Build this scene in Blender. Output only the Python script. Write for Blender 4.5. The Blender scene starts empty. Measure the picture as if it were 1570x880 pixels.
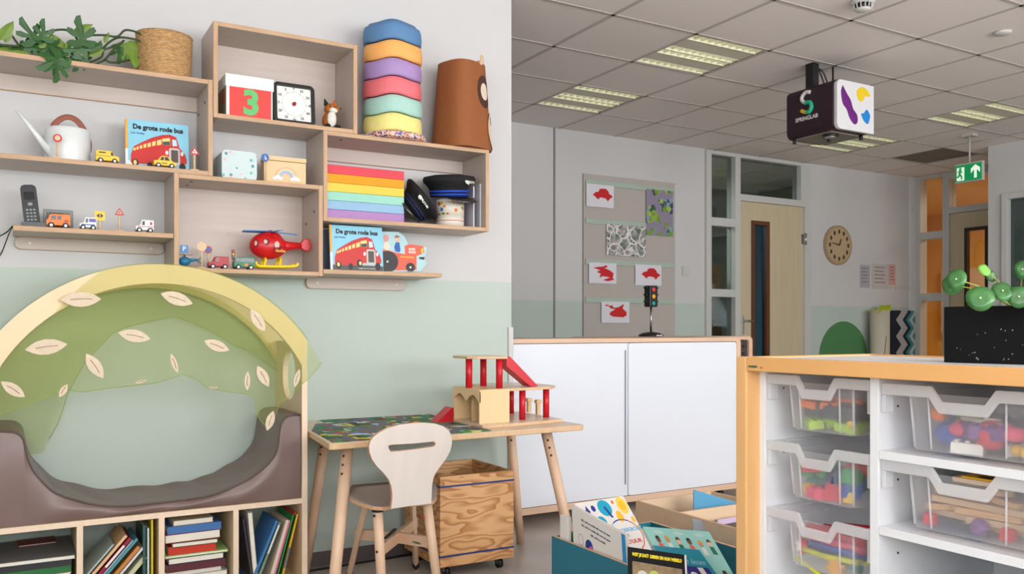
import bpy, bmesh, random
from math import *
from mathutils import Vector, Matrix, Euler, noise

C = bpy.context.scene
COL = C.collection
PI = pi

# ------------------------------------------------------------------ camera
FPX = 1308.0; CX = 785.0; HY = 503.0; TH = radians(30.06); CAMZ = 1.08
cam_d = bpy.data.cameras.new('camera'); cam = bpy.data.objects.new('camera', cam_d); COL.objects.link(cam)
cam.location = (0, 0, CAMZ); cam.rotation_euler = (PI/2, 0, -TH)
cam_d.sensor_width = 36; cam_d.lens = 36*FPX/1570; cam_d.shift_y = (HY-440)/1570
cam_d.clip_start = 0.05; cam_d.clip_end = 60
C.camera = cam

# ------------------------------------------------------------------ look, sky, daylight through the windows
C.view_settings.view_transform = 'Standard'; C.view_settings.look = 'None'
C.view_settings.gamma = 1.0; C.view_settings.use_curve_mapping = False
C.view_settings.exposure = EXPOSURE = 0.0
w = bpy.data.worlds.new('sky'); C.world = w; w.use_nodes = True
bg = w.node_tree.nodes['Background']; bg.inputs[0].default_value = (.75, .85, 1, 1); bg.inputs[1].default_value = 0.25

def area(name, loc, rot, sx, sy, power, col=(1, 1, 1)):
    l = bpy.data.lights.new(name, 'AREA'); l.shape = 'RECTANGLE'; l.size = sx; l.size_y = sy
    l.energy = power; l.color = col
    o = bpy.data.objects.new(name, l); COL.objects.link(o); o.location = loc; o.rotation_euler = rot
    return o
CEIL = 2.80
YW = 3.79; YB = 6.16; XR = 8.9; XP = 7.96; YP = 4.74; YF = -2.6; XL = -1.6; XE = 2.19
DAY = (.965, .985, 1.0)
FRONT_WINDOWS = [(-1.1, 1.1), (1.6, 3.8), (4.3, 6.5)]
for (a, b), pw in zip(FRONT_WINDOWS, (120, 150, 120)):
    area('daylight', ((a+b)/2, YF-.02, 1.75), (radians(124), 0, 0), b-a, 1.5, pw, DAY)
for y0_ in (-1.9, -.3):
    area('daylight', (XL+.02, y0_+.65, 1.75), (radians(112), 0, radians(-90)), 1.3, 1.5, 26, DAY)
area('corridor_fill', (5.0, 7.5, 2.6), (0, 0, 0), 2, .6, 110, (1, .97, .95))  # unseen light added to brighten the corridor behind the panes
area('side_room_lamp', (10.6, 5.6, 2.7), (0, 0, 0), 1.2, 1.2, 42, (1, .88, .72))

# ------------------------------------------------------------------ helpers
def at(u, v, X=None, Y=None, Z=None):
    """where the sight line of a measured photo point meets a known wall, shelf or table plane"""
    a = (u-CX)/FPX; dx = a*cos(TH)+sin(TH); dy = -a*sin(TH)+cos(TH); dz = (HY-v)/FPX
    t = X/dx if X is not None else (Y/dy if Y is not None else (Z-CAMZ)/dz)
    return Vector((t*dx, t*dy, CAMZ+t*dz))

def lin(c):
    if isinstance(c, str): c = tuple(int(c[i:i+2], 16) for i in (0, 2, 4))
    return tuple(((x/255)/12.92 if x/255 <= .04045 else ((x/255+.055)/1.055)**2.4) for x in c)

_M = {}
def M(name, col=(200, 200, 200), rough=.5, metal=0, spec=.5, alpha=None, vary=0, scale=8, stretch=(1, 1, 1), bump=0, coat=0, emit=0):
    if name in _M: return _M[name]
    m = bpy.data.materials.new(name); m.use_nodes = True; nt = m.node_tree; N = nt.nodes; L = nt.links
    b = N['Principled BSDF']; c = lin(col)
    b.inputs['Base Color'].default_value = (*c, 1); b.inputs['Roughness'].default_value = rough
    b.inputs['Metallic'].default_value = metal; b.inputs['Specular IOR Level'].default_value = spec
    b.inputs['Coat Weight'].default_value = coat
    if emit:
        b.inputs['Emission Color'].default_value = (*c, 1); b.inputs['Emission Strength'].default_value = emit
    tc = None
    if vary or bump:
        tc = N.new('ShaderNodeTexCoord'); mp = N.new('ShaderNodeMapping'); mp.inputs['Scale'].default_value = stretch
        L.new(tc.outputs['Object'], mp.inputs[0])
        n = N.new('ShaderNodeTexNoise'); n.inputs['Scale'].default_value = scale; n.inputs['Detail'].default_value = 4
        L.new(mp.outputs[0], n.inputs['Vector'])
    if vary:
        r = N.new('ShaderNodeMapRange'); r.inputs[1].default_value = .3; r.inputs[2].default_value = .7
        r.inputs[3].default_value = 1-vary; r.inputs[4].default_value = 1+vary*.5
        L.new(n.outputs[0], r.inputs[0])
        mx = N.new('ShaderNodeVectorMath'); mx.operation = 'SCALE'; mx.inputs[0].default_value = c
        L.new(r.outputs[0], mx.inputs['Scale']); L.new(mx.outputs[0], b.inputs['Base Color'])
    if bump:
        bp = N.new('ShaderNodeBump'); bp.inputs['Strength'].default_value = bump; bp.inputs['Distance'].default_value = .01
        L.new(n.outputs[0], bp.inputs['Height']); L.new(bp.outputs[0], b.inputs['Normal'])
    if alpha is not None:
        tr = N.new('ShaderNodeBsdfTransparent'); mix = N.new('ShaderNodeMixShader'); mix.inputs[0].default_value = alpha
        out = N['Material Output']; L.new(tr.outputs[0], mix.inputs[1]); L.new(b.outputs[0], mix.inputs[2]); L.new(mix.outputs[0], out.inputs[0])
    _M[name] = m; return m

def MN(name): 
    """node material to be filled by hand: returns material, nodes, links, principled"""
    m = bpy.data.materials.new(name); m.use_nodes = True; _M[name] = m
    return m, m.node_tree.nodes, m.node_tree.links, m.node_tree.nodes['Principled BSDF']

class MB:
    def __init__(s, mat=None): s.v = []; s.f = []; s.mi = []; s.sm = []; s.mats = []; s.cur = mat
    def idx(s, m):
        m = m or s.cur
        if m not in s.mats: s.mats.append(m)
        return s.mats.index(m)
    def add(s, vs, fs, m=None, smooth=False):
        o = len(s.v); s.v += [Vector(p) for p in vs]; k = s.idx(m)
        for f in fs:
            s.f.append([o+i for i in f]); s.mi.append(k); s.sm.append(smooth)
        return s
    def box(s, x0, x1, y0, y1, z0, z1, m=None, T=None, em=None, ax=None):
        """em: material of the thin edge faces; ax: axis along which the board is thin"""
        x0, x1 = min(x0, x1), max(x0, x1); y0, y1 = min(y0, y1), max(y0, y1); z0, z1 = min(z0, z1), max(z0, z1)
        vs = [Vector((x, y, z)) for x in (x0, x1) for y in (y0, y1) for z in (z0, z1)]
        if T is not None: vs = [T @ p for p in vs]
        fx = [[0, 1, 3, 2], [4, 6, 7, 5]]; fy = [[0, 4, 5, 1], [2, 3, 7, 6]]; fz = [[0, 2, 6, 4], [1, 5, 7, 3]]
        if em is None: return s.add(vs, fx+fy+fz, m)
        big, thin = [(fx, fy+fz), (fy, fx+fz), (fz, fx+fy)][ax]
        o = len(s.v); s.add(vs, big, m); 
        for f in thin: s.f.append([o+i for i in f]); s.mi.append(s.idx(em)); s.sm.append(False)
        return s
    def cyl(s, p0, p1, r0, r1=None, n=20, m=None, caps=True, smooth=True):
        return s.tube([p0, p1], [r0, r1 if r1 is not None else r0], n, m, caps, smooth)
    def tube(s, pts, rad, n=10, m=None, caps=True, smooth=True, flat=1.0):
        pts = [Vector(p) for p in pts]
        if not isinstance(rad, (list, tuple)): rad = [rad]*len(pts)
        vs = []; fs = []; prev = None
        for i, p in enumerate(pts):
            t = (pts[min(i+1, len(pts)-1)]-pts[max(i-1, 0)]).normalized()
            if prev is None:
                up = Vector((0, 0, 1)) if abs(t.z) < .9 else Vector((1, 0, 0))
                a = t.cross(up).normalized()
            else: a = (prev-t*prev.dot(t)).normalized()
            prev = a; b = t.cross(a)
            for k in range(n):
                q = 2*PI*k/n; vs.append(p+a*cos(q)*rad[i]*flat+b*sin(q)*rad[i])
        for i in range(len(pts)-1):
            for k in range(n):
                fs.append([i*n+k, i*n+(k+1) % n, (i+1)*n+(k+1) % n, (i+1)*n+k])
        s.add(vs, fs, m, smooth)
        if caps:
            o = len(s.v)-len(vs); k = s.idx(m)
            s.f.append([o+i for i in range(n)][::-1]); s.mi.append(k); s.sm.append(False)
            s.f.append([o+(len(pts)-1)*n+i for i in range(n)]); s.mi.append(k); s.sm.append(False)
        return s
    def lathe(s, prof, n=32, m=None, c=(0, 0, 0), smooth=True, fn=None):
        vs = []; fs = []; c = Vector(c)
        for j, (r, z) in enumerate(prof):
            for k in range(n):
                q = 2*PI*k/n; rr = r*(fn(q, j) if fn else 1)
                vs.append(c+Vector((rr*cos(q), rr*sin(q), z)))
        for j in range(len(prof)-1):
            for k in range(n): fs.append([j*n+k, j*n+(k+1) % n, (j+1)*n+(k+1) % n, (j+1)*n+k])
        if prof[0][0] > 1e-5: fs.append(list(range(n))[::-1])
        if prof[-1][0] > 1e-5: fs.append([(len(prof)-1)*n+k for k in range(n)])
        return s.add(vs, fs, m, smooth)
    def sphere(s, c, r, m=None, n=16, sc=(1, 1, 1), T=None):
        h = n//2; vs = []; fs = []; c = Vector(c)
        for j in range(h+1):
            ph = PI*j/h
            for k in range(n):
                q = 2*PI*k/n; p = Vector((sin(ph)*cos(q)*sc[0], sin(ph)*sin(q)*sc[1], cos(ph)*sc[2]))*r
                if T is not None: p = T @ p
                vs.append(c+p)
        for j in range(h):
            for k in range(n): fs.append([j*n+k, (j+1)*n+k, (j+1)*n+(k+1) % n, j*n+(k+1) % n])
        return s.add(vs, fs, m, True)
    def prism(s, poly, d0, d1, axis='y', m=None, em=None, holes=(), T=None):
        """2-D outline extruded from d0 to d1. axis y: (x,z); x: (y,z); z: (x,y)"""
        def P(a, b, d):
            p = {'y': (a, d, b), 'x': (d, a, b), 'z': (a, b, d)}[axis]; p = Vector(p)
            return T @ p if T is not None else p
        bm = bmesh.new(); loops = [poly]+list(holes); caps = []
        es0 = []; es1 = []; side = []
        for lp in loops:
            a = [bm.verts.new(P(x, y, d0)) for x, y in lp]; b = [bm.verts.new(P(x, y, d1)) for x, y in lp]
            n = len(lp)
            for i in range(n):
                es0.append(bm.edges.new((a[i], a[(i+1) % n]))); es1.append(bm.edges.new((b[i], b[(i+1) % n])))
            side.append((a, b))
        for es in (es0, es1): 
            r = bmesh.ops.triangle_fill(bm, use_beauty=True, use_dissolve=False, edges=es)
        ncap = set(bm.faces)
        for a, b in side:
            n = len(a)
            for i in range(n):
                try: bm.faces.new((a[i], a[(i+1) % n], b[(i+1) % n], b[i]))
                except ValueError: pass
        bm.verts.index_update(); bmesh.ops.recalc_face_normals(bm, faces=bm.faces[:])
        o = len(s.v); s.v += [v.co.copy() for v in bm.verts]; k0 = s.idx(m); k1 = s.idx(em or m)
        for f in bm.faces:
            s.f.append([o+v.index for v in f.verts]); s.mi.append(k0 if f in ncap else k1); s.sm.append(False)
        bm.free(); return s
    def grid(s, fn, nu, nv, m=None, smooth=True):
        vs = [fn(i/nu, j/nv) for i in range(nu+1) for j in range(nv+1)]
        fs = [[i*(nv+1)+j, (i+1)*(nv+1)+j, (i+1)*(nv+1)+j+1, i*(nv+1)+j+1] for i in range(nu) for j in range(nv)]
        return s.add(vs, fs, m, smooth)
    def xf(s, T):
        s.v = [T @ p for p in s.v]; return s

def build(name, mb, parent=None, world=False, bevel=0, seg=2, solid=0, subd=0):
    me = bpy.data.meshes.new(name)
    vs = mb.v
    if world and parent is not None:
        Ti = root_matrix(parent).inverted(); vs = [Ti @ p for p in vs]
    me.from_pydata([tuple(p) for p in vs], [], mb.f)
    for m in mb.mats: me.materials.append(m)
    me.polygons.foreach_set('material_index', mb.mi); me.polygons.foreach_set('use_smooth', mb.sm)
    me.validate(); me.update()
    o = bpy.data.objects.new(name, me); COL.objects.link(o)
    if parent is not None: o.parent = parent
    if solid:
        md = o.modifiers.new('solid', 'SOLIDIFY'); md.thickness = solid; md.offset = 0
    if subd:
        md = o.modifiers.new('sub', 'SUBSURF'); md.levels = subd; md.render_levels = subd
    if bevel:
        md = o.modifiers.new('bevel', 'BEVEL'); md.width = bevel; md.segments = seg; md.limit_method = 'ANGLE'; md.angle_limit = radians(35)
    return o

def root_matrix(o):
    m = Matrix.LocRotScale(o.location, o.rotation_euler, o.scale)
    return root_matrix(o.parent) @ m if o.parent else m

def tag(o, label, cat, group=None):
    o['label'] = label; o['category'] = cat
    if group: o['group'] = group
    return o
def thing(name, label, cat, loc=(0, 0, 0), rz=0, group=None, rot=None):
    o = bpy.data.objects.new(name, None); COL.objects.link(o); o.location = loc
    o.rotation_euler = rot if rot is not None else (0, 0, rz); o.empty_display_size = .05
    return tag(o, label, cat, group)
def solo(name, label, cat, mb, group=None, loc=None, rot=None, **k):
    o = build(name, mb, **k)
    if loc is not None: o.location = loc
    if rot is not None: o.rotation_euler = rot
    return tag(o, label, cat, group)
def struct(name, mb, parent=None, **k):
    o = build(name, mb, parent, **k)
    if parent is None: o['kind'] = 'structure'
    return o
def dup(root, loc, rot, label, group=None):
    r = root.copy(); COL.objects.link(r); r.location = loc; r.rotation_euler = rot; r['label'] = label
    if group: r['group'] = group
    for ch in list(root.children):
        c = ch.copy(); COL.objects.link(c); c.parent = r
        for g in ch.children:
            d = g.copy(); COL.objects.link(d); d.parent = c
    return r
def lettering(name, txt, size, mat, parent, loc, rot=(PI/2, 0, 0), align='CENTER', bold=0.0, ext=.0004, sx=1, label=None):
    cu = bpy.data.curves.new('t', 'FONT'); cu.body = txt; cu.size = size; cu.align_x = align; cu.align_y = 'CENTER'
    cu.offset = bold; cu.extrude = ext; cu.resolution_u = 3
    t = bpy.data.objects.new('t', cu); COL.objects.link(t)
    dg = bpy.context.evaluated_depsgraph_get(); me = bpy.data.meshes.new_from_object(t.evaluated_get(dg))
    bpy.data.objects.remove(t); me.name = name
    T = Matrix.LocRotScale(Vector(loc), Euler(rot), Vector((sx, 1, 1)))
    me.transform(T); me.materials.clear(); me.materials.append(mat)
    o = bpy.data.objects.new(name, me); COL.objects.link(o)
    if parent is not None: o.parent = parent
    if label: o['label'] = label
    return o
def ell(cx, cy, rx, ry=None, n=20, a0=0, a1=2*PI):
    ry = ry or rx; full = abs(a1-a0-2*PI) < 1e-6
    return [(cx+rx*cos(a0+(a1-a0)*i/(n if full else n-1)), cy+ry*sin(a0+(a1-a0)*i/(n if full else n-1))) for i in range(n)]
def rrect(x0, x1, y0, y1, r, n=5):
    p = []
    for cx, cy, a in ((x1-r, y1-r, 0), (x0+r, y1-r, PI/2), (x0+r, y0+r, PI), (x1-r, y0+r, 1.5*PI)):
        p += [(cx+r*cos(a+PI/2*i/n), cy+r*sin(a+PI/2*i/n)) for i in range(n+1)]
    return p
def smooth_path(pts, k=6):
    """Catmull-Rom through points (any dimension)"""
    P = [Vector(p) for p in pts]; out = []
    for i in range(len(P)-1):
        p0 = P[max(i-1, 0)]; p1 = P[i]; p2 = P[i+1]; p3 = P[min(i+2, len(P)-1)]
        for j in range(k):
            t = j/k
            out.append(.5*((2*p1)+(p2-p0)*t+(2*p0-5*p1+4*p2-p3)*t*t+(3*p1-p0-3*p2+p3)*t**3))
    out.append(P[-1]); return out
# ------------------------------------------------------------------ materials of the room
def zone_wall(name, circle=False):
    m, N, L, b = MN(name); b.inputs['Roughness'].default_value = .75; b.inputs['Specular IOR Level'].default_value = .25
    tc = N.new('ShaderNodeTexCoord'); sp = N.new('ShaderNodeSeparateXYZ'); L.new(tc.outputs['Object'], sp.inputs[0])
    gt = N.new('ShaderNodeMath'); gt.operation = 'GREATER_THAN'; gt.inputs[1].default_value = 1.314; L.new(sp.outputs['Z'], gt.inputs[0])
    mx = N.new('ShaderNodeMix'); mx.data_type = 'RGBA'
    mx.inputs['A'].default_value = (*lin((191, 204, 196)), 1); mx.inputs['B'].default_value = (*lin((209, 208, 208)), 1)
    L.new(gt.outputs[0], mx.inputs['Factor']); last = mx.outputs['Result']
    if circle:
        vm = N.new('ShaderNodeVectorMath'); vm.operation = 'DISTANCE'; cb = N.new('ShaderNodeCombineXYZ')
        L.new(sp.outputs['X'], cb.inputs['X']); L.new(sp.outputs['Z'], cb.inputs['Z']); L.new(cb.outputs[0], vm.inputs[0])
        vm.inputs[1].default_value = (7.69, 0, .762)
        lt = N.new('ShaderNodeMath'); lt.operation = 'LESS_THAN'; lt.inputs[1].default_value = .39; L.new(vm.outputs['Value'], lt.inputs[0])
        m2 = N.new('ShaderNodeMix'); m2.data_type = 'RGBA'; m2.inputs['B'].default_value = (*lin((84, 136, 88)), 1)
        L.new(lt.outputs[0], m2.inputs['Factor']); L.new(last, m2.inputs['A']); last = m2.outputs['Result']
    L.new(last, b.inputs['Base Color'])
    n = N.new('ShaderNodeTexNoise'); n.inputs['Scale'].default_value = 220; L.new(tc.outputs['Object'], n.inputs['Vector'])
    bp = N.new('ShaderNodeBump'); bp.inputs['Strength'].default_value = .06; bp.inputs['Distance'].default_value = .002
    L.new(n.outputs[0], bp.inputs['Height']); L.new(bp.outputs[0], b.inputs['Normal'])
    return m
wallm = zone_wall('painted_wall'); wallc = zone_wall('painted_wall_with_circle', True)
whitep = M('white_paint', (226, 225, 223), .7, spec=.3)
tilem = M('ceiling_tile', (238, 230, 226), .9, spec=.1, vary=.04, scale=90)
gridm = M('ceiling_grid', (192, 184, 178), .6)
floorm = M('linoleum', (192, 182, 173), .36, vary=.22, scale=3.0, spec=.4)
basem = M('baseboard', (96, 86, 84), .5, vary=.12, scale=6)
framew = M('white_frame', (205, 205, 202), .4)
birchd = M('door_veneer', (206, 192, 160), .45, vary=.06, scale=5, stretch=(6, 6, .35))
brown = M('dark_frame', (98, 58, 34), .45)
darkm = M('corridor_paint', (150, 154, 152), .8)
blackp = M('black_plastic', (22, 22, 24), .4)
steel = M('steel', (190, 190, 190), .3, metal=1)
def glass(name, tint, refl=.12):
    m, N, L, b = MN(name); N.remove(b)
    t = N.new('ShaderNodeBsdfTransparent'); t.inputs[0].default_value = (*lin(tint), 1)
    g = N.new('ShaderNodeBsdfGlossy'); g.inputs['Roughness'].default_value = .03; g.inputs[0].default_value = (.9, .95, 1, 1)
    x = N.new('ShaderNodeMixShader'); x.inputs[0].default_value = refl
    L.new(t.outputs[0], x.inputs[1]); L.new(g.outputs[0], x.inputs[2]); L.new(x.outputs[0], N['Material Output'].inputs[0]); return m
gl = glass('dim_glass', (190, 200, 196), .07); glb = glass('bluish_glass', (130, 178, 200), .06); glc = glass('clear_glass', (250, 248, 244), .04)

# ------------------------------------------------------------------ room shell
f = MB(floorm); f.box(XL-.1, 12.2, YF-.1, 8.8, -.1, 0); struct('floor', f)
lamps = [(1, 0), (1, 2), (6, 0), (6, 2)]; vent = (8, 2)        # tile columns and rows, counted from the corner at (2.826, 3.775)
c = MB(tilem); GX = 2.826; GY = 3.775
for i in range(-8, 12):
    for j in range(-11, 4):
        x0 = max(GX+.6*i, XL); x1 = min(GX+.6*(i+1), XR); y0 = max(GY+.6*j, YF); y1 = min(GY+.6*(j+1), YB)
        if x1 <= x0 or y1 <= y0 or (i, j) in lamps or (i, j) == vent: continue
        c.add([(x0, y0, CEIL), (x0, y1, CEIL), (x1, y1, CEIL), (x1, y0, CEIL)], [[0, 1, 2, 3]])
for i in range(-7, 11):
    x = GX+.6*i; c.box(x-.012, x+.012, YF, YB, CEIL-.003, CEIL+.012, gridm)
for j in range(-10, 4):
    y = GY+.6*j; c.box(XL, XR, y-.012, y+.012, CEIL-.003, CEIL+.0121, gridm)
c.box(XL-.1, 12.2, YF-.1, 8.8, 2.96, 3.0, tilem)  # unseen slab over the tiles, added to block light from above
struct('ceiling', c)

b = MB(wallm); b.box(XL, XE, YW, YW+.12, 0, CEIL+.15); struct('wall_left', b)
b = MB(whitep); b.box(XE-.03, XE+.012, YW-.006, YW+.13, 0, CEIL, whitep)
b = MB(framew); b.box(XE-.022, XE+.006, YW-.012, YW+.13, .0, 1.085); struct('trim_1', b, bevel=.003)
b = MB(M('brown_lath', (150, 104, 72), .6)); b.box(XE+.0125, XE+.03, YW+.10, YW+.125, 0, 1.64); struct('trim_4', b)
b = MB(wallm); b.box(XL, 5.70, YB, YB+.12, 0, 2.96); b.box(5.70, 7.15, YB, YB+.12, 2.79, 2.96); 
b.box(7.15, XR+.12, YB, YB+.12, 0, 2.96, wallc); struct('wall_back', b)
b = MB(M('seam', (150, 146, 140), .6)); b.box(3.975, 3.99, YB-.012, YB, 0, CEIL); struct('trim_2', b)
b = MB(whitep); b.box(8.80, 8.9, YB-.03, YB, 0, CEIL); struct('trim_3', b)
b = MB(wallm); b.box(XL-.12, XL, YF, -1.9, 0, 2.96); b.box(XL-.12, XL, -.6, -.3, 0, 2.96); b.box(XL-.12, XL, 1.0, YB, 0, 2.96)
for p, q in ((-1.9, -.6), (-.3, 1.0)): b.box(XL-.12, XL, p, q, 0, 1.0); b.box(XL-.12, XL, p, q, 2.5, 2.96)
struct('wall_side', b)
for n, (p, q) in enumerate(((-1.9, -.6), (-.3, 1.0))):
    b = MB(framew)
    for y in (p, q-.05): b.box(XL-.06, XL-.01, y, y+.05, 1.0, 2.5)
    for z in (1.0, 2.45): b.box(XL-.06, XL-.01, p, q, z, z+.05)
    struct('window_%d' % (n+8), b)
b = MB(whitep)                                                   # window wall behind the photographer
xs = [XL]+[q for p in FRONT_WINDOWS for q in p]+[XP]
for k in range(0, len(xs), 2): b.box(xs[k], xs[k+1], YF-.12, YF, 0, 2.96)
for p, q in FRONT_WINDOWS: b.box(p, q, YF-.12, YF, 0, 1.0); b.box(p, q, YF-.12, YF, 2.5, 2.96)
struct('wall_front', b)
for n, (p, q) in enumerate(FRONT_WINDOWS):
    b = MB(framew)
    for x in (p, (p+q)/2-.025, q-.05): b.box(x, x+.05, YF-.06, YF-.015, 1.0, 2.5)
    for z in (1.0, 2.45): b.box(p, q, YF-.06, YF-.015, z, z+.05)
    struct('window_%d' % (n+5), b)
b = MB(wallm); b.box(XP, XP+.12, YF, 2.6, 0, 2.96); b.box(XP, XP+.12, 4.60, YP, 0, 2.96)
b.box(XP, XP+.12, 2.6, 4.60, 2.33, 2.96); b.box(XP, XP+.12, 2.6, 4.60, 0, .3); b.box(XP+.12, XR, YP-.12, YP, 0, 2.96)
struct('wall_right', b)
b = MB(framew)
for y in (2.6, 4.545): b.box(XP-.03, XP+.08, y, y+.055, .3, 2.33)
for z in (.3, 2.275): b.box(XP-.028, XP+.078, 2.655, 4.545, z, z+.055)
w4 = struct('window_4', b, bevel=.004)
b = MB(gl); b.box(XP+.03, XP+.036, 2.655, 4.545, .355, 2.275); struct('pane', b, w4)
b = MB(darkm); b.box(XR, XR+.12, YF, YP, 0, 2.96); b.box(XP+.12, XR, 2.2, 2.3, 0, 2.96); struct('wall_store', b)

# corridor behind the back wall
b = MB(darkm); b.box(2.9, 3.0, YB+.12, 8.7, 0, 2.96); b.box(8.9, 9.0, 6.9, 8.7, 0, 2.96); b.box(2.9, 9.0, 8.6, 8.7, 0, 2.96); struct('wall_corridor', b)
# glazed column and door in the back wall
b = MB(framew); y0, y1 = YB-.03, YB+.09
for x0, x1 in ((5.70, 5.765), (6.075, 6.145)): b.box(x0, x1, y0, y1, 0, 2.79)
for z0, z1 in ((2.755, 2.79), (2.067, 2.148), (1.382, 1.457), (.69, .76), (0, .12)): b.box(5.765, 6.075, y0+.002, y1, z0, z1)
w1 = struct('window_1', b, bevel=.003)
for z0, z1 in ((2.148, 2.755), (1.457, 2.067), (.76, 1.382), (.12, .69)):
    b = MB(gl); b.box(5.765, 6.075, YB+.03, YB+.036, z0, z1); struct('pane', b, w1)
b = MB(framew); b.box(7.055, 7.15, y0, y1, 0, 2.79); b.box(6.145, 7.055, y0+.001, y1, 2.335, 2.40); b.box(6.145, 7.055, y0+.001, y1, 2.755, 2.79)
b.box(7.0, 7.055, y0+.001, y1, 2.40, 2.755)
w2 = struct('window_2', b, bevel=.003)
b = MB(gl); b.box(6.145, 7.0, YB+.03, YB+.036, 2.40, 2.755); struct('pane', b, w2)
b = MB(birchd); Y0, Y1 = YB-.012, YB+.03
b.box(6.148, 6.305, Y0, Y1, .01, 2.332); b.box(6.553, 7.052, Y0, Y1, .01, 2.332); b.box(6.305, 6.553, Y0, Y1, 2.15, 2.332); b.box(6.305, 6.553, Y0, Y1, .01, .3)
d1 = struct('door_1', b)
b = MB(brown); b.box(6.303, 6.347, Y0-.01, Y1, .3, 2.15); b.box(6.505, 6.555, Y0-.01, Y1, .3, 2.15); b.box(6.347, 6.505, Y0-.01, Y1, 2.11, 2.15); b.box(6.347, 6.505, Y0-.01, Y1, .3, .34)
struct('glazing_frame', b, d1)
b = MB(glb); b.box(6.347, 6.505, YB+.01, YB+.016, .34, 2.11); struct('pane', b, d1)
b = MB(steel); b.box(6.175, 6.205, Y0-.008, Y0, 1.02, 1.2); b.cyl((6.19, Y0-.05, 1.15), (6.19, Y0, 1.15), .009); b.cyl((6.185, Y0-.045, 1.15), (6.29, Y0-.045, 1.15), .009)
struct('door_handle', b, d1, bevel=.002)
b = MB(steel); b.cyl((7.055, YB-.04, 1.94), (7.055, YB-.04, 2.06), .011); b.box(7.02, 7.05, Y0-.004, Y0, 1.95, 2.05); struct('hinge', b, d1)
# things seen through the corridor glass
b = MB(M('cardboard', (178, 138, 92), .8)); b.box(5.72, 6.2, 6.45, 6.75, 1.0, 1.72, T=None)
solo('cardboard_box', 'brown cardboard box standing behind the glass column beside the door', 'box', b)
b = MB(M('shelf_grey', (130, 132, 130), .6)); b.box(5.5, 6.5, 6.40, 6.85, .0, 1.0); 
solo('low_cupboard', 'grey cupboard behind the lowest panes of the glass column', 'cupboard', b, bevel=.006)

# glazed wall and door to the orange side room
x0, x1 = XR-.03, XR+.1
b = MB(framew)
for a, q in ((6.07, YB), (5.72, 5.80), (YP, 4.86)): b.box(x0, x1, a, q, 0, CEIL)
for z0, z1 in ((2.765, CEIL), (2.082, 2.164), (1.384, 1.474), (.69, .76), (0, .12)): b.box(x0+.002, x1, 5.80, 6.07, z0, z1)
b.box(x0+.001, x1, 4.86, 5.72, 2.34, 2.41); b.box(x0+.001, x1, 4.86, 5.72, 2.72, CEIL)
w3 = struct('window_3', b, bevel=.003)
for z0, z1 in ((2.164, 2.765), (1.474, 2.082), (.76, 1.384), (.12, .69)):
    b = MB(glc); b.box(XR+.03, XR+.036, 5.80, 6.07, z0, z1); struct('pane', b, w3)
b = MB(glc); b.box(XR+.03, XR+.036, 4.86, 5.72, 2.41, 2.72); struct('pane', b, w3)
b = MB(birchd); b.box(XR-.01, XR+.03, 5.55, 5.717, .01, 2.335); b.box(XR-.01, XR+.03, 4.863, 5.30, .01, 2.335); b.box(XR-.01, XR+.03, 5.30, 5.55, 2.16, 2.335); b.box(XR-.01, XR+.03, 5.30, 5.55, .01, .3)
d2 = struct('door_2', b)
b = MB(M('black_frame', (40, 28, 22), .4))
b.box(XR-.02, XR+.03, 5.52, 5.552, .3, 2.165); b.box(XR-.02, XR+.03, 5.298, 5.325, .3, 2.165); b.box(XR-.02, XR+.03, 5.325, 5.52, 2.13, 2.165); b.box(XR-.02, XR+.03, 5.325, 5.52, .3, .33)
struct('glazing_frame', b, d2)
b = MB(glc); b.box(XR+.01, XR+.016, 5.325, 5.52, .33, 2.13); struct('pane', b, d2)
org = M('orange_paint', (240, 190, 90), .8)
b = MB(org); b.box(12.0, 12.1, 3.9, 8.6, 0, 2.96); b.box(9.02, 12.0, 3.9, 4.0, 0, 2.96); b.box(9.0, 12.0, 8.5, 8.6, 0, 2.96)
b.box(9.0, 12.0, 3.9, 8.6, 2.78, 2.96, M('side_ceiling', (230, 190, 120), .8)); struct('wall_side_room', b)
b = MB(M('tube_glow', (255, 214, 90), .5, emit=3)); b.box(10.4, 10.9, 5.60, 5.72, 2.74, 2.775); b.box(10.38, 10.92, 5.57, 5.75, 2.765, 2.779, whitep)
solo('ceiling_light', 'yellow glowing strip light on the ceiling of the orange side room', 'ceiling light', b)
b = MB(M('pale_pinboard', (236, 206, 170), .8)); b.box(11.9, 11.98, 6.6, 7.8, 1.0, 1.95)
solo('notice_board', 'pale board on the orange wall behind the middle pane of the glazed wall', 'board', b)
b = MB(basem); b.box(XL, XE-.03, YW-.012, YW, 0, .065); struct('baseboard_left', b)
b = MB(basem); b.box(XL, 5.70, YB-.012, YB, 0, .07); b.box(7.15, 8.8, YB-.012, YB, 0, .07); struct('baseboard_back', b)

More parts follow.
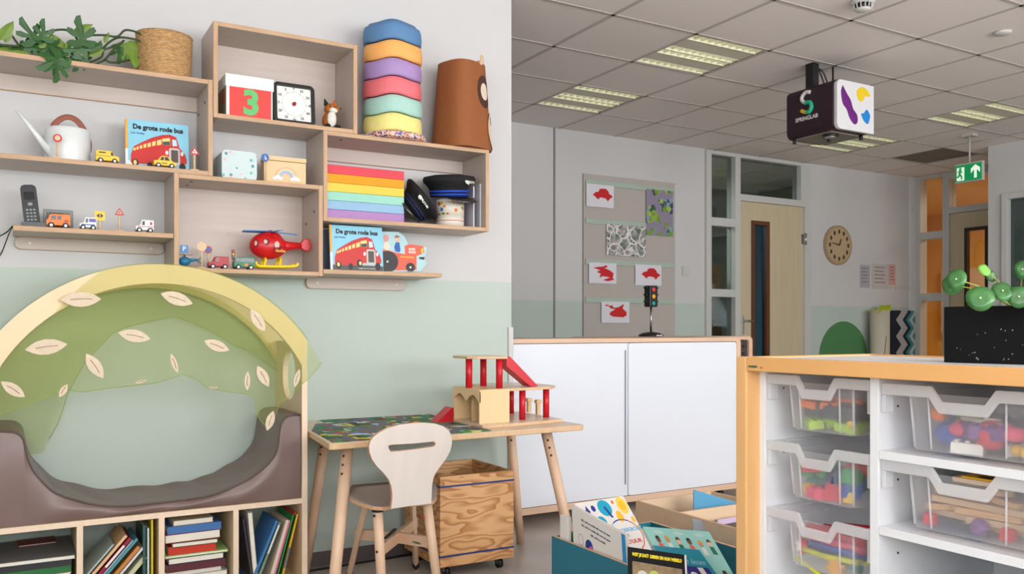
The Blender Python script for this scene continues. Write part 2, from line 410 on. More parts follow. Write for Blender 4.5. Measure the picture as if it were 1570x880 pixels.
# ------------------------------------------------------------------ on the ceiling
louvm = M('louvre', (226, 226, 204), .35, spec=.6); paneld = M('lamp_panel', (214, 210, 190), .5); tubem = M('lamp_tube', (255, 250, 225), .5, emit=2.6)
olive = M('lamp_trough', (110, 106, 76), .5)
def lamp(i, j, label):
    X0 = GX+.6*i+.012; Y0 = GY+.6*j+.012; s = .576
    r = thing('ceiling_light', label, 'ceiling light', (X0, Y0, CEIL), group='square louvre lights in the ceiling')
    h = MB(olive); h.box(0, s, 0, s, .10, .11); h.box(0, .004, 0, s, 0, .1); h.box(s-.004, s, 0, s, 0, .1); h.box(0, s, 0, .004, 0, .1); h.box(0, s, s-.004, s, 0, .1)
    build('housing', h, r)
    for a, q in ((.17, .38), (.655, .855)):
        p = MB(paneld); p.box(.004, s-.004, a*s, q*s, .002, .01); build('panel', p, r)
    for a, q in ((.01, .155), (.395, .51), (.525, .64), (.87, .99)):
        t = MB(tubem); t.cyl((.02, (a+q)/2*s, .045), (s-.02, (a+q)/2*s, .045), .011, n=10); build('tube', t, r)
        l = MB(louvm)
        for k in range(11):
            x = .004+(s-.012)*k/10; l.box(x, x+.005, a*s, q*s, .004, .03)
        for y in (a*s, q*s-.004): l.box(.004, s-.004, y, y+.004, .0, .034)
        build('louvre', l, r)
    return r
LL = ['square louvre ceiling light nearest the camera, left of the hanging projector', 'square louvre ceiling light nearest the back wall, above the pinboard',
      'square louvre ceiling light at the right edge, right of the hanging projector', 'square louvre ceiling light just behind and below the hanging projector']
l0 = lamp(*lamps[0], LL[0])
for (i, j), lb in zip(lamps[1:], LL[1:]): dup(l0, (GX+.6*i+.012, GY+.6*j+.012, CEIL), (0, 0, 0), lb)
r = thing('air_vent', 'dark grey square ventilation grille in the ceiling before the exit sign', 'vent', (GX+.6*8+.3, GY+.6*2+.3, CEIL))
b = MB(M('vent_dark', (96, 88, 78), .7)); b.box(-.288, .288, -.288, .288, .01, .02); build('backing', b, r)
b = MB(M('vent_slat', (128, 118, 106), .6)); 
for k in range(16): b.box(-.28, .28, -.28+k*.0355, -.268+k*.0355, .0, .008)
build('grille', b, r)
p = at(1323, 1, Z=CEIL); r = thing('smoke_detector', 'white round smoke detector with dark slots at the top edge', 'smoke detector', (p.x, p.y, CEIL))
b = MB(framew); b.lathe([(.062, 0), (.062, -.012), (.05, -.02)], 28); b.lathe([(.045, -.045), (.03, -.055), (.0, -.057)], 28); build('body', b, r)
b = MB(blackp); b.lathe([(.04, -.018), (.04, -.046)], 24); build('slot_ring', b, r)
b = MB(framew)
for k in range(14):
    q = 2*PI*k/14; b.cyl((.05*cos(q), .05*sin(q), -.018), (.044*cos(q), .044*sin(q), -.048), .003, n=6)
build('rib', b, r); r.children[-1]['label'] = 'ring of thin white ribs'
p = at(1537, 49, Z=CEIL); b = MB(framew); b.lathe([(.048, 0), (.048, -.008), (.04, -.014), (.0, -.016)], 28)
b.lathe([(.052, -.001), (.052, -.004)], 28, gridm); solo('ceiling_sensor', 'small flat white round sensor on a ceiling tile at upper right', 'sensor', b, loc=(p.x, p.y, CEIL))

# exit sign, hung from the ceiling before the passage
signg = M('sign_green', (0, 150, 84), .4, emit=.35); signw = M('sign_white', (240, 248, 235), .4, emit=.5); signf = M('sign_case', (190, 190, 182), .4)
pl = at(1465, 254, X=7.30); pr = at(1505, 249, X=7.30); rr = thing('exit_sign', 'green exit sign with running man and arrow hanging by the passage', 'exit sign', (7.30, (pl.y+pr.y)/2, 0))
wy = (pl.y-pr.y)/2; z1 = 2.535; z0 = at(1465, 280, X=7.30).z
b = MB(signf); b.box(0, .035, -wy-.008, wy+.008, z0-.01, z1+.015); build('case', b, rr, bevel=.004)
b = MB(signf); b.cyl((.017, 0, z1), (.017, 0, CEIL), .008, n=10); b.box(-.02, .055, -.05, .05, CEIL-.02, CEIL); build('hanger', b, rr)
b = MB(signg); b.box(-.003, 0, -wy, wy, z0, z1); build('face', b, rr)
hz = z1-z0; cz = (z0+z1)/2
b = MB(signw)      # seen from -x the reader's left is +y
b.box(-.0045, -.003, .30*wy, .88*wy, z0+.06*hz, z1-.14*hz, signw)
b.prism([(-.55*wy-.1*wy, z0+.12*hz), (-.55*wy+.1*wy, z0+.12*hz), (-.55*wy+.1*wy, cz+.02), (-.55*wy+.34*wy, cz-.012), (-.55*wy+.34*wy, cz+.03), (-.55*wy, z1-.08*hz), (-.55*wy-.34*wy, cz+.03), (-.55*wy-.34*wy, cz-.012), (-.55*wy-.1*wy, cz+.02)], -.0045, -.003, 'x')
build('arrow_and_doorway', b, rr)
b = MB(signg); u = lambda a, q: (-.006, (.30+.58*a)*wy, z0+hz*q)
b.sphere(u(.48, .76), .012, n=10)
for s_ in (((.5, .68), (.58, .42), .011), ((.58, .42), (.30, .30), .009), ((.30, .30), (.34, .12), .007), ((.58, .42), (.78, .28), .009), ((.78, .28), (.98, .3), .007), ((.5, .64), (.22, .56), .006), ((.5, .64), (.82, .60), .006)):
    b.cyl(u(*s_[0]), u(*s_[1]), s_[2], s_[2]*.8, n=8)
build('running_man', b, rr)

# projector cube
r = thing('interactive_projector', 'dark purple and white projector box hanging from the ceiling', 'projector', (0, 0, 0))
Yn = 3.60; pc = at(1281, 160, Y=Yn); X0 = pc.x; X1 = at(1338, 160, Y=Yn).x; Y1 = at(1206, 160, X=X0).y
zt = at(1281, 119, Y=Yn).z; zb = at(1283, 197, Y=Yn).z
r.location = (X0, Yn, zb); W = X1-X0; D = Y1-Yn; H = zt-zb
plum = M('plum_plastic', (46, 24, 40), .45); pw = M('projector_white', (222, 222, 224), .4)
b = MB(plum); b.prism(rrect(0, W, 0, H, .045), 0.02, D, 'y'); build('body', b, r, bevel=.012, seg=3)
b = MB(pw); b.prism([q for q in rrect(.012, W+.08, .004, H-.004, .035) if q[0] < W*.5]+[(W+.008, .004), (W+.008, H-.004)], -.002, .02, 'y'); build('front_cover', b, r)
def blob(pts, m, nm, lab=None):
    q = smooth_path([(a, c_, 0) for a, c_ in pts+[pts[0]]], 5)[:-1]
    bb = MB(m); bb.prism([(W*(p_.x-615)/(1035-615), H-H*(p_.y-150-(p_.x-615)*.17)/(560)) for p_ in q], -.004, -.002, 'y'); o = build(nm, bb, r); o['label'] = lab
blob([(690, 230), (735, 320), (780, 400), (805, 490), (850, 560), (855, 640), (820, 665), (770, 600), (735, 500), (690, 430), (672, 300)], M('purple_print', (104, 10, 120), .5), 'print', 'purple blob shape')
blob([(850, 280), (900, 245), (960, 270), (1000, 345), (940, 350), (920, 395), (880, 402), (850, 340)], M('yellow_print', (232, 200, 20), .5), 'print', 'yellow blob shape')
blob([(895, 545), (930, 535), (962, 498), (998, 560), (990, 620), (970, 662), (925, 620)], M('blue_print', (20, 130, 210), .5), 'print', 'blue blob shape')
def fd(px_, py_):  # dark side, px -> y
    a = (px_-80)/(615-80); return ((1-a)*D, H*(1-(py_-(315-a*165))/(485)))
wg = M('logo_white', (225, 225, 225), .5); gg = M('logo_green', (40, 180, 140), .5); yg = M('logo_yellow', (225, 190, 30), .5)
b = MB(wg); P3 = lambda L_: [(-.003, *fd(*q)) for q in L_]
b.tube(smooth_path(P3([(350, 300), (300, 305), (262, 350), (262, 390), (300, 410)])), [.012]*24+[.014], 10, flat=1); o = build('logo', b, r); o['label'] = 'white upper curve of the S logo'
b = MB(gg); b.tube(smooth_path(P3([(300, 410), (345, 400), (365, 440), (345, 490), (310, 500)])), .014, 10); o = build('logo', b, r); o['label'] = 'green lower curve of the S logo'
b = MB(yg); b.tube(smooth_path(P3([(310, 500), (280, 500), (255, 490)])), .013, 10); o = build('logo', b, r); o['label'] = 'yellow tail of the S logo'
yy, zz = fd(308, 560); lettering('lettering', 'SPRINGLAB', .036, wg, r, (-.002, yy, zz), (PI/2, 0, -PI/2), bold=.001)
b = MB(M('vent_slat')); b.box(.03, W-.02, .06, D-.04, -.006, .001); b.cyl((.1, .12, -.02), (.1, .12, 0), .05, m=blackp); b.cyl((.1, .12, -.023), (.1, .12, -.018), .034, m=steel)
build('base_plate', b, r)
for x_, y_ in ((.03, D-.04), (W/2, D/2), (W-.05, .05)): b = MB(blackp); b.cyl((x_, y_, -.03), (x_, y_, 0), .012, n=10); build('foot', b, r)
b = MB(blackp); b.box(.03, .085, .20, .26, H-.005, CEIL-zb); build('ceiling_mount', b, r)
b = MB(blackp); b.tube([(W*.62, .2, H-.01), (W*.62, .2, H+.06), (W*.62, .2, H+.07), (W*.62, .2, CEIL-zb)], [.009, .009, .006, .006], 12); build('mount_rod', b, r)
b = MB(blackp)
for dx in (0, .035): b.tube(smooth_path([(.09, .24, CEIL-zb-.01), (.14+dx, .24, CEIL-zb-.035), (.17+dx, .22, H+.02), (.17+dx, .2, H-.01)]), .005, 6)
build('cable', b, r)
# ------------------------------------------------------------------ wall shelves
wash = M('whitewashed_ply', (198, 184, 173), .5, vary=.06, scale=6, stretch=(.6, 3, 8))
edge = M('ply_edge', (202, 164, 128), .55, vary=.16, scale=60, stretch=(.15, 1, 1))
edgev = M('ply_edge_upright', (202, 164, 128), .55, vary=.14, scale=60, stretch=(1, 1, .15))
pinkish = M('back_ply', (204, 190, 181), .5, vary=.05, scale=5, stretch=(.6, 3, 8))
boltm = M('dark_bolt', (50, 38, 34), .4)
YS = 3.534; YWB = YW-.002; T = .018
def shelf_box(label, X0, X1, Z0, Z1, back, bolts=()):
    r = thing('wall_shelf_box', label, 'wall shelf', ((X0+X1)/2, YS, Z0), group='plywood shelf boxes on the wall')
    def pt(n, b): return build(n, b, r, world=True, bevel=.0015, seg=1)
    b = MB(wash); b.box(X0, X0+T, YS, YWB, Z0, Z1, wash, em=edgev, ax=0); pt('side_panel', b)
    b = MB(wash); b.box(X1-T, X1, YS, YWB, Z0, Z1, wash, em=edgev, ax=0); pt('side_panel', b)
    b = MB(wash); b.box(X0+T, X1-T, YS+.0005, YWB, Z1-T, Z1-.0003, wash, em=edge, ax=2); pt('top_panel', b)
    b = MB(wash); b.box(X0+T, X1-T, YS+.0005, YWB, Z0+.0003, Z0+T, wash, em=edge, ax=2); pt('bottom_panel', b)
    if back == 'full': b = MB(pinkish); b.box(X0+T, X1-T, YWB-.012, YWB, Z0+T, Z1-T, pinkish, em=edge, ax=1); pt('back_panel', b)
    else: b = MB(pinkish); b.box(X0+T, X1-T, YWB-.014, YWB, Z1-T-.062, Z1-T, pinkish, em=edge, ax=1); pt('back_rail', b)
    if bolts:
        for (x, y, z, ax) in bolts:
            b = MB(boltm); d = Vector((.002 if ax == 'x' else 0, 0, .002 if ax == 'z' else 0)); p = Vector((x, y, z))
            b.cyl(p-d, p+d, .006, n=10); build('bolt', b, r, world=True)
    return r
shelf_box('long open shelf box at far left, with watering can and bus book', -.53, .670, 1.685, 2.067, 'rail', [(.652, 3.60, 1.99, 'x'), (.652, 3.74, 1.97, 'x')])
shelf_box('topmost shelf box, holding the red number box and the timer', .672, 1.272, 1.920, 2.305, 'full')
shelf_box('shelf box at right, under the stacked stones, holding the police caps', 1.121, 1.921, 1.535, 1.920, 'rail', [(1.22, 3.60, 1.902, 'z')])
shelf_box('shelf box in the middle, holding the red toy helicopter', .525, 1.119, 1.300, 1.685, 'full', [(.60, 3.60, 1.667, 'z'), (.60, 3.70, 1.667, 'z'), (1.101, 3.6, 1.58, 'x'), (1.101, 3.72, 1.54, 'x')])
def ledge(label, X0, X1, Z, rx0, rx1, rz):
    r = thing('wall_ledge', label, 'wall shelf', ((X0+X1)/2, YS, Z), group='open plywood ledges on the wall')
    b = MB(wash); b.box(X0, X1, YS, YWB, Z-T, Z, wash, em=edge, ax=2); build('board', b, r, world=True, bevel=.0015, seg=1)
    b = MB(wash); b.prism([(p, q) for p, q in rrect(rx0, rx1, rz, Z-T, .022)], YWB-.016, YWB, 'y', wash, em=edge); build('back_rail', b, r, world=True, bevel=.001, seg=1)
    for x in (rx0+.05, rx1-.05):
        b = MB(whitep); b.cyl((x, YWB-.019, (rz+Z-T)/2), (x, YWB-.014, (rz+Z-T)/2), .005, n=10); build('screw_cap', b, r, world=True)
ledge('lower left open ledge with black phone and small toy cars', -.016, .523, 1.448, -.012, .521, 1.383)
ledge('lowest right open ledge with two standing picture books', 1.121, 1.676, 1.330, 1.118, 1.60, 1.258)

# ------------------------------------------------------------------ basket and vine on the long shelf
straw = M('straw', (212, 166, 112), .8, vary=.45, scale=60, stretch=(1, 1, 5), bump=.8)
c = at(252, 90, Y=3.66); zt = at(252, 57, Y=3.66).z
def wv(q, j): return 1+.012*sin(q*30+j*1.7)
b = MB(straw); r0 = .098; n = 15; zz = 2.067
prof = [(r0-.004, zz+.0005)]+[(r0+.008*(k/n)+.0016*(k % 2), zz+(zt-zz)*k/n) for k in range(1, n+1)]+[(r0-.002, zt), (r0-.006, zz+.02), (0, zz+.015)]
b.lathe(prof, 72, c=(c.x, c.y, 0), fn=wv); solo('woven_basket', 'round woven straw basket on the long left shelf', 'basket', b)
vineg = M('vine_green', (54, 74, 36), .6); leafd = M('leaf_dark', (38, 88, 26), .45, vary=.25, scale=30); leafl = M('leaf_light', (110, 140, 44), .45, vary=.2, scale=30)
rv = thing('vine_plant', 'trailing split-leaf vine lying along the long left shelf', 'plant', (c.x, c.y, zt-.02))
def V(u, v, Y): return at(u, v, Y=Y)
stems = [[(222, 65, 3.62), (215, 52, 3.61), (193, 46, 3.60), (180, 56, 3.6), (160, 54, 3.6), (137, 54, 3.6)],
         [(222, 66, 3.62), (205, 60, 3.61), (180, 58, 3.62), (160, 72, 3.6), (155, 88, 3.6), (130, 98, 3.62)],
         [(190, 62, 3.62), (172, 78, 3.6), (160, 92, 3.61), (140, 100, 3.6)],
         [(115, 55, 3.6), (101, 46, 3.58), (80, 47, 3.58), (64, 52, 3.58)], [(115, 55, 3.6), (122, 62, 3.6), (137, 54, 3.6)],
         [(30, 71, 3.58), (0, 69, 3.58), (-20, 68, 3.58)], [(30, 71, 3.58), (17, 53, 3.6)], [(-10, 77, 3.6), (24, 76, 3.6), (60, 82, 3.6), (107, 90, 3.6), (130, 98, 3.62)],
         [(75, 67, 3.58), (95, 75, 3.57)], [(107, 90, 3.6), (115, 78, 3.6), (125, 64, 3.6)], [(160, 90, 3.6), (172, 96, 3.6), (200, 92, 3.64)], [(135, 92, 3.6), (150, 80, 3.58), (172, 72, 3.59)], [(104, 93, 3.6), (98, 96, 3.56), (90, 100, 3.53)]]
for s_ in stems:
    b = MB(vineg); b.tube(smooth_path([V(*q) for q in s_], 5), .0042, 7); build('stem', b, rv, world=True)
def leaf(p, size, ang, kind, mat, face=-1, curl=.25):
    """split leaf, tip direction ang (degrees from +x in the x-z plane)"""
    if kind == 'split': o = [(0, .02), (-.08, .22), (-.02, .42), (.14, .52), (.20, .40), (.16, .14), (.26, .12), (.36, .34), (.52, .50), (.66, .44), (.60, .28), (.40, .09), (.56, .09), (.82, .22), (1.02, .12), (1.06, -.02), (.84, -.04), (.56, -.07), (.40, -.10), (.60, -.26), (.70, -.42), (.56, -.50), (.36, -.34), (.26, -.13), (.16, -.14), (.20, -.40), (.12, -.52), (-.04, -.40), (-.08, -.2), (0, -.02)]
    else: o = [(0, 0), (.2, .18), (.45, .24), (.75, .15), (1, 0), (.75, -.15), (.45, -.22), (.2, -.16)]
    a = radians(ang); b = MB(mat); vs = [Vector((0, 0, 0))]
    pts = [(.22, 0)]+o
    def tr(x, y):
        X = (x*cos(a)-y*sin(a))*size; Z = (x*sin(a)+y*cos(a))*size; Yy = -curl*size*(x*x*.5-abs(y)*.7)
        return Vector((p.x+X, p.y+Yy, p.z+Z))
    n = len(o); vs = [tr(*q) for q in pts]
    b.add(vs, [[0, 1+i, 1+(i+1) % n] for i in range(n)], smooth=False); return build('leaf', b, rv, world=True, solid=.0008)
LV = [(0, 62, 30, 60, 's', leafl, 3.56), (8, 66, 22, 70, 's', leafl, 3.57), (55, 66, 32, 130, 'split', leafd, 3.56), (66, 62, 26, 75, 'split', leafd, 3.55), (40, 70, 30, 0, 'split', leafd, 3.58), (48, 78, 38, 10, 's', leafl, 3.6), (36, 80, 30, 175, 's', leafl, 3.6),
      (70, 74, 30, -40, 'split', leafd, 3.56), (82, 82, 22, 200, 's', leafd, 3.57), (104, 84, 30, 120, 's', leafl, 3.58), (112, 52, 28, 40, 's', leafl, 3.56), (113, 60, 18, 230, 's', leafl, 3.57), (128, 70, 36, 95, 'split', leafd, 3.55), (130, 74, 26, 190, 'split', leafd, 3.56), (128, 76, 24, 10, 's', leafd, 3.56),
      (96, 88, 34, 215, 'split', leafd, 3.525), (90, 92, 30, 270, 'split', leafd, 3.52), (108, 88, 20, 250, 's', leafd, 3.53), (125, 86, 24, 250, 'split', leafd, 3.57), (118, 92, 18, 130, 's', leafl, 3.58), (192, 66, 34, -60, 'split', leafl, 3.63), (206, 72, 26, -80, 'split', leafl, 3.63), (186, 72, 24, -110, 'split', leafd, 3.63), (20, 76, 26, 20, 's', leafl, 3.6), (62, 80, 26, 0, 's', leafd, 3.58), (150, 84, 20, 70, 's', leafd, 3.6), (140, 92, 18, 120, 's', leafl, 3.6), (28, 84, 26, 30, 'split', leafd, 3.59), (50, 88, 24, 160, 's', leafl, 3.56), (74, 90, 24, 20, 'split', leafd, 3.55), (60, 74, 24, 60, 's', leafl, 3.57), (84, 70, 22, 150, 'split', leafd, 3.57), (112, 82, 22, 60, 'split', leafd, 3.56), (136, 86, 22, 30, 's', leafl, 3.58), (160, 66, 16, 80, 's', leafl, 3.6), (12, 80, 22, 160, 's', leafd, 3.6)]
for u, v, sz, ang, kd, mt, Y in LV: leaf(V(u, v, Y), sz*1.08/1308*3.45, ang+12*sin(u*v), 'split' if kd == 'split' else 'simple', mt)

# ------------------------------------------------------------------ watering can
canw = M('can_white', (226, 230, 230), .3, spec=.6); leather = M('tan_leather', (150, 84, 66), .6, vary=.1, scale=20)
zs = 1.703; c = at(104, 220, Y=3.655); ztop = at(104, 198, Y=3.655).z; R = .078
r = thing('watering_can', 'white metal watering can with brown leather handle and long spout', 'watering can', (c.x, c.y, zs))
b = MB(canw); h = ztop-zs; b.lathe([(R, 0), (R, h-.012), (R-.006, h-.002), (R*.55, h), (R*.55, h-.02), (0, h-.02)], 40); build('body', b, r, bevel=.002)
tip = at(25, 168, Y=3.60); base = at(80, 238, Y=3.62)
b = MB(canw); b.tube([base-c+Vector((0, 0, c.z-zs)), (tip+base)/2-c+Vector((0, 0, c.z-zs)), tip-c+Vector((0, 0, c.z-zs))], [.016, .0095, .0055], 16); build('spout', b, r)
hp = [(78, 203), (84, 190), (96, 181), (108, 180), (120, 187), (130, 202), (136, 220), (135, 233)]
hp = smooth_path([at(u, v, Y=3.645)-Vector((c.x, c.y, zs)) for u, v in hp], 4)
b = MB(leather); b.tube(hp, .011, 10, flat=.25); build('handle', b, r)
b = MB(steel); q = hp[0]; b.sphere(q+Vector((0, -.012, .002)), .006, n=10); build('rivet', b, r)

# ------------------------------------------------------------------ small wooden road signs
woodl = M('light_wood', (226, 198, 160), .6, vary=.08, scale=30); redp = M('toy_red', (196, 26, 34), .4); bluep = M('toy_blue', (30, 98, 176), .4); yel = M('toy_yellow', (248, 200, 40), .4)
whit = M('toy_white', (236, 236, 232), .4)
def sign(label, u, vt, z, Y, kind, hw, base=True):
    p = at(u, vt, Y=Y); r = thing('road_sign', label, 'toy sign', (p.x, Y, z), group='little wooden road signs')
    h = p.z-z; b = MB(woodl); b.cyl((0, 0, .004), (0, 0, h), .0042, n=10); build('pole', b, r)
    b = MB(woodl); b.box(-.016, .016, -.012, .012, 0, .006); build('base', b, r, bevel=.002)
    F = -.0045
    def disc(rad, m, y0, nm): 
        b = MB(m); b.prism(ell(0, h, rad, n=24), y0-.0015, y0, 'y'); build(nm, b, r)
    if kind == 'ring': disc(hw, redp, F, 'plate'); disc(hw*.62, woodl, F-.0016, 'plate_centre')
    elif kind == 'plain': disc(hw, woodl, F, 'plate')
    elif kind == 'bluered': disc(hw, redp, F, 'plate'); disc(hw*.66, bluep, F-.0016, 'plate_centre')
    elif kind == 'blueround':
        disc(hw, bluep, F, 'plate'); b = MB(whit); b.cyl((0, F-.003, h-.008), (0, F-.003, h+.002), .003, n=8); b.sphere((-.001, F-.003, h+.006), .003, n=8); b.cyl((.005, F-.003, h-.008), (.004, F-.003, h-.002), .002, n=8); build('pictogram', b, r)
    elif kind == 'tri':
        for k, m, y in ((1, redp, F), (.55, whit if 'pink' not in label else woodl, F-.0016)):
            b = MB(m); b.prism([(-hw*k, h-hw*.6*k), (hw*k, h-hw*.6*k), (0, h+hw*1.1*k)], y-.0015, y, 'y'); build('plate' if k == 1 else 'plate_centre', b, r)
        b = MB(blackp); b.sphere((0, F-.0032, h), .0028, n=8); build('pictogram', b, r)
    elif kind == 'yellow':
        b = MB(yel); b.prism(rrect(-hw, hw, h-hw, h+hw, .003), F-.0015, F, 'y'); build('plate', b, r)
        b = MB(blackp); b.prism([(-hw*.7, h), (-hw*.1, h+hw*.5), (-hw*.1, h-hw*.5)], F-.0028, F-.0014, 'y'); b.prism([(hw*.7, h), (hw*.1, h+hw*.5), (hw*.1, h-hw*.5)], F-.0028, F-.0014, 'y'); build('pictogram', b, r); r.children[-1]['label'] = 'pair of black arrows'
    elif kind == 'P':
        b = MB(M('sign_blue', (48, 130, 196), .4)); b.prism(rrect(-hw, hw, h-hw, h+hw, .002), F-.0015, F, 'y'); build('plate', b, r)
        lettering('lettering', 'P', hw*1.7, whit, r, (0, F-.002, h), bold=.0006)
    elif kind == 'light':
        b = MB(M('sign_brown', (120, 70, 50), .5)); b.box(-.006, .006, F-.004, F+.002, h-.022, h+.016); build('plate', b, r, bevel=.001)
        for k, m in enumerate((redp, yel, M('toy_green', (40, 140, 80), .4))):
            b = MB(m); b.cyl((0, F-.006, h+.009-.012*k), (0, F-.004, h+.009-.012*k), .004, n=10); build('lamp', b, r)
    return r
sign('round red-ringed toy sign in front of the watering can', 88, 212, 1.703, 3.556, 'ring', .0150)
sign('red triangle toy sign right of the upper bus book', 298, 233, 1.703, 3.56, 'tri', .0185)
sign('yellow square toy sign with two black arrows beside the white police car', 153, 331, 1.448, 3.59, 'yellow', .0175)
sign('faded pink triangle toy sign between two small cars on the left ledge', 183, 326, 1.448, 3.575, 'tri', .017)
sign('blue square toy parking sign above the small blue helicopter', 282, 382, 1.318, 3.62, 'P', .0155)
sign('plain round wooden toy sign seen from the back, left of the red van', 309, 378, 1.318, 3.59, 'plain', .0185)
sign('blue toy sign with red ring behind the plain round one', 319, 383, 1.318, 3.66, 'bluered', .0155)
sign('tiny toy traffic light between the red van and green bus', 357, 389, 1.318, 3.63, 'light', .012)
sign('round blue toy sign left of the rainbow box', 406, 242, 1.685, 3.58, 'blueround', .0165)

# ------------------------------------------------------------------ little wooden vehicles
tyre = M('tyre', (26, 24, 24), .6); glassd = M('toy_window', (30, 32, 36), .2)
PROF = {'truck': [(0, .2), (1, .2), (1, .52), (.93, .6), (.80, .63), (.72, .92), (.66, 1), (0, 1)],
        'sedan': [(0, .2), (1, .2), (1, .5), (.84, .58), (.67, .93), (.6, 1), (.38, 1), (.3, .92), (.18, .62), (0, .58)],
        'van': [(0, .2), (1, .2), (1, .55), (.93, .66), (.86, .95), (.8, 1), (0.03, 1), (0, .95)],
        'jeep': [(0, .2), (1, .2), (1, .5), (.76, .58), (.68, .95), (.62, 1), (.02, 1), (0, .95)]}
WIN = {'truck': [[(.64, .62), (.76, .62), (.71, .88), (.64, .9)]], 'sedan': [[(.27, .62), (.44, .62), (.44, .92), (.36, .92)], [(.48, .62), (.72, .62), (.62, .92), (.48, .92)]],
       'van': [[(.6, .6), (.82, .6), (.78, .88), (.6, .88)], [(.38, .6), (.54, .6), (.54, .88), (.38, .88)]], 'jeep': [[(.5, .58), (.66, .58), (.62, .9), (.5, .9)]],
       'bus': [[(.05, .62), (.95, .62), (.93, .9), (.05, .9)]]}
PROF['bus'] = PROF['van']
def car(label, cat, name, u0, u1, vt, z, Y, kind, m, face=1, extra=(), W=.036):
    a = at(u0, 400, Y=Y); q = at(u1, 400, Y=Y); L = q.x-a.x; H = at((u0+u1)/2, vt, Y=Y).z-z
    r = thing(name, label, cat, ((a.x+q.x)/2, Y+W/2, z), group='small wooden toy vehicles')
    sx = lambda t: (t-.5)*L*face
    b = MB(m); b.prism([(sx(x), H*y) for x, y in PROF[kind]], -W/2, W/2, 'y'); build('body', b, r, bevel=.0015)
    for w_ in WIN[kind]:
        b = MB(glassd); b.prism([(sx(x), H*y) for x, y in w_], -W/2-.0006, W/2+.0006, 'y'); build('window', b, r)
    for t in (.2, .8):
        for s_ in (-1, 1):
            b = MB(tyre); b.cyl((sx(t), s_*W/2-.002*s_, H*.2), (sx(t), s_*(W/2+.004), H*.2), H*.2, n=18)
            o = build('wheel', b, r); b = MB(whit); b.cyl((sx(t), s_*(W/2+.0035), H*.2), (sx(t), s_*(W/2+.005), H*.2), H*.1, n=12); build('hub', b, o)
    for (x0, x1, y0, y1, mm, nm) in extra:
        b = MB(mm); b.box(sx(x0), sx(x1), -W/2-.0009, W/2+.0009, H*y0, H*y1); build(nm, b, r)
    return r
orgp = M('toy_orange', (240, 120, 30), .4); grn = M('toy_green_deep', (24, 122, 78), .4); dred = M('toy_dark_red', (176, 24, 34), .4)
car('yellow toy delivery truck right of the watering can', 'toy truck', 'toy_truck', 147, 183, 231, 1.703, 3.555, 'truck', yel, 1, [(.12, .42, .78, .88, blackp, 'lettering_band'), (0, .62, .55, .58, blackp, 'stripe')])
car('yellow toy taxi in front of the upper bus book', 'toy car', 'toy_car', 236, 270, 239, 1.703, 3.548, 'sedan', yel, 1, [(.35, .6, .36, .42, blackp, 'stripe')])
car('orange toy rescue truck with dark windows next to the phone', 'toy truck', 'toy_truck', 71, 108, 328, 1.448, 3.56, 'van', orgp, -1, [(.1, .25, .45, .6, dred, 'emblem'), (.3, .85, 1, 1.08, blackp, 'roof_rack')])
car('white toy police car with blue stripe left of the yellow sign', 'toy car', 'toy_car', 122, 148, 333, 1.448, 3.57, 'jeep', whit, -1, [(.04, .44, .64, .9, M('toy_lilac', (90, 90, 160), .4), 'side_window'), (.1, .9, .38, .46, bluep, 'stripe')])
car('white toy ambulance with red cross at the right of the left ledge', 'toy car', 'toy_car', 208, 236, 337, 1.448, 3.56, 'jeep', whit, -1, [(.1, .22, .62, .85, dred, 'red_cross'), (.04, .9, .45, .5, dred, 'stripe')])
car('red toy van left of the green toy bus', 'toy van', 'toy_van', 320, 351, 393, 1.318, 3.565, 'jeep', dred, -1)
car('green toy bus left of the big red helicopter', 'toy bus', 'toy_bus', 359, 391, 394, 1.318, 3.565, 'bus', grn, -1, [(.35, .5, .3, .5, orgp, 'emblem')])
# small blue helicopter
c = at(283, 400, Y=3.57); r = thing('toy_helicopter', 'small blue wooden toy helicopter at the left end of the middle box', 'toy helicopter', (c.x, 3.57, 1.318))
tb = M('toy_petrol', (24, 112, 150), .4); b = MB(tb); b.sphere((0, 0, .026), .022, n=18, sc=(1.05, .8, .85)); b.tube([(.012, 0, .03), (.05, 0, .034)], [.009, .004], 10); build('body', b, r)
b = MB(M('toy_teal', (20, 70, 76), .4)); b.prism([(.044, .03), (.062, .048), (.056, .03), (.064, .018), (.05, .024)], -.003, .003, 'y'); build('tail_fin', b, r)
b = MB(blackp); b.cyl((0, 0, .044), (0, 0, .052), .003, n=8); b.box(-.03, .03, -.003, .003, .051, .053); build('rotor', b, r)
b = MB(blackp); 
for s_ in (-1, 1): b.cyl((-.02, s_*.012, .003), (.02, s_*.012, .003), .003, n=8)
b.cyl((0, -.012, .003), (0, .012, .003), .002, n=6); b.cyl((0, 0, .003), (0, 0, .02), .004, n=6); build('skid', b, r)

# ------------------------------------------------------------------ big red helicopter
c = at(420, 380, Y=3.63); z = 1.318; r = thing('toy_helicopter', 'big red plastic toy helicopter with yellow skids and blue rotor', 'toy helicopter', (c.x, 3.63, z))
hr = M('heli_red', (206, 22, 28), .35, spec=.5); hy = M('heli_yellow', (250, 214, 30), .35); hb = M('heli_blue', (36, 122, 190), .35); hd = M('heli_inside', (120, 12, 18), .6); hl = M('heli_opening', (214, 190, 182), .6)
def hp_(u, v, dy=0): p = at(u, v, Y=3.63); return Vector((p.x-c.x, dy, p.z-z))
bc = hp_(411, 377); rx = (hp_(440, 377).x-hp_(383, 377).x)/2; rz_ = (hp_(411, 357).z-hp_(411, 398).z)/2
b = MB(hr); b.sphere(bc, 1, n=36, sc=(rx, .052, rz_)); b.sphere(bc+Vector((.012, 0, rz_*.42)), 1, n=24, sc=(rx*.62, .04, rz_*.72))
b.tube([hp_(425, 378), hp_(440, 377), hp_(462, 377)], [.034, .02, .0125], 16); build('fuselage', b, r)
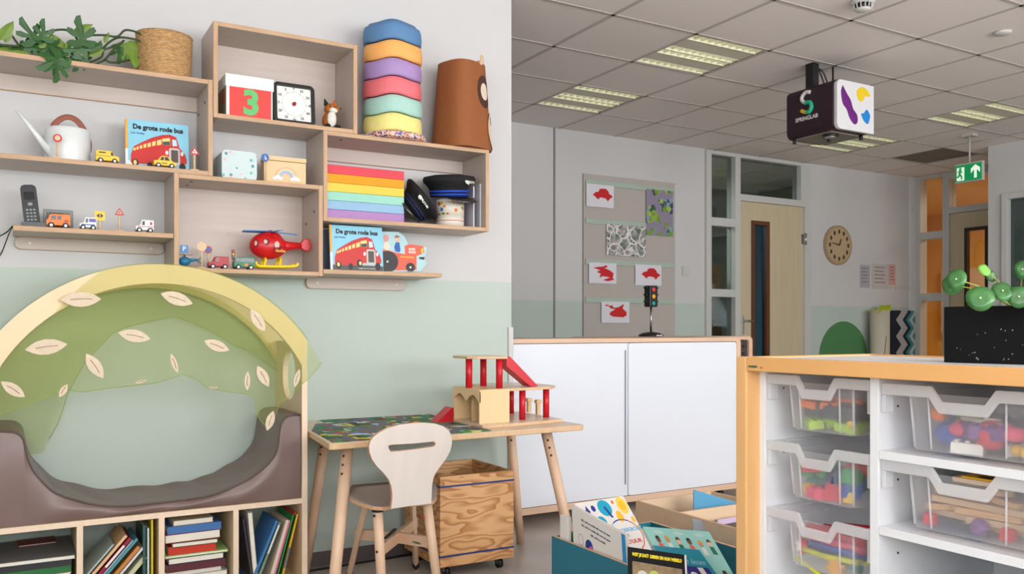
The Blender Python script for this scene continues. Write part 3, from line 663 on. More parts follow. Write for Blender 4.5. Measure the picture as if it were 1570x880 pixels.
b = MB(hr); b.prism([(p.x, p.z) for p in (hp_(460, 373), hp_(464, 367), hp_(473, 366), hp_(477, 379), hp_(472, 386), hp_(464, 384), hp_(460, 380))], -.012, .012, 'y'); build('tail_fin', b, r, bevel=.004)
def port(u, v, ru, rv, ly=0):
    p = hp_(u, v); dx = (p.x-bc.x)/rx; dz = (p.z-bc.z)/rz_; k = max(0.05, 1-dx*dx-dz*dz); y = -.052*sqrt(k)
    nrm = Vector((dx/rx, y/.052/.052, dz/rz_)).normalized(); t1 = Vector((0, 0, 1)).cross(nrm).normalized(); t2 = nrm.cross(t1)
    for kk, m, nm, off in ((1, hd, 'window_rim', .0012), (.62, hl, 'window_opening', .002)):
        o = Vector((p.x, y, p.z)); b = MB(m); pts = []
        for i in range(20):
            a = 2*PI*i/20; q = o+t1*(ru*kk*cos(a)-(ru*.3 if kk < 1 else 0))+t2*rv*kk*sin(a)
            dx2 = (q.x-bc.x)/rx; dz2 = (q.z-bc.z)/rz_; k2 = max(0.02, 1-dx2*dx2-dz2*dz2); q.y = -.052*sqrt(k2)-off; pts.append(q)
        b.add([o+Vector((0, -off-.001, 0))]+pts, [[0, 1+i, 1+(i+1) % 20] for i in range(20)]); build(nm, b, r)
port(390, 374, .009, .017); port(404, 372, .012, .015); port(422, 377, .019, .024)
lettering('lettering', 'GoGo', .016, M('heli_script', (255, 170, 60), .5), r, (hp_(425, 386).x, -.0505, hp_(425, 386).z), bold=.0006)
b = MB(hy)
for s_ in (-.035, .035):
    b.tube(smooth_path([hp_(389, 402, s_), hp_(391, 407, s_), hp_(400, 409, s_), hp_(430, 409.5, s_), hp_(450, 408.5, s_), hp_(453, 404, s_)]), .0062, 10)
for u_ in (405, 428):
    b.tube(smooth_path([hp_(u_-3, 408, -.035), hp_(u_, 399, -.025), hp_(u_, 396, 0), hp_(u_, 399, .025), hp_(u_-3, 408, .035)]), .006, 8)
build('skids', b, r)
zs_ = min((p.z for p in b.v)); 
ob_ = r.children[-1]; ob_.location.z = -zs_
hub = hp_(414, 356)
b = MB(hb); b.cyl(hub+Vector((0, 0, -.012)), hub+Vector((0, 0, .008)), .013, .009); 
for k in range(4):
    a = radians(8+90*k); d = Vector((cos(a), sin(a), 0)); n_ = Vector((-sin(a), cos(a), 0))
    p0 = hub+d*.008; p1 = hub+d*.118+Vector((0, 0, -.004))
    b.add([p0-n_*.011, p1-n_*.010, p1+n_*.010+Vector((0, 0, .005)), p0+n_*.011+Vector((0, 0, .006)), p0-n_*.011-Vector((0, 0, .004)), p1-n_*.010-Vector((0, 0, .004)), p1+n_*.010+Vector((0, 0, .001)), p0+n_*.011+Vector((0, 0, .002))], [[0, 1, 2, 3], [7, 6, 5, 4], [0, 4, 5, 1], [1, 5, 6, 2], [2, 6, 7, 3], [3, 7, 4, 0]])
build('rotor', b, r)

# ------------------------------------------------------------------ phone, grey box
c = at(52, 320, Y=3.62); z = 1.448
pg = M('phone_grey', (52, 54, 58), .35); pgl = M('phone_key', (150, 154, 160), .4)
r = thing('cordless_phone', 'black cordless phone standing in its charger on the left ledge', 'phone', (c.x, 3.62, z))
b = MB(pg); b.prism(rrect(-.042, .046, 0, .02, .008), -.045, .04, 'y'); build('charger', b, r, bevel=.004)
Tt = Matrix.Translation((-.004, .004, .012)) @ Matrix.Rotation(radians(-8), 4, 'X') @ Matrix.Rotation(radians(-6), 4, 'Y')
def hprf(z_): return .0245+.004*sin(z_*PI)
b = MB(pg); b.prism([(x*1.0, y) for x, y in rrect(-.026, .026, 0, .152, .016)], -.012, .012, 'y', T=Tt); h_ = build('handset', b, r, bevel=.005)
b = MB(M('phone_screen', (28, 30, 34), .12)); b.prism(rrect(-.017, .017, .095, .125, .003), -.0128, -.0118, 'y', T=Tt); build('screen', b, h_)
b = MB(pgl); b.prism(ell(0, .078, .008, .006), -.0136, -.0118, 'y', T=Tt); build('navigation_key', b, h_)
b = MB(pgl)
for i in range(3):
    for j in range(4): b.prism(rrect(-.016+i*.0115, -.008+i*.0115, .016+j*.0125, .022+j*.0125, .002), -.0132, -.0118, 'y', T=Tt)
o = build('keypad', b, h_); o['label'] = 'rows of small grey keys'
b = MB(blackp); b.tube(smooth_path([at(25, 346, Y=3.6), at(19, 347, Y=3.545), at(10, 356, Y=3.57), at(-8, 366, Y=3.6)]), .0022, 7); b.tube(smooth_path([at(19, 349, Y=3.6), at(14, 358, Y=3.7), at(4, 384, Y=3.77), at(-3, 396, Y=3.775)]), .0022, 7)
solo('phone_cable', 'thin black cable leaving the left ledge behind the phone', 'cable', b)
p0 = at(66, 330, Y=3.66); p1 = at(112, 330, Y=3.66); zt = at(90, 322, Y=3.66).z
b = MB(M('grey_card', (128, 134, 130), .5)); b.box(p0.x, p1.x, 3.65, 3.665, z, zt, T=None); b.prism([(p0.x+.012, z+.012), (p1.x-.012, z+.012), (p1.x-.012, zt-.012), (p0.x+.012, zt-.012)], 3.646, 3.651, 'y', M('grey_card_dark', (86, 92, 90), .4))
solo('framed_card', 'low grey framed card standing behind the orange toy truck', 'frame', b, bevel=.002)

# ------------------------------------------------------------------ picture books with the red bus
sky = M('cover_blue', (142, 208, 232), .3, spec=.5, vary=.06, scale=14); busr = M('bus_red', (206, 40, 34), .4, vary=.08, scale=12); bing = M('bus_black', (20, 18, 18), .4); busw = M('bus_window', (240, 214, 130), .4)
pagew = M('pages', (236, 230, 216), .8); grill = M('bus_grille', (92, 76, 70), .5); chro = M('bus_chrome', (196, 200, 196), .5); spiney = M('spine_orange', (240, 170, 60), .4)
def bus_book(label, loc, W, H, tilt, road):
    r = thing('picture_book', label, 'book', loc, group='picture books with a red bus', rot=(radians(-tilt), 0, 0))
    D = .012
    b = MB(sky); b.box(0, W, 0, .002, 0, H); b.box(0, W, D-.002, D, 0, H); b.box(0, .002, 0.0001, D-.0001, 0, H); build('cover', b, r)
    b = MB(pagew); b.box(.002, W-.004, .002, D-.002, .004, H-.004); build('pages', b, r)
    fx = lambda x: W*(x-80)/1065; fz = lambda y: H*(790-y)/750
    def pl(pts, m, nm, y, sm=False, lab=None):
        if sm: pts = [(q.x, q.y) for q in smooth_path([(a, c_, 0) for a, c_ in pts+[pts[0]]], 3)[:-1]]
        b = MB(m); b.prism([(fx(a), fz(c_)) for a, c_ in pts], y-.0003, y, 'y'); o = build(nm, b, r)
        if lab: o['label'] = lab
    pl([(80, 40), (122, 40), (122, 490), (80, 490)], spiney, 'spine_strip', -.0002)
    pl([(80, 490), (122, 490), (122, 790), (80, 790)], whit, 'spine_strip', -.0002)
    pl([(124, 660), (300, 740), (1140, 730), (1140, 788), (124, 788)] if not road else [(124, 700), (400, 690), (1140, 700), (1140, 788), (124, 788)], whit if not road else M('road_dark', (84, 84, 82), .5), 'road', -.0002)
    pl([(165, 700), (168, 580), (215, 450), (350, 375), (520, 290), (690, 232), (820, 212), (930, 245), (962, 330), (985, 410), (1075, 500), (1110, 590), (1100, 665), (1000, 690), (690, 690), (500, 700), (300, 705)], busr, 'bus_body', -.0004)
    for a, c_, w_, h_ in ((212, 470, 36, 44), (262, 450, 34, 46), (315, 425, 42, 52), (378, 398, 48, 60), (445, 375, 54, 66), (520, 345, 60, 72), (602, 315, 76, 84)):
        pl([(a, c_+h_*.15), (a+w_, c_-h_*.15), (a+w_, c_+h_*.8), (a, c_+h_*1.05)], busw, 'bus_window', -.0007)
    pl([(690, 290), (820, 265), (832, 380), (700, 385)], busw, 'bus_window', -.0007); pl([(700, 335), (820, 320), (828, 378), (704, 384)], M('bus_driver', (60, 80, 84), .5), 'driver_window', -.001)
    pl([(862, 285), (930, 290), (948, 380), (868, 390)], M('cover_blue_light', (190, 226, 240), .4), 'windscreen', -.0007)
    pl([(805, 440), (830, 420), (960, 420), (990, 445), (990, 660), (805, 660)], chro, 'radiator', -.0007); pl([(840, 450), (960, 450), (960, 640), (840, 640)], grill, 'radiator_grille', -.001)
    for x_, y_, rr in ((768, 500, 24), (1028, 498, 24)): pl(ell(x_, y_, rr, rr*1.4, 14), whit, 'headlight', -.001)
    pl([(690, 655), (1105, 655), (1100, 685), (700, 690)], chro, 'bumper', -.001)
    for x_, y_, rr in ((240, 700, 54), (480, 720, 46), (660, 660, 56), (1030, 705, 56)):
        pl(ell(x_, y_, rr, rr*1.15, 18), bing, 'bus_wheel', -.0013)
    for x_, y_, rr in ((236, 692, 28), (672, 660, 26)): pl(ell(x_, y_, rr, rr*1.3, 16), busw, 'bus_hub', -.0016)
    o = lettering('title', 'De grote rode bus', H*.135, bing, r, (fx(628), -.0006, fz(145)), bold=.0012, sx=W*.84/(H*.135*8.0))
    lettering('author_line', 'Judy Hindley', H*.05, M('ink_blue', (60, 96, 130), .5), r, (fx(285), -.0006, fz(240)), bold=.0002)
    if road: lettering('small_print', 'Uitgeverij voor kinderboeken', H*.04, whit, r, (fx(850), -.0006, fz(745)))
    return r
Yb = 3.63
a = at(192.5, 200, Y=Yb).x; q = at(290, 200, Y=Yb).x; zt = at(240, 185, Y=Yb).z
bus_book('picture book with a red bus on the cover, standing on the upper left shelf', (a, Yb, 1.7035), q-a, (zt-1.7035), 6, False)
Yb = 3.575; a = at(507, 400, Y=Yb).x; q = at(588, 400, Y=Yb).x; zt = at(530, 344.5, Y=Yb).z
bus_book('picture book with a red bus on the lowest right ledge', (a, Yb, 1.3305), q-a, zt-1.3305, 6, True)
p0 = at(503, 380, Y=3.66); p1 = at(560, 380, Y=3.66)
b = MB(M('slate_book', (110, 116, 134), .5)); b.box(1.15, p1.x, 3.70, 3.712, 1.33, 1.33+.19); b.box(1.152, p1.x-.002, 3.7021, 3.7099, 1.332, 1.523, pagew)
solo('picture_book', 'slate blue book standing mostly hidden behind the lower bus book', 'book', b)

# tractor shaped board book
r = thing('board_book', 'board book cut in the shape of an orange red tractor', 'book', (at(588, 400, Y=3.62).x, 3.62, 1.3305), rot=(radians(-5), 0, 0))
X0 = r.location.x
def tp(cx_, cy_): # crop px (1489x880 over 480..700, 320..450)
    u = 480+cx_/6.768; v = 320+cy_/6.769; p = at(u, v, Y=3.62); return (p.x-X0, max(0.0, p.z-1.3305))
def tpl(pts, m, nm, y, th=.0004, sm=False):
    if sm: pts = [(q.x, q.y) for q in smooth_path([(a_, c_, 0) for a_, c_ in pts+[pts[0]]], 3)[:-1]]
    b = MB(m); b.prism([tp(*q) for q in pts], y-th, y, 'y'); return build(nm, b, r)
tract = M('tractor_orange', (226, 92, 64), .4, vary=.06, scale=20); paleb = M('pale_blue', (176, 214, 220), .4)
tpl([(660, 655), (660, 240), (735, 232), (900, 235), (960, 280), (1000, 370), (1100, 380), (1190, 400), (1180, 460), (1150, 520), (1190, 560), (1110, 652)], paleb, 'pages', .012, .012)
tpl([(660, 640), (660, 440), (760, 420), (860, 450), (960, 470), (960, 380), (1010, 365), (1150, 385), (1165, 450), (1120, 475), (1080, 490), (1075, 636), (880, 640)], tract, 'tractor_body', -.0001)
for cx_, cy_, rr in ((775, 548, 112), (1012, 608, 48)):
    tpl([(cx_+rr*cos(2*PI*i/28), min(650, cy_+rr*sin(2*PI*i/28))) for i in range(28)], bing, 'tractor_wheel', -.0006)
    tpl(ell(cx_, cy_, 11, n=12), whit, 'wheel_hub', -.0011)
tpl([(850, 390), (870, 345), (905, 345), (915, 430), (905, 450), (860, 440)], M('overall_blue', (40, 96, 180), .5), 'driver_overall', -.0006)
tpl(ell(885, 308, 24, 34, 14), M('skin_tone', (232, 186, 160), .6), 'driver_head', -.0006)
tpl([(855, 285), (880, 268), (910, 282), (905, 296), (860, 298)], M('hat_brown', (150, 120, 100), .6), 'driver_hat', -.0009)
tpl(ell(770, 300, 30, 40, 14), M('pig_pink', (232, 160, 156), .6), 'pig', -.0006); tpl(ell(770, 385, 34, 44, 14), M('cream_print', (240, 226, 200), .6), 'sheep', -.0006)
tpl([(1110, 500), (1165, 500), (1155, 528), (1105, 520)], bing, 'exhaust', -.0006); tpl(ell(1140, 432, 14, 28, 12), yel, 'lamp', -.0006)
tx, tz = tp(1035, 418); lettering('title', 'BOER', .013, whit, r, (tx, -.001, tz), bold=.0006)
tx, tz = tp(1035, 450); lettering('title', 'BORIS', .013, whit, r, (tx, -.001, tz), bold=.0006)
tx, tz = tp(980, 502); lettering('subtitle', 'OP DE BOERDERIJ', .0085, yel, r, (tx, -.001, tz), bold=.0004)
# ------------------------------------------------------------------ top shelf box: number box, timer, fox
Y = 3.56; z = 1.938; xa = at(347, 150, Y=Y).x; xb = at(418, 150, Y=Y).x; W = xb-xa; zt = at(380, 117, Y=Y).z; H = zt-z
r = thing('number_box', 'red storage box with white lid and a big green 3', 'box', (xa, Y, z))
b = MB(whit); b.box(0, W, 0, .16, 0, H-.03); build('body', b, r, bevel=.001)
b = MB(M('box_red', (226, 62, 56), .5)); b.box(.012, W-.006, -.001, 0, 0.001, H-.032); o = build('front_sheet', b, r); o['label'] = 'red front sheet'
b = MB(M('box_olive', (150, 140, 104), .6)); b.box(-.001, 0, .005, .155, .0, H-.03); build('side_sheet', b, r)
b = MB(redp); b.prism(ell(.05, H*.5, .02, .03), -.0018, -.001, 'x'); build('side_print', b, r)
b = MB(whit); b.box(-.004, W+.004, -.004, .164, H-.05, H); build('lid', b, r, bevel=.001)
lettering('number', '3', H*.80, M('box_green', (96, 192, 112), .5), r, (W*.53, -.0016, (H-.05)*.49), bold=.0055, sx=1.0)
xa = at(420, 150, Y=Y).x; xb = at(484, 150, Y=Y).x; W = xb-xa; zt = at(450, 126, Y=Y).z; H = zt-z
r = thing('timer_clock', 'square black framed timer with white dial and red knob', 'clock', (xa, Y, z), rot=(radians(-5), 0, 0))
b = MB(blackp); b.prism(rrect(0, W, 0, H, .022), 0, .032, 'y', holes=[rrect(.016, W-.016, .016, H-.016, .006)]); build('frame', b, r, bevel=.003)
b = MB(blackp); b.box(.014, W-.014, .012, .03, .014, H-.014); build('case', b, r)
b = MB(whit); b.box(.015, W-.015, .008, .012, .015, H-.015); build('dial', b, r)
tk = MB(M('dial_ink', (60, 60, 62), .5)); cxx, czz = W/2, H/2
for k in range(60):
    a = 2*PI*k/60; r1 = W*.27; r2 = W*(.31 if k % 5 else .33)
    if k % 5 and k % 2: continue
    d = Vector((sin(a), 0, cos(a))); n_ = Vector((cos(a), 0, -sin(a)))*.0005; c0 = Vector((cxx, .0074, czz))
    tk.add([c0+d*r1-n_, c0+d*r2-n_, c0+d*r2+n_, c0+d*r1+n_], [[0, 1, 2, 3]])
o = build('tick_marks', tk, r); o['kind'] = 'stuff'
for k in range(12):
    a = -2*PI*k/12; lettering('numeral', str(5*k), H*.085, tk.mats[0], r, (cxx+W*.385*sin(a), .0073, czz+W*.385*cos(a)), bold=.0003)
b = MB(M('knob_red', (150, 16, 26), .35)); b.cyl((cxx, .008, czz), (cxx, -.004, czz), .0085, .007, n=20); build('knob', b, r)
# fox
c = at(506, 175, Y=3.60); r = thing('plush_fox', 'small orange and white plush fox sitting beside the timer', 'soft toy', (c.x, 3.60, z))
fur = M('fox_fur', (190, 104, 40), .9, vary=.3, scale=90, bump=.5); fw = M('fox_white', (232, 228, 220), .9, vary=.08, scale=90, bump=.5); fb = M('fox_black', (26, 22, 22), .8, bump=.4, scale=90)
b = MB(fur); b.sphere((0, .012, .042), .036, n=20, sc=(.85, .8, 1.15)); b.sphere((.004, .0, .092), .028, n=20, sc=(1.05, .95, .85)); build('body', b, r)
b = MB(fw); b.sphere((.002, -.018, .046), .026, n=16, sc=(.8, .5, 1.35)); b.sphere((.008, -.022, .083), .018, n=14, sc=(1.1, .8, .7)); build('chest', b, r)
b = MB(fur); b.sphere((.02, -.026, .090), .011, n=12, sc=(1.5, .9, .7)); build('snout', b, r)
for s_ in (-1, 1):
    b = MB(fb); b.sphere((.004+s_*.022, -.022, .012), .014, n=12, sc=(.9, 1.5, .75)); build('leg', b, r)
    b = MB(fb if s_ < 0 else fur); b.cyl((.002+s_*.018, 0, .108), (-.002+s_*.022, .002, .134), .012, .002, n=8); build('ear', b, r)
b = MB(blackp); b.sphere((.036, -.03, .092), .004, n=8); build('nose', b, r)
for q in ((.012, -.027, .098), (-.008, -.026, .098)): b = MB(blackp); b.sphere(q, .003, n=8); build('eye', b, r)

# middle gap: dotted case and rainbow box
z = 1.6855
def dots(name, base, cols, sc=70, thr=.18):
    m, N, L, b = MN(name); b.inputs['Roughness'].default_value = .6
    tc = N.new('ShaderNodeTexCoord'); vo = N.new('ShaderNodeTexVoronoi'); vo.inputs['Scale'].default_value = sc; L.new(tc.outputs['Object'], vo.inputs['Vector'])
    lt = N.new('ShaderNodeMath'); lt.operation = 'LESS_THAN'; lt.inputs[1].default_value = thr; L.new(vo.outputs['Distance'], lt.inputs[0])
    sp = N.new('ShaderNodeSeparateColor'); L.new(vo.outputs['Color'], sp.inputs[0]); cr = N.new('ShaderNodeValToRGB'); cr.color_ramp.interpolation = 'CONSTANT'
    while len(cr.color_ramp.elements) < len(cols): cr.color_ramp.elements.new(.5)
    for i, cc in enumerate(cols): cr.color_ramp.elements[i].position = i/len(cols); cr.color_ramp.elements[i].color = (*lin(cc), 1)
    L.new(sp.outputs[0], cr.inputs[0]); mx = N.new('ShaderNodeMix'); mx.data_type = 'RGBA'; mx.inputs['A'].default_value = (*lin(base), 1)
    L.new(lt.outputs[0], mx.inputs['Factor']); L.new(cr.outputs[0], mx.inputs['B']); L.new(mx.outputs['Result'], b.inputs['Base Color']); return m
dm = dots('dotted_mint', (206, 222, 222), [(120, 190, 180), (236, 190, 190), (90, 150, 160), (206, 222, 222), (206, 222, 222)], 46, .30)
xa = at(340, 250, Y=3.58).x; xb = at(394, 250, Y=3.58).x; zt = at(365, 231, Y=3.58).z
b = MB(dm); b.prism(rrect(xa, xb, z, zt, .02, 6), 3.58, 3.73, 'y'); 
r = thing('dotted_case', 'small pale mint case with coloured dots on the middle shelf', 'case', ((xa+xb)/2, 3.58, z)); build('body', b, r, world=True, bevel=.008, seg=3)
b = MB(M('case_band', (150, 166, 166), .5)); b.prism(rrect(xa-.0015, xb+.0015, z, zt+.0015, .021, 6), 3.65, 3.656, 'y'); build('seam', b, r, world=True)
xa = at(408, 250, Y=3.60).x; xb = at(469, 250, Y=3.60).x; zt = at(440, 241, Y=3.60).z; W = xb-xa; H = zt-z
r = thing('rainbow_box', 'peach coloured card box with a pastel rainbow between two clouds', 'box', (xa, 3.60, z))
b = MB(M('peach', (240, 202, 156), .6)); b.box(0, W, 0, .09, 0, H-.02); build('body', b, r, bevel=.001)
b = MB(M('peach')); b.box(-.0015, W+.0015, -.0015, .0915, H-.018, H); build('lid', b, r, bevel=.001)
for k, cc in enumerate(((238, 176, 160), (244, 220, 160), (186, 220, 196), (170, 190, 226), (206, 180, 220))):
    ro = .046-.0055*k; ri = ro-.005
    b = MB(M('pastel_%d' % k if 0 else 'pastel_' + 'abcde'[k], cc, .6)); pts = ell(W/2, H*.24, ro, n=18, a0=0, a1=PI)+ell(W/2, H*.24, ri, n=18, a0=PI, a1=0)
    b.prism(pts, -.0030, -.0018, 'y'); o = build('rainbow_stripe', b, r)
for s_ in (-1, 1):
    b = MB(whit)
    for dx, dz, rr in ((0, 0, .012), (-.013, -.004, .009), (.013, -.004, .009)): b.prism(ell(W/2+s_*.037+dx, H*.24+dz, rr, rr*.8, 16), -.0045-.0002*rr*100, -.0031, 'y')
    build('cloud', b, r)

# ------------------------------------------------------------------ stacked stepping stones
z = 1.9205; cS = at(602, 120, Y=3.635); cs = Vector((cS.x, 3.635, 0))
spk = dots('speckled_foam', (226, 196, 170), [(200, 90, 110), (240, 220, 200), (120, 110, 170), (230, 150, 90), (60, 60, 90), (240, 200, 210)], 120, .6)
b = MB(spk); b.lathe([(.138, .0), (.150, .006), (.153, .015), (.150, .024), (.140, .029), (0, .029)], 48, fn=lambda q, j: 1+.008*sin(q*5))
solo('foam_disc', 'speckled multicoloured round foam disc under the stack of wavy stones', 'disc', b, loc=(cs.x, cs.y, z))
stz = z+.0295; names = [('pastel yellow', (242, 230, 142)), ('mint green', (172, 214, 202)), ('coral pink', (236, 118, 126)), ('lilac', (172, 142, 196)), ('apricot orange', (250, 180, 100)), ('denim blue', (92, 136, 182))]
ztop = at(602, 33, Y=3.60).z; pit = (ztop-stz)/6.35
for k, (nm, cc) in enumerate(names):
    m = M('stone_'+nm.replace(' ', '_'), cc, .65, vary=.04, scale=60, bump=.15)
    R = .1335; h = pit*.985
    b = MB(m); n = 48; rings = [(R*.80, .004), (R*.96, .0), (R*.99, h*.12), (R, h*.4), (R*.985, h*.75), (R*.95, h*.93), (R*.86, h*1.0)]
    rings += [(R*.8, h*1.16), (R*.6, h*1.3), (R*.3, h*1.34), (.001, h*1.35)] if k == 5 else [(R*.7, h*.985), (.001, h*.975)]
    vs = []
    for j, (rr, zz) in enumerate(rings):
        for i in range(n):
            a = 2*PI*i/n; wv_ = .0048*cos(4*a+1.35)*min(1, rr/(R*.8)) if rr > .02 else 0
            vs.append((rr*cos(a)*(1+.01*cos(6*a)), rr*sin(a)*(1+.01*cos(6*a)), zz+wv_))
    fs = [[j*n+i, j*n+(i+1) % n, (j+1)*n+(i+1) % n, (j+1)*n+i] for j in range(len(rings)-1) for i in range(n)]+[list(range(n))[::-1]]
    b.add(vs, fs, smooth=True)
    pos = 'at the bottom of' if k == 0 else 'on top of' if k == 5 else 'in'
    solo('stepping_stone', '%s wavy foam stepping stone %s the stack' % (nm, pos), 'stepping stone', b, group='pastel wavy stones stacked on the right shelf', loc=(cs.x+.002*sin(k*2), cs.y, stz+k*pit))

# ------------------------------------------------------------------ brown bear bin
felt = M('brown_felt', (150, 88, 46), .75, vary=.05, scale=40); crm = M('cream_felt', (228, 204, 184), .7); dbr = M('dark_brown_felt', (74, 44, 32), .7)
cB = at(707, 160, Y=3.635); z = 1.9205; zt = at(707, 97, Y=3.6).z; H = zt-z
r = thing('bear_bin', 'brown felt storage bin with a bear face looking right', 'bin', (cB.x+.002, 3.635, z))
def sec(a, t, off=0):
    ph = a-radians(-116.6-45); cc = abs(cos(ph)); ss = abs(sin(ph)); e = 3.0
    rr = 1/((cc**e+ss**e)**(1/e)); R0 = .128-.028*t+off; return Vector((rr*R0*cos(a), rr*R0*sin(a), t*H))
b = MB(felt); b.grid(lambda u_, t: sec(2*PI*u_, t), 64, 8); b.grid(lambda u_, t: sec(2*PI*u_, 1-t*.12, -.004), 64, 2)
vs = [sec(2*PI*i/64, 1) for i in range(64)]+[sec(2*PI*i/64, 1, -.004) for i in range(64)]; b.add(vs, [[i, (i+1) % 64, 64+(i+1) % 64, 64+i] for i in range(64)])
vs = [sec(2*PI*i/64, .86, -.004) for i in range(64)]; b.add(vs, [list(range(64))]); vs = [sec(2*PI*i/64, 0) for i in range(64)]; b.add(vs, [list(range(64))[::-1]])
build('body', b, r)
def patch(a0, t0, ra, rt, m, nm, off, ring=0):
    b = MB(m); n = 28; vs = []
    for j in range(5):
        k = ring+(1-ring)*j/4
        for i in range(n):
            q = 2*PI*i/n; vs.append(sec(radians(a0+ra*k*cos(q)), t0+rt*k*sin(q), off))
    b.add(vs, [[j*n+i, j*n+(i+1) % n, (j+1)*n+(i+1) % n, (j+1)*n+i] for j in range(4) for i in range(n)], smooth=True); return build(nm, b, r)
patch(-50, .67, 24, .19, dbr, 'eye_patch', .0015, .5); patch(-50, .67, 13, .10, crm, 'eye', .0020)
patch(8, .67, 22, .19, dbr, 'eye_patch', .0015, .5); patch(8, .67, 12, .10, crm, 'eye', .0020)
patch(-21, .24, 25, .22, crm, 'muzzle', .004); patch(-24, .36, 7, .05, dbr, 'nose', .006)
for a in (-46, 4):
    b = MB(crm); p = sec(radians(a), 1, -.004); d = Vector((cos(radians(a+90)), sin(radians(a+90)), 0))
    T_ = Matrix.Translation(p) @ Matrix.Rotation(radians(a+90), 4, 'Z')
    b.prism([(-.03, -.01), (-.024, .02), (-.008, .04), (.012, .045), (.026, .02), (.03, -.01)], -.003, .003, 'y', m=crm, em=M('ear_edge', (244, 190, 110), .6), T=T_); build('ear', b, r)

# ------------------------------------------------------------------ rainbow stack of sheets
z = 1.5535; cols = [('purple', (186, 144, 200)), ('light blue', (158, 198, 230)), ('mint', (166, 226, 206)), ('yellow', (252, 216, 92)), ('orange', (242, 168, 44)), ('red', (234, 84, 98))]
xa = 1.1415; xb = at(620, 300, Y=3.565).x; Ht = at(560, 257, Y=3.565).z-z; hh = Ht/6
for k, (nm, cc) in enumerate(cols):
    m, N, L, bb = MN('felt_sheets_'+nm.replace(' ', '_')); bb.inputs['Roughness'].default_value = .8; bb.inputs['Base Color'].default_value = (*lin(cc), 1)
    tc = N.new('ShaderNodeTexCoord'); wt = N.new('ShaderNodeTexWave'); wt.bands_direction = 'Z'; wt.inputs['Scale'].default_value = 90; wt.inputs['Distortion'].default_value = 1.5; wt.inputs['Detail'].default_value = 2
    mp = N.new('ShaderNodeMapping'); mp.inputs['Scale'].default_value = (.05, .05, 1); L.new(tc.outputs['Object'], mp.inputs[0]); L.new(mp.outputs[0], wt.inputs['Vector'])
    bp = N.new('ShaderNodeBump'); bp.inputs['Strength'].default_value = .5; bp.inputs['Distance'].default_value = .002; L.new(wt.outputs[0], bp.inputs['Height']); L.new(bp.outputs[0], bb.inputs['Normal'])
    b = MB(m); b.box(xa+.002*random.Random(k).random(), xb-.002*random.Random(k+9).random(), 3.565, 3.75, z+hh*k+.0003, z+hh*(k+1)-.0003)
    solo('sheet_pile', '%s pile of soft sheets %s the rainbow stack beside the police caps' % (nm, 'at the bottom of' if k == 0 else 'on top of' if k == 5 else 'in'), 'pile of sheets', b, group='rainbow stack of soft sheets', bevel=.0025)

# ------------------------------------------------------------------ police caps, tub, booklets
capb = M('cap_black', (18, 18, 22), .8, bump=.2, scale=60); capn = M('cap_navy', (24, 34, 74), .8); capbl = M('cap_blue', (24, 76, 196), .6); vis = M('visor_black', (14, 14, 16), .25, coat=.5)
def cap(label, loc, rot, band):
    r = thing('police_cap', label, 'cap', loc, group='police caps in the right shelf box', rot=rot)
    b = MB(capb); b.lathe([(.078, .0), (.080, .03), (.090, .045), (.108, .062), (.112, .074), (.104, .084), (.06, .092), (0, .094)], 40, fn=lambda q, j: 1+.02*sin(3*q+j)); b.lathe([(.076, .001), (.076, .02), (0, .03)], 32); build('crown', b, r)
    b = MB(band); b.lathe([(.0805, .006), (.0815, .013)], 40); b.lathe([(.0815, .019), (.0835, .027)], 40); build('band', b, r); r.children[-1]['label'] = 'two blue stripes round the cap'
    b = MB(vis)
    def fv(s_, t): 
        a = radians(-90-62+124*s_); k = sin(PI*s_)**.7; rr = .080+.052*t*k; return Vector((rr*cos(a), rr*sin(a), .004-.030*t*t*k))
    b.grid(fv, 24, 5); build('visor', b, r, solid=.002)
    tx = MB(whit); me = lettering('lettering', 'POLITIE', .020, whit, r, (.012, -.109, .060), (radians(62), 0, 0), bold=.0008)
    for v_ in me.data.vertices:
        x = v_.co.x; rr = .1; v_.co.y += (rr-sqrt(max(0, rr*rr-x*x)))*1.0
    b = MB(whit); pts = [((.010 if i % 2 else .018)*cos(PI*i/8+PI/2), (.010 if i % 2 else .018)*sin(PI*i/8+PI/2)) for i in range(16)]
    T_ = Matrix.Translation((-.012, -.108, .062)) @ Matrix.Rotation(radians(-28), 4, 'X'); b.prism([(x*.7, y) for x, y in pts], -.001, .001, 'y', T=T_); build('badge', b, r)
    return r
z = 1.5535
# tub first
c = at(690, 310, Y=3.635); zt = at(690, 291, Y=3.60).z; Rt = .066
tubm2 = dots('brick_print', (232, 224, 208), [(214, 60, 50), (60, 110, 190), (240, 190, 50), (70, 160, 80), (232, 224, 208), (232, 130, 60)], 46, .42)
r = thing('toy_tub', 'white round tub printed with coloured bricks under the police cap', 'tub', (c.x, 3.635, z))
b = MB(M('tub_cream', (232, 224, 208), .5)); b.lathe([(Rt, 0), (Rt, .055), ], 32); b.lathe([(0, 0.001), (Rt, 0)], 32); build('base', b, r)
b = MB(tubm2); b.lathe([(Rt+.0003, .055), (Rt+.0003, .120)], 32); build('print', b, r)
b = MB(M('tub_lid', (236, 236, 232), .4)); b.lathe([(Rt+.002, .118), (Rt+.002, .128), (Rt-.004, .130), (0, .130)], 32); build('lid', b, r)
b = MB(redp); b.lathe([(Rt+.0006, .027), (Rt+.0006, .030)], 32); build('red_line', b, r)
cap('black police cap with bright blue stripes sitting on the printed tub', (c.x-.012, 3.62, z+.142), (radians(4), radians(-7), radians(24)), capbl).scale = (1.12, 1.12, 1.12)
c1 = at(643, 310, Y=3.62)
cap('darker police cap leaning on its side against the rainbow stack', (c1.x-.026, 3.665, z+.082), (radians(8), radians(-6+58), radians(-14)), capn)
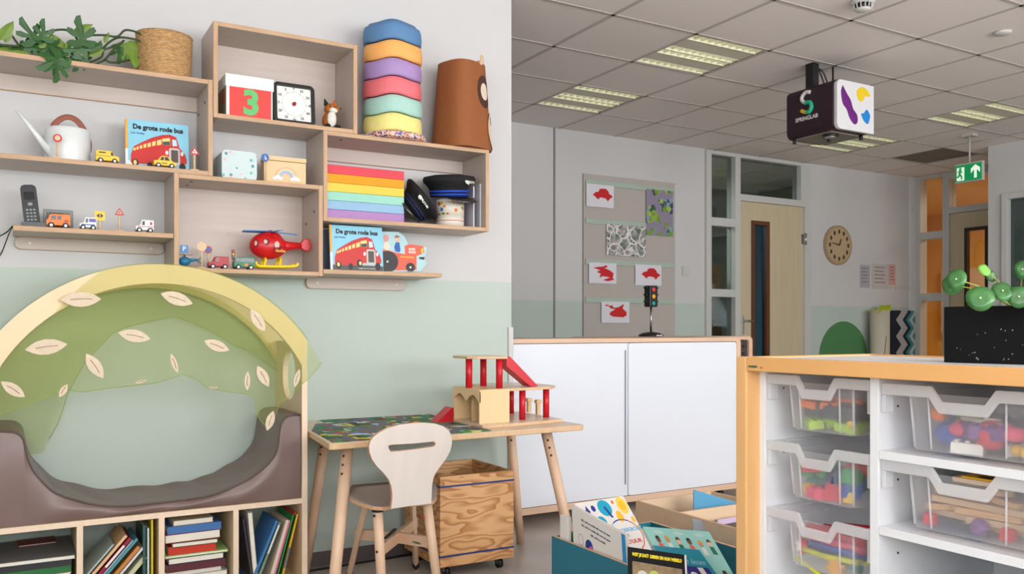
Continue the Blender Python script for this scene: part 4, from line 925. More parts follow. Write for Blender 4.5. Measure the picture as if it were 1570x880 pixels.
for i, (u_, lb) in enumerate(((737, 'pale grey booklet standing furthest right in the cap shelf box'), (727, 'pale lilac booklet standing beside the toy tub'))):
    p = at(u_, 320, Y=3.58); b = MB(M('booklet_'+'ab'[i], ((206, 204, 208), (190, 188, 204))[i], .5)); zt = at(u_, (282, 286)[i], Y=3.58).z
    b.box(p.x-.004, p.x, 3.58, 3.74, z, zt, pagew); b.box(p.x-.0052, p.x-.004, 3.579, 3.741, z, zt+.001); b.box(p.x, p.x+.0012, 3.579, 3.741, z, zt+.001); solo('booklet', lb, 'booklet', b, group='thin booklets in the right shelf box')

# ------------------------------------------------------------------ reading nook
birch = M('birch_ply', (228, 204, 168), .5, vary=.05, scale=6, stretch=(3, 3, .5)); birche = M('birch_edge', (240, 216, 190), .5, vary=.05, scale=50, stretch=(1, 1, .2))
YN = 3.37; YNB = 3.775; XN0 = -.085; XN1 = 1.003; zb = at(465, 764, Y=YN).z
nk = thing('reading_nook', 'wooden reading nook with arched canopy and book cubbies below', 'reading nook', ((XN0+XN1)/2, YN, 0))
def np(n, b, **k): return build(n, b, nk, world=True, **k)
tn = .022
def hole(X):
    pts = []
    for (u_, v_) in ((443, 538), (452, 552), (452, 600), (446, 613), (436, 606), (433, 590), (433, 556), (436, 544)): p = at(u_, v_, X=X); pts.append((p.y, p.z))
    return pts
hc = at(443, 575, X=XN1-tn); ha = abs(at(433, 575, X=XN1-tn).y-at(452, 575, X=XN1-tn).y)/2; hh_ = .5*(at(443, 538, X=XN1-tn).z-at(443, 613, X=XN1-tn).z)
side = [(YN, 0), (YNB, 0), (YNB, 1.025), (YN, 1.025)]
b = MB(birch); b.prism(side, XN1-tn, XN1, 'x', birch, em=birche, holes=[rrect(hc.y-ha, hc.y+ha, hc.z-hh_, hc.z+hh_, ha*.98, 6)]); np('side_panel', b)
b = MB(birch); b.prism(side, XN0, XN0+tn, 'x', birch, em=birche); np('side_panel', b)
b = MB(birch); b.box(XN0+tn, XN1-tn, YN+.002, YNB, zb-.02, zb, birch, em=birche, ax=2); np('seat_board', b)
b = MB(birch); b.box(XN0+tn, XN1-tn, YN+.002, YNB, .05, .07, birch, em=birche, ax=2); b.box(XN0+tn, XN1-tn, YN+.02, YN+.04, 0, .05); np('bottom_board', b)
DX = [at(122.5, 800, Y=YN).x, at(248, 800, Y=YN).x, at(362, 790, Y=YN).x]
for x in DX: b = MB(birch); b.box(x-.01, x+.01, YN+.001, YNB, .07, zb-.02, birch, em=birche, ax=0); np('divider', b)
ac = (.459, .655); RO = .66; RI = .59
a0 = acos((XN1-ac[0])/RO)
arc = [(ac[0]+RO*cos(a0+(PI-2*a0)*i/40), ac[1]+RO*sin(a0+(PI-2*a0)*i/40)) for i in range(41)]
ai = acos((XN1-tn-ac[0])/RI); arci = [(ac[0]+RI*cos(PI-ai-(PI-2*ai)*i/40), ac[1]+RI*sin(PI-ai-(PI-2*ai)*i/40)) for i in range(41)]
ringp = M('arch_ply', (240, 212, 172), .5, vary=.04, scale=6)
for y0 in (YN-.001, YNB-.02): b = MB(ringp); b.prism(arc+arci, y0, y0+.022, 'y', ringp, em=birche); np('arch', b)
# cushion
vinyl = M('brown_vinyl', (124, 102, 97), .36, spec=.5, vary=.05, scale=5)
cp = [(0, 130), (60, 133), (95, 145), (118, 172), (128, 220), (138, 262), (155, 305), (175, 340), (205, 375), (250, 420), (300, 450), (400, 480), (470, 497), (540, 505), (620, 505), (700, 498), (800, 488), (900, 477), (1000, 463), (1100, 440), (1200, 395), (1260, 362), (1310, 325), (1350, 288), (1378, 250), (1392, 205), (1400, 150), (1408, 100), (1432, 62), (1470, 50), (1516, 48)]
top = []
for a, c_ in cp: p = at(a/3.271, 620+c_/3.271, Y=3.385); top.append(Vector((p.x, p.z, 0)))
top = smooth_path([Vector((XN0+tn+.004, top[0].y, 0))]+top, 3)
X1c = XN1-tn-.003; top = [q for q in top if q.x < X1c-.004]+[Vector((X1c, top[-1].y, 0))]
low = min(q.y for q in top); n = len(top)
def cush(i, j, J):
    q = top[i]; t = j/J; y = 3.385+(3.762-3.385)*t; zt_ = q.y
    e = .010*(max(0, 1-t/.08)**2); wob = .0035*sin(q.x*46+t*9+2*sin(q.x*9))*min(1, 4*t)*(1 if zt_ < zb+.25 else .3)
    dip = -.012*sin(PI*t)*(1-min(1, (zt_-low)/.2)); return Vector((q.x, y, max(zb+.03, zt_-e*.6+wob+dip)))
J = 14; b = MB(vinyl); vs = [cush(i, j, J) for i in range(n) for j in range(J+1)]
b.add(vs, [[i*(J+1)+j, (i+1)*(J+1)+j, (i+1)*(J+1)+j+1, i*(J+1)+j+1] for i in range(n-1) for j in range(J)], smooth=True)
K = 7
for y, jj in ((3.385, 0), (3.762, J)):   # front and back faces, slightly bulged
    vs = []
    for i in range(n):
        t0 = cush(i, jj, J)
        for k in range(K+1):
            t = k/K; zz = t0.z+(zb+.001-t0.z)*t; bul = (.010*sin(PI*t)+.002*sin(t0.x*30+t*6)) if jj == 0 else 0; vs.append((t0.x, y-bul, zz))
    b.add(vs, [[i*(K+1)+k, i*(K+1)+k+1, (i+1)*(K+1)+k+1, (i+1)*(K+1)+k] for i in range(n-1) for k in range(K)], smooth=True)
for x, i in ((top[0].x, 0), (X1c, n-1)): b.add([(x, 3.385, zb+.001), (x, 3.762, zb+.001), (x, 3.762, top[i].y), (x, 3.385, top[i].y)], [[0, 1, 2, 3]])
r = thing('seat_cushion', 'brown vinyl seat cushion with raised ends in the reading nook', 'cushion', ((XN0+XN1)/2, 3.39, zb)); build('body', b, r, world=True)
b = MB(M('vinyl_piping', (84, 66, 62), .4)); b.tube([(q.x, 3.383, max(zb+.03, q.y-.004)) for q in top[::2]], .0032, 7); build('piping', b, r, world=True)

# veil over the arches
def veilmat(name, col, a):
    m, N, L, b = MN(name); N.remove(b); tr = N.new('ShaderNodeBsdfTransparent'); tr.inputs[0].default_value = (*lin((249, 251, 238)), 1)
    df = N.new('ShaderNodeBsdfDiffuse'); df.inputs[0].default_value = (*lin(col), 1); tl = N.new('ShaderNodeBsdfTranslucent'); tl.inputs[0].default_value = (*lin(col), 1)
    m1 = N.new('ShaderNodeMixShader'); m1.inputs[0].default_value = .4; m2 = N.new('ShaderNodeMixShader'); m2.inputs[0].default_value = a
    L.new(df.outputs[0], m1.inputs[1]); L.new(tl.outputs[0], m1.inputs[2]); L.new(tr.outputs[0], m2.inputs[1]); L.new(m1.outputs[0], m2.inputs[2])
    L.new(m2.outputs[0], N['Material Output'].inputs[0]); return m
veil = veilmat('green_veil', (194, 206, 118), .21)
vr = thing('leaf_veil', 'sheer green cloth with beige felt leaves draped over the nook arch', 'cloth', (.459, YN, 1.2))
def interp(pts, x):
    if x <= pts[0][0]: return pts[0][1]
    for (a, c_), (d, e_) in zip(pts, pts[1:]):
        if x <= d: return c_+(e_-c_)*(x-a)/(d-a)
    return pts[-1][1]
def plane_pts(L_, Y): return [(lambda p: (p.x, p.z))(at(u_, v_, Y=Y)) for u_, v_ in L_]
YV = 3.358; c1_ = lambda x, y: (x/3.14, 400+y/3.14)
A = plane_pts([c1_(*q) for q in ((-60, 760), (0, 740), (210, 660), (310, 620), (400, 630), (520, 612), (640, 600), (740, 590), (820, 565), (880, 545), (940, 568), (1000, 610), (1100, 630), (1190, 640), (1228, 662), (1236, 740), (1262, 780), (1290, 812), (1318, 760), (1345, 690), (1400, 645), (1440, 600), (1480, 565), (1520, 520), (1542, 490))], YV)
def topA(x):
    d = x-ac[0]; rr = interp([(.10, .588), (.26, .663)], x); s_ = rr*rr-d*d
    z_ = ac[1]+(sqrt(s_) if s_ > 0 else 0)
    lim = at(492, 505, Y=YV); 
    if x > .985: z_ = interp([(.985, 1.045), (1.0, 1.03), (1.02, 1.0), (1.06, .93)], x)
    return z_
xA0, xA1 = -.10, A[-1][0]
def fA(s_, t):
    x = xA0+(xA1-xA0)*s_; zt_ = topA(x); zl = min(zt_-.002, interp(A, x)); z_ = zt_+(zl-zt_)*t
    fold = .007*sin(x*38+1.5*sin(x*11))*t+.003*sin(x*90)*t*t
    return Vector((x, YV-.004+min(fold, .004)-.012*max(0, t-.15)*(x > .99), z_))
b = MB(veil); b.grid(fA, 120, 24); build('front_drape', b, vr, world=True)
YQ = 3.745
B = plane_pts([(-30, 760), (20, 745), (50, 722), (58, 712), (66, 695), (75, 673), (88, 650), (97, 625), (102, 607), (112, 588), (121, 572), (131, 553), (150, 534), (172, 511), (191, 502), (236, 491), (267, 484), (318, 505), (360, 530), (382, 538), (417, 564), (430, 572)], YQ)
xB0, xB1 = -.06, .975
def fB(s_, t):
    x = xB0+(xB1-xB0)*s_; d = x-ac[0]; zt_ = ac[1]+sqrt(max(.01, .585**2-d*d))+.03; zl = min(zt_-.004, max(zb+.3 if x < .1 else zb, interp(B, x))); z_ = zt_+(zl-zt_)*t
    if x < .1: zl = max(interp(B, x), .60); z_ = zt_+(zl-zt_)*t
    return Vector((x, YQ-.004-.012*abs(sin(x*26+1.2*sin(x*9)))*t, z_))
b = MB(veil); b.grid(fB, 100, 20); build('back_drape', b, vr, world=True)
def fT(s_, t):
    a = PI-a0-.28-(PI-2*a0-.28)*s_; rr = RO+.004; y = YV+.002+(YNB+.003-YV)*t
    return Vector((ac[0]+rr*cos(a), y, ac[1]+rr*sin(a)-.016*sin(PI*t)))
b = MB(veil); b.grid(fT, 60, 8); build('top_drape', b, vr, world=True)
for L_, Yh, nm in ((A, YV-.003, 'hem'), (B, YQ-.008, 'hem')):
    b = MB(M('hem_green', (150, 172, 84), .8)); 
    pts = [Vector((x, (fA((x-xA0)/(xA1-xA0), 1).y if L_ is A else fB(min(1, max(0, (x-xB0)/(xB1-xB0))), 1).y)-.001, z_)) for x, z_ in L_ if (L_ is A or x > .10)]
    b.tube(pts, .0013, 5); build(nm, b, vr, world=True)
fel = M('leaf_felt', (222, 204, 178), .85, vary=.08, scale=40); vein = M('leaf_vein', (150, 122, 92), .85)
LP = [(124, 459, 55, 2, 'A'), (271, 458, 50, -18, 'A'), (395, 491, 44, -58, 'A'), (71, 532, 55, 8, 'A'), (206, 515, 47, -12, 'A'), (332, 530, 42, -22, 'A'), (145, 561, 44, -58, 'A'), (267, 557, 33, -72, 'A'), (403, 577, 40, -62, 'A'), (20, 597, 38, -38, 'A'), (379, 584, 32, 88, 'A'), (97, 599, 22, 60, 'A'), (216, 585, 18, 15, 'A'), (327, 594, 14, 0, 'A'), (455, 580, 32, 75, 'A'), (414, 645, 34, 72, 'A')]
for k, (u_, v_, w_, an, ly) in enumerate(LP):
    p = at(u_, v_, Y=YV-.010); L2 = w_/1308*(3.36/1.03)/2*.95; a = radians(an); Wd = L2*(.44 if w_ > 20 and k not in (10, 7) else .28)
    if k in (10, 14): Wd = L2*.32
    b = MB(fel); n2 = 16; out = []
    for i in range(n2):
        q = 2*PI*i/n2; x = cos(q); yv = sin(q)*(1-abs(x)**2.2)**.5 if abs(x) < 1 else 0; out.append((x*L2, yv*Wd*.95))
    out = [(x*cos(a)-y*sin(a), x*sin(a)+y*cos(a)) for x, y in out]
    b.prism([(p.x+x, p.z+y) for x, y in out], p.y-.0035, p.y, 'y'); o = build('leaf_patch', b, vr, world=True, bevel=.0012)
    b = MB(vein); d = Vector((cos(a), 0, sin(a))); nn = Vector((-sin(a), 0, cos(a)))
    b.tube([Vector((p.x, p.y-.004, p.z))-d*L2*.5, Vector((p.x, p.y-.004, p.z))+nn*.002, Vector((p.x, p.y-.004, p.z))+d*L2*.55], .0011, 5)
    Ti = root_matrix(vr).inverted(); b.xf(Ti); vb = build('vein', b, o)
# ------------------------------------------------------------------ books in the nook cubbies
RB = random.Random(5)
def col_mat(c): return M('cover_%02x%02x%02x' % tuple(c), c, .4, spec=.5)
def book(label, loc, t, h, d, col, rot, group, strip=None, stripcol=(240, 238, 232), pages='x'):
    """spine on the front: t across, h up, d deep; origin at lower front left"""
    r = thing('book', label, 'book', loc, group=group, rot=rot); m = col_mat(col)
    b = MB(m); b.box(0, .0015, 0, d, 0, h); b.box(t-.0015, t, 0, d, 0, h)
    if pages != 'front': b.box(0.0014, t-.0014, 0, .002, 0.0001, h-.0001)
    build('cover', b, r)
    b = MB(pagew); b.box(.0016, t-.0016, .0021 if pages != 'front' else .003, d-.004, .003, h-.004); build('pages', b, r)
    if strip:
        b = MB(col_mat(stripcol)); b.box(t*.15, t*.85, -.0006, .0001, h*strip[0], h*strip[1]); build('spine_label', b, r)
    return r
zf = .071
def lean(label, u, v, ang, t, d, col, grp, Yf=3.40, strip=None, sc=(240, 238, 232), pages='x', xmin=-9):
    """upper corner measured in the photo; ang: lean to the right (deg)"""
    p = at(u, v, Y=Yf); a = radians(ang); h = (p.z-zf-.002)/cos(a) if a >= 0 else (p.z-zf-.002-t*sin(-a))/cos(a)
    if a >= 0: h = (p.z-zf-t*sin(a))/cos(a); h = min(h, (p.x-xmin)/max(.01, sin(a))); x0 = p.x-h*sin(a); loc = (x0, Yf, p.z-h*cos(a))
    else: h = (p.z-zf)/cos(a); x0 = p.x+h*sin(-a); loc = (x0, Yf, zf)
    return book(label, loc, t, h, d, col, (0, a, 0), grp, strip, sc, pages)
g = 'books leaning in the second cubby'
# top right corner of the books, leaning right
L2 = [('tan picture book with grey edge, first of the leaning books in the second cubby', (176, 832), (170, 190, 190), .006, None),
      ('cream book third from the left among the leaning books of the second cubby', (195, 818), (226, 186, 140), .010, None),
      ('crimson book with a white spine label leaning in the second cubby', (201, 822), (150, 24, 62), .011, (.45, .86)),
      ('pale blue book leaning behind the crimson one in the second cubby', (206, 826), (196, 206, 222), .006, None),
      ('teal book leaning in the middle of the second cubby', (212, 823), (72, 150, 160), .009, None),
      ('brown orange book leaning in the second cubby', (214, 835), (196, 130, 60), .013, None),
      ('white book with grey spine leaning in the second cubby', (221, 837), (224, 222, 226), .008, None),
      ('pale olive book lowest of the leaning books in the second cubby', (223, 850), (196, 200, 160), .016, None)]
for i, (lb, (u, v), cc, t, s_) in enumerate(L2):
    lean(lb, u-3, v+2, 41, t, .20+.01*(i % 3), cc, g, 3.395+.004*(i % 4), s_, xmin=DX[0]+.013)
for lb, u0, v0, t, cc in (('white book standing upright left of the yellow one in the second cubby', 226, 810, .006, (206, 220, 226)), ('yellow book standing upright at the right of the second cubby', 232, 797, .006, (230, 204, 40)), ('dark green book standing upright in the second cubby', 219, 806, .010, (40, 84, 74))):
    p = at(u0, v0, Y=3.40); book(lb, (p.x, 3.40, zf), t, p.z-zf, .22, cc, (0, 0, 0), 'books standing in the second cubby')
p = at(170, 798, Y=3.60); book('tan picture book with dark red edge showing its cover behind the leaning books', (DX[0]+.02, 3.62, zf+.02), .008, .235, .14, (186, 150, 96), (0, radians(33), 0), g)
# first cubby, stacked flat
def flat(label, x0, x1, z, t, d, col, grp, Yf=3.40, rz=0, pages=True, top=None):
    r = thing('book', label, 'book', (x0, Yf, z), rz=rz, group=grp); m = col_mat(col); w_ = x1-x0
    b = MB(m); b.box(0, w_, 0, d, 0, .0014); b.box(0, w_, 0, d, t-.0014, t, col_mat(top) if top else m)
    if not pages: b.box(0, w_, 0, .002, .0013, t-.0013)
    build('cover', b, r); b = MB(pagew); b.box(.002, w_-.003, .0021 if not pages else .003, d-.003, .0015, t-.0015); build('pages', b, r)
    return r
xa, xb = XN0+tn+.004, DX[0]-.013; g = 'books lying in the first cubby'
za = at(100, 852, Y=3.40).z
flat('wide grey book with white edge lying on top in the first cubby', xa, xb, za-.010, .013, .33, (206, 204, 212), g, 3.385, pages=True, top=(112, 112, 112))
flat('thin dark red book lying behind on the grey book in the first cubby', xa+.06, xb-.05, za+.0035, .005, .1, (120, 40, 40), g, 3.60, .06)
S1 = [('red book at the bottom of the first cubby', .016, (190, 40, 44), 0, 0, True), ('white book above the red one in the first cubby', .014, (232, 228, 220), .05, .0, False), ('dark blue book in the first cubby', .014, (40, 50, 90), -.02, .01, False), ('deep red book in the first cubby', .013, (140, 24, 28), .02, .02, False),
      ('olive yellow book in the first cubby', .010, (170, 160, 40), .0, .01, False), ('cream book below the green one in the first cubby', .010, (220, 212, 190), .03, .0, True), ('green book in the first cubby under the black folder', .013, (24, 110, 50), .09, 0, False), ('black folder right under the wide grey book in the first cubby', .012, (36, 36, 40), .0, 0, False)]
zz = zf; sc1_ = (za-.0112-zf)/sum(q[1]+.0008 for q in S1)
for lb, t, cc, rz, dx, pg in S1:
    flat(lb, xa+dx, xb-.012-dx*.5, zz, t*sc1_, .20, cc, g, 3.40+.01*abs(dx*10), rz*.5, pages=pg); zz += (t+.0007)*sc1_
# third cubby
g = 'books stacked in the third cubby'; x0, x1 = DX[1]+.013, DX[2]-.013; w3_ = x1-x0
S3 = [('teal book low in the third cubby', .016, (60, 130, 140), 0, .94), ('pale green magazine low in the third cubby', .008, (176, 206, 130), .01, .98), ('grey white magazine pile edge in the third cubby', .022, (206, 204, 200), .0, .96), ('light grey book with orange corner in the third cubby', .012, (220, 214, 204), .03, .88), ('maroon and white book in the middle of the third cubby', .018, (84, 24, 36), .05, .92),
      ('dark blue green book in the third cubby', .014, (24, 62, 84), .02, .9), ('lime edged magazine above the dark blue green book', .006, (170, 206, 120), -.02, .97), ('bright red book in the third cubby', .020, (206, 52, 24), -.01, .78), ('dark olive book above the red one in the third cubby', .010, (70, 72, 50), -.02, .8), ('thick cream book leaning upward in the third cubby', .020, (150, 44, 60), .06, .85),
      ('blue white book near the top of the third cubby', .018, (60, 110, 170), .02, .86), ('cream folded booklet on top of the third cubby', .012, (206, 190, 160), .05, .75)]
zz = zf; ztop3 = at(300, 792, Y=3.42).z; sc3 = (ztop3-zf)/sum(q[1]+.0008 for q in S3)
for i, (lb, t, cc, rz, wf) in enumerate(S3):
    t2 = t*sc3; flat(lb, x0+.004+(w3_*(1-wf))*.5*(i % 3)*.5, x0+.004+w3_*wf-.004, zz, t2, .21, cc, g, 3.40+.006*(i % 4), rz*.5, pages=(i % 3 != 1)); zz += t2+.0006
# fourth cubby
g = 'books leaning in the fourth cubby'
for lb, u, v, an, t, cc, s_ in (('thin black and lilac book at the left of the fourth cubby', 372, 796, -8, .005, (60, 50, 70), None), ('pale cream book with pages out leaning left in the fourth cubby', 380, 786, -5, .016, (226, 220, 208), None)):
    lean(lb, u, v, an, t, .2, cc, g, 3.395, s_, pages='front' if 'cream' in lb else 'x')
for lb, u, v, an, t, cc, s_, sc in (('big blue picture book with an orange figure in the fourth cubby', 423, 798, 23, .010, (60, 120, 180), None, None), ('pale green spined book with white lettering in the fourth cubby', 428, 800, 22, .009, (120, 150, 130), (.5, .95), (236, 236, 236)), ('cream book with red edge in the fourth cubby', 439, 797, 17, .016, (226, 206, 186), None, None), ('pink edged white book in the fourth cubby', 443, 799, 16, .006, (214, 110, 150), None, None),
                                ('green book leaning at the right of the fourth cubby', 449, 789, 15, .011, (40, 140, 70), None, None), ('white book with red cover edge in the fourth cubby', 452, 786, 15, .005, (206, 50, 60), None, None), ('yellow book with coloured spine, rightmost in the fourth cubby', 455, 788, 14, .007, (236, 190, 50), (.2, .5), (60, 110, 180))):
    lean(lb, u, v, an, t, .21, cc, g, 3.39+.003*(v % 3), s_, sc or (240, 240, 240))

# ------------------------------------------------------------------ table
tbt = M('table_top', (232, 212, 190), .32, spec=.5, vary=.05, scale=4, stretch=(.5, 4, 4)); tbe = M('table_edge', (226, 190, 150), .45, vary=.08, scale=60, stretch=(1, 1, .2)); legm = M('beech_leg', (232, 196, 166), .42, vary=.05, scale=5, stretch=(4, 4, .4))
zt = .663; r = thing('table', 'low wooden table with round splayed legs against the left wall', 'table', (1.55, 3.4, 0))
def tp_(n_, b, **k): return build(n_, b, r, world=True, **k)
outl = [(.972, 3.0), (.985, 2.99), (2.105, 3.03), (2.12, 3.045), (2.115, 3.765), (1.03, 3.765), (1.012, 3.35)]
b = MB(tbt); b.prism(outl, zt-.024, zt, 'z', tbt, em=tbe); tp_('tabletop', b, bevel=.004)
LEG = [((1.084, 3.12), (.957, 2.95)), ((1.155, 3.60), (1.09, 3.70)), ((2.07, 3.60), (2.18, 3.68)), ((1.975, 3.12), (2.05, 2.97))]
for (a, c_), (d, e_) in LEG:
    b = MB(legm); p0 = Vector((a, c_, zt-.026)); p1 = Vector((d, e_, 0)); b.tube([p0, p0.lerp(p1, .5), p1], [.0235, .022, .0195], 20); o = tp_('leg', b)
    b = MB(blackp); b.cyl(p0+Vector((0, 0, -.004)), p0+Vector((0, 0, .002)), .027, n=20); tp_('leg_socket', b)
    for k in range(3):
        q = p0.lerp(p1, .06+.05*k); dr = (Vector((0, 0, 0))-Vector((q.x, q.y, 0))).normalized()
        side_ = dr.cross(Vector((0, 0, 1))); dr2 = (dr+.55*(side_ if a < 1.5 else side_*.0)).normalized()*.0225 if a < 1.5 else dr*.0225
        b = MB(boltm); b.sphere(q+dr2, .0052, n=10); bo = tp_('bolt', b)
# play mat with streets
m, N, L, bb = MN('street_mat'); bb.inputs['Roughness'].default_value = .7
tc = N.new('ShaderNodeTexCoord'); mp = N.new('ShaderNodeMapping'); L.new(tc.outputs['Object'], mp.inputs[0])
nz = N.new('ShaderNodeTexNoise'); nz.inputs['Scale'].default_value = 5; L.new(mp.outputs[0], nz.inputs['Vector'])
va = N.new('ShaderNodeVectorMath'); va.operation = 'MULTIPLY_ADD'; va.inputs[1].default_value = (.12, .12, 0); L.new(nz.outputs['Color'], va.inputs[0]); L.new(mp.outputs[0], va.inputs[2])
vo = N.new('ShaderNodeTexVoronoi'); vo.feature = 'DISTANCE_TO_EDGE'; vo.inputs['Scale'].default_value = 5.5; L.new(va.outputs[0], vo.inputs['Vector'])
road = N.new('ShaderNodeMath'); road.operation = 'LESS_THAN'; road.inputs[1].default_value = .09; L.new(vo.outputs['Distance'], road.inputs[0])
v2 = N.new('ShaderNodeTexVoronoi'); v2.inputs['Scale'].default_value = 26; v2.distance = 'CHEBYCHEV'; L.new(mp.outputs[0], v2.inputs['Vector'])
sp = N.new('ShaderNodeSeparateColor'); L.new(v2.outputs['Color'], sp.inputs[0]); cr = N.new('ShaderNodeValToRGB'); cr.color_ramp.interpolation = 'CONSTANT'
cs_ = [(30, 120, 60), (30, 120, 60), (60, 150, 70), (40, 90, 60), (30, 120, 60), (226, 214, 60), (190, 60, 40), (90, 130, 200), (120, 70, 50), (210, 220, 225), (40, 140, 70), (30, 60, 50)]
while len(cr.color_ramp.elements) < len(cs_): cr.color_ramp.elements.new(.5)
for i, cc in enumerate(cs_): cr.color_ramp.elements[i].position = i/len(cs_); cr.color_ramp.elements[i].color = (*lin(cc), 1)
L.new(sp.outputs[0], cr.inputs[0]); mx = N.new('ShaderNodeMix'); mx.data_type = 'RGBA'; mx.inputs['B'].default_value = (*lin((112, 110, 116)), 1)
L.new(road.outputs[0], mx.inputs['Factor']); L.new(cr.outputs[0], mx.inputs['A']); L.new(mx.outputs['Result'], bb.inputs['Base Color'])
def tabz(u, v): p = at(u, v, Z=zt+.002); return (p.x, min(p.y, 3.76))
bl, br, fr, fl = tabz(476, 641), tabz(668, 637), tabz(753, 660), tabz(503, 679)
b = MB(m); b.prism([(max(fl[0], .99), fl[1]+.01), (1.03, 3.40), (max(bl[0], 1.035), 3.76), (br[0], 3.75), (fr[0], fr[1])], zt+.0003, zt+.003, 'z'); solo('play_mat', 'green play mat printed with streets lying on the left of the table', 'play mat', b)

# ------------------------------------------------------------------ wooden garage
zb0 = zt+.0005; gw = M('garage_wood', (240, 206, 156), .45, vary=.04, scale=5, stretch=(1, 1, .4)); gr = M('garage_red', (206, 22, 40), .35)
g_ = thing('toy_garage', 'wooden toy parking garage with red columns and ramps on the table', 'toy garage', (1.85, 3.3, zb0))
def gp(n_, b, **k): return build(n_, b, g_, world=True, **k)
b = MB(tbt); b.prism([(1.665, 3.12), (1.69, 3.105), (2.09, 3.16), (2.10, 3.25), (2.10, 3.57), (1.67, 3.56)], zb0, zb0+.013, 'z', tbt, em=tbe); gp('base_board', b, bevel=.002)
X0, X1, Y0, Y1, za, zc = 1.676, 1.822, 3.17, 3.42, zb0+.0135, .82; tw = .008
b = MB(gw); b.box(X0+.001, X1, Y0, Y0+tw, za, zc-tw); gp('side_wall', b); b = MB(gw); b.box(X0+.001, X1, Y1-tw, Y1, za, zc-tw); gp('side_wall', b)
b = MB(gw); b.box(X1-tw, X1, Y0+tw, Y1-tw, za, zc-tw); gp('rear_wall', b); b = MB(gw); b.box(X0, X1, Y0-.001, Y1+.001, zc-tw, zc); gp('roof', b)
b = MB(gw); b.box(X0+.03, X1-tw, (Y0+Y1)/2-.004, (Y0+Y1)/2+.004, za, zc-tw); gp('inner_wall', b)
zl = zc-tw; pts = [(Y0, zl), (Y0, zl-.045)]
for c0, c1 in ((Y0+.006, (Y0+Y1)/2-.004), ((Y0+Y1)/2+.004, Y1-.006)):
    pts += [(c0+(c1-c0)*i/12, zl-.045+.028*sin(PI*i/12)) for i in range(13)]
pts += [(Y1, zl-.045), (Y1, zl)]
b = MB(gw); b.prism(pts, X0, X0+.006, 'x'); gp('arched_front', b)
for X, Y in ((1.697, 3.306), (1.803, 3.225), (1.813, 3.39)): b = MB(gr); b.cyl((X, Y, zc), (X, Y, .947), .0148, n=22); gp('column', b)
b = MB(tbt); b.prism([(1.668, 3.27), (1.70, 3.235), (1.79, 3.195), (1.83, 3.20), (1.845, 3.25), (1.845, 3.41), (1.80, 3.425), (1.69, 3.42), (1.665, 3.40)], .947, .959, 'z', tbt, em=tbe); gp('upper_deck', b, bevel=.002)
b = MB(tbt); b.prism([(X1, 3.19), (1.86, 3.185), (2.05, 3.20), (2.115, 3.26), (2.115, 3.40), (2.06, 3.56), (X1, 3.56)], zc-.012, zc, 'z', tbt, em=tbe); gp('lower_deck', b, bevel=.002)
for X, Y in ((1.925, 3.235), (2.066, 3.262), (2.02, 3.50), (1.87, 3.50)): b = MB(gr); b.cyl((X, Y, za), (X, Y, zc-.012), .0145, n=22); gp('column', b)
b = MB(gr); p0 = Vector((1.845, 3.235, .952)); p1 = at(812, 591, Z=.822)
T_ = None; dx = p1.x-p0.x; dz = .822-.952
b.prism([(p0.x-.012, .946), (p0.x-.004, .957), (p0.x+.006, .957), (p1.x+.006, .8225), (p1.x-.034, .8225), (p0.x-.012, .915)], 3.215, 3.285, 'y'); gp('ramp', b, bevel=.001)
b = MB(gr); b.prism([(1.668, .727), (1.662, .729), (1.585, .6655), (1.668, .6655)], 3.40, 3.47, 'y'); gp('rear_ramp', b)
for (u_, v_) in ((811, 632), (825, 635)):
    p = at(u_, v_, Z=za); b = MB(gw); b.box(p.x-.010, p.x+.010, p.y-.009, p.y+.009, za, za+.052); b.prism([(p.x-.015, za+.052), (p.x-.015, za+.062), (p.x-.011, za+.068), (p.x+.011, za+.068), (p.x+.015, za+.062), (p.x+.015, za+.052)], p.y-.012, p.y+.012, 'y'); gp('fuel_pump', b, bevel=.002)

# ------------------------------------------------------------------ chair
def rp(u, v, P0, Nn):
    a = (u-CX)/FPX; d = Vector((a*cos(TH)+sin(TH), -a*sin(TH)+cos(TH), (HY-v)/FPX)); o = Vector((0, 0, CAMZ)); return o+d*((P0-o).dot(Nn)/d.dot(Nn))
ch = thing('chair', 'small wooden school chair with slotted whitewashed back tucked at the table', 'chair', (1.28, 3.1, 0))
def cp_(n_, b, **k): return build(n_, b, ch, world=True, **k)
cw = M('chair_white', (232, 222, 214), .45, vary=.04, scale=5, stretch=(4, 4, .4)); cg = M('chair_seat_grey', (168, 156, 148), .4, vary=.06, scale=5, stretch=(3, .6, 1)); ced = M('chair_edge', (206, 160, 122), .5)
ph = radians(12); ux = Vector((cos(ph), sin(ph), 0)); nb = Vector((-sin(ph)*1, cos(ph), 0)); tilt = radians(9)
P0 = Vector((1.222, 2.865, .42)); upv = (Vector((0, 0, 1))*cos(tilt)-nb*sin(tilt)); Nn = ux.cross(upv)
q3 = lambda x, y: (530+x/5.5, 640+y/5.5)
bo = [(190, 240), (200, 200), (225, 165), (275, 125), (350, 85), (450, 58), (560, 45), (660, 42), (750, 50), (820, 72), (868, 112), (888, 165), (890, 215), (875, 280), (840, 345), (795, 405), (755, 460), (733, 510), (722, 570), (720, 640), (716, 722), (640, 732), (520, 745), (375, 768), (385, 700), (386, 640), (378, 575), (355, 520), (310, 465), (255, 410), (215, 350), (195, 295)]
slot = [(358, 262), (352, 240), (365, 230), (400, 226), (560, 218), (700, 204), (735, 200), (750, 215), (748, 232), (730, 243), (600, 262), (450, 280), (375, 285)]
def loc2(L_): 
    o = []
    for q in L_: p = rp(*q3(*q), P0, Nn)-P0; o.append((p.dot(ux), p.dot(upv)))
    return o
out2 = loc2(bo); sl = loc2(slot)
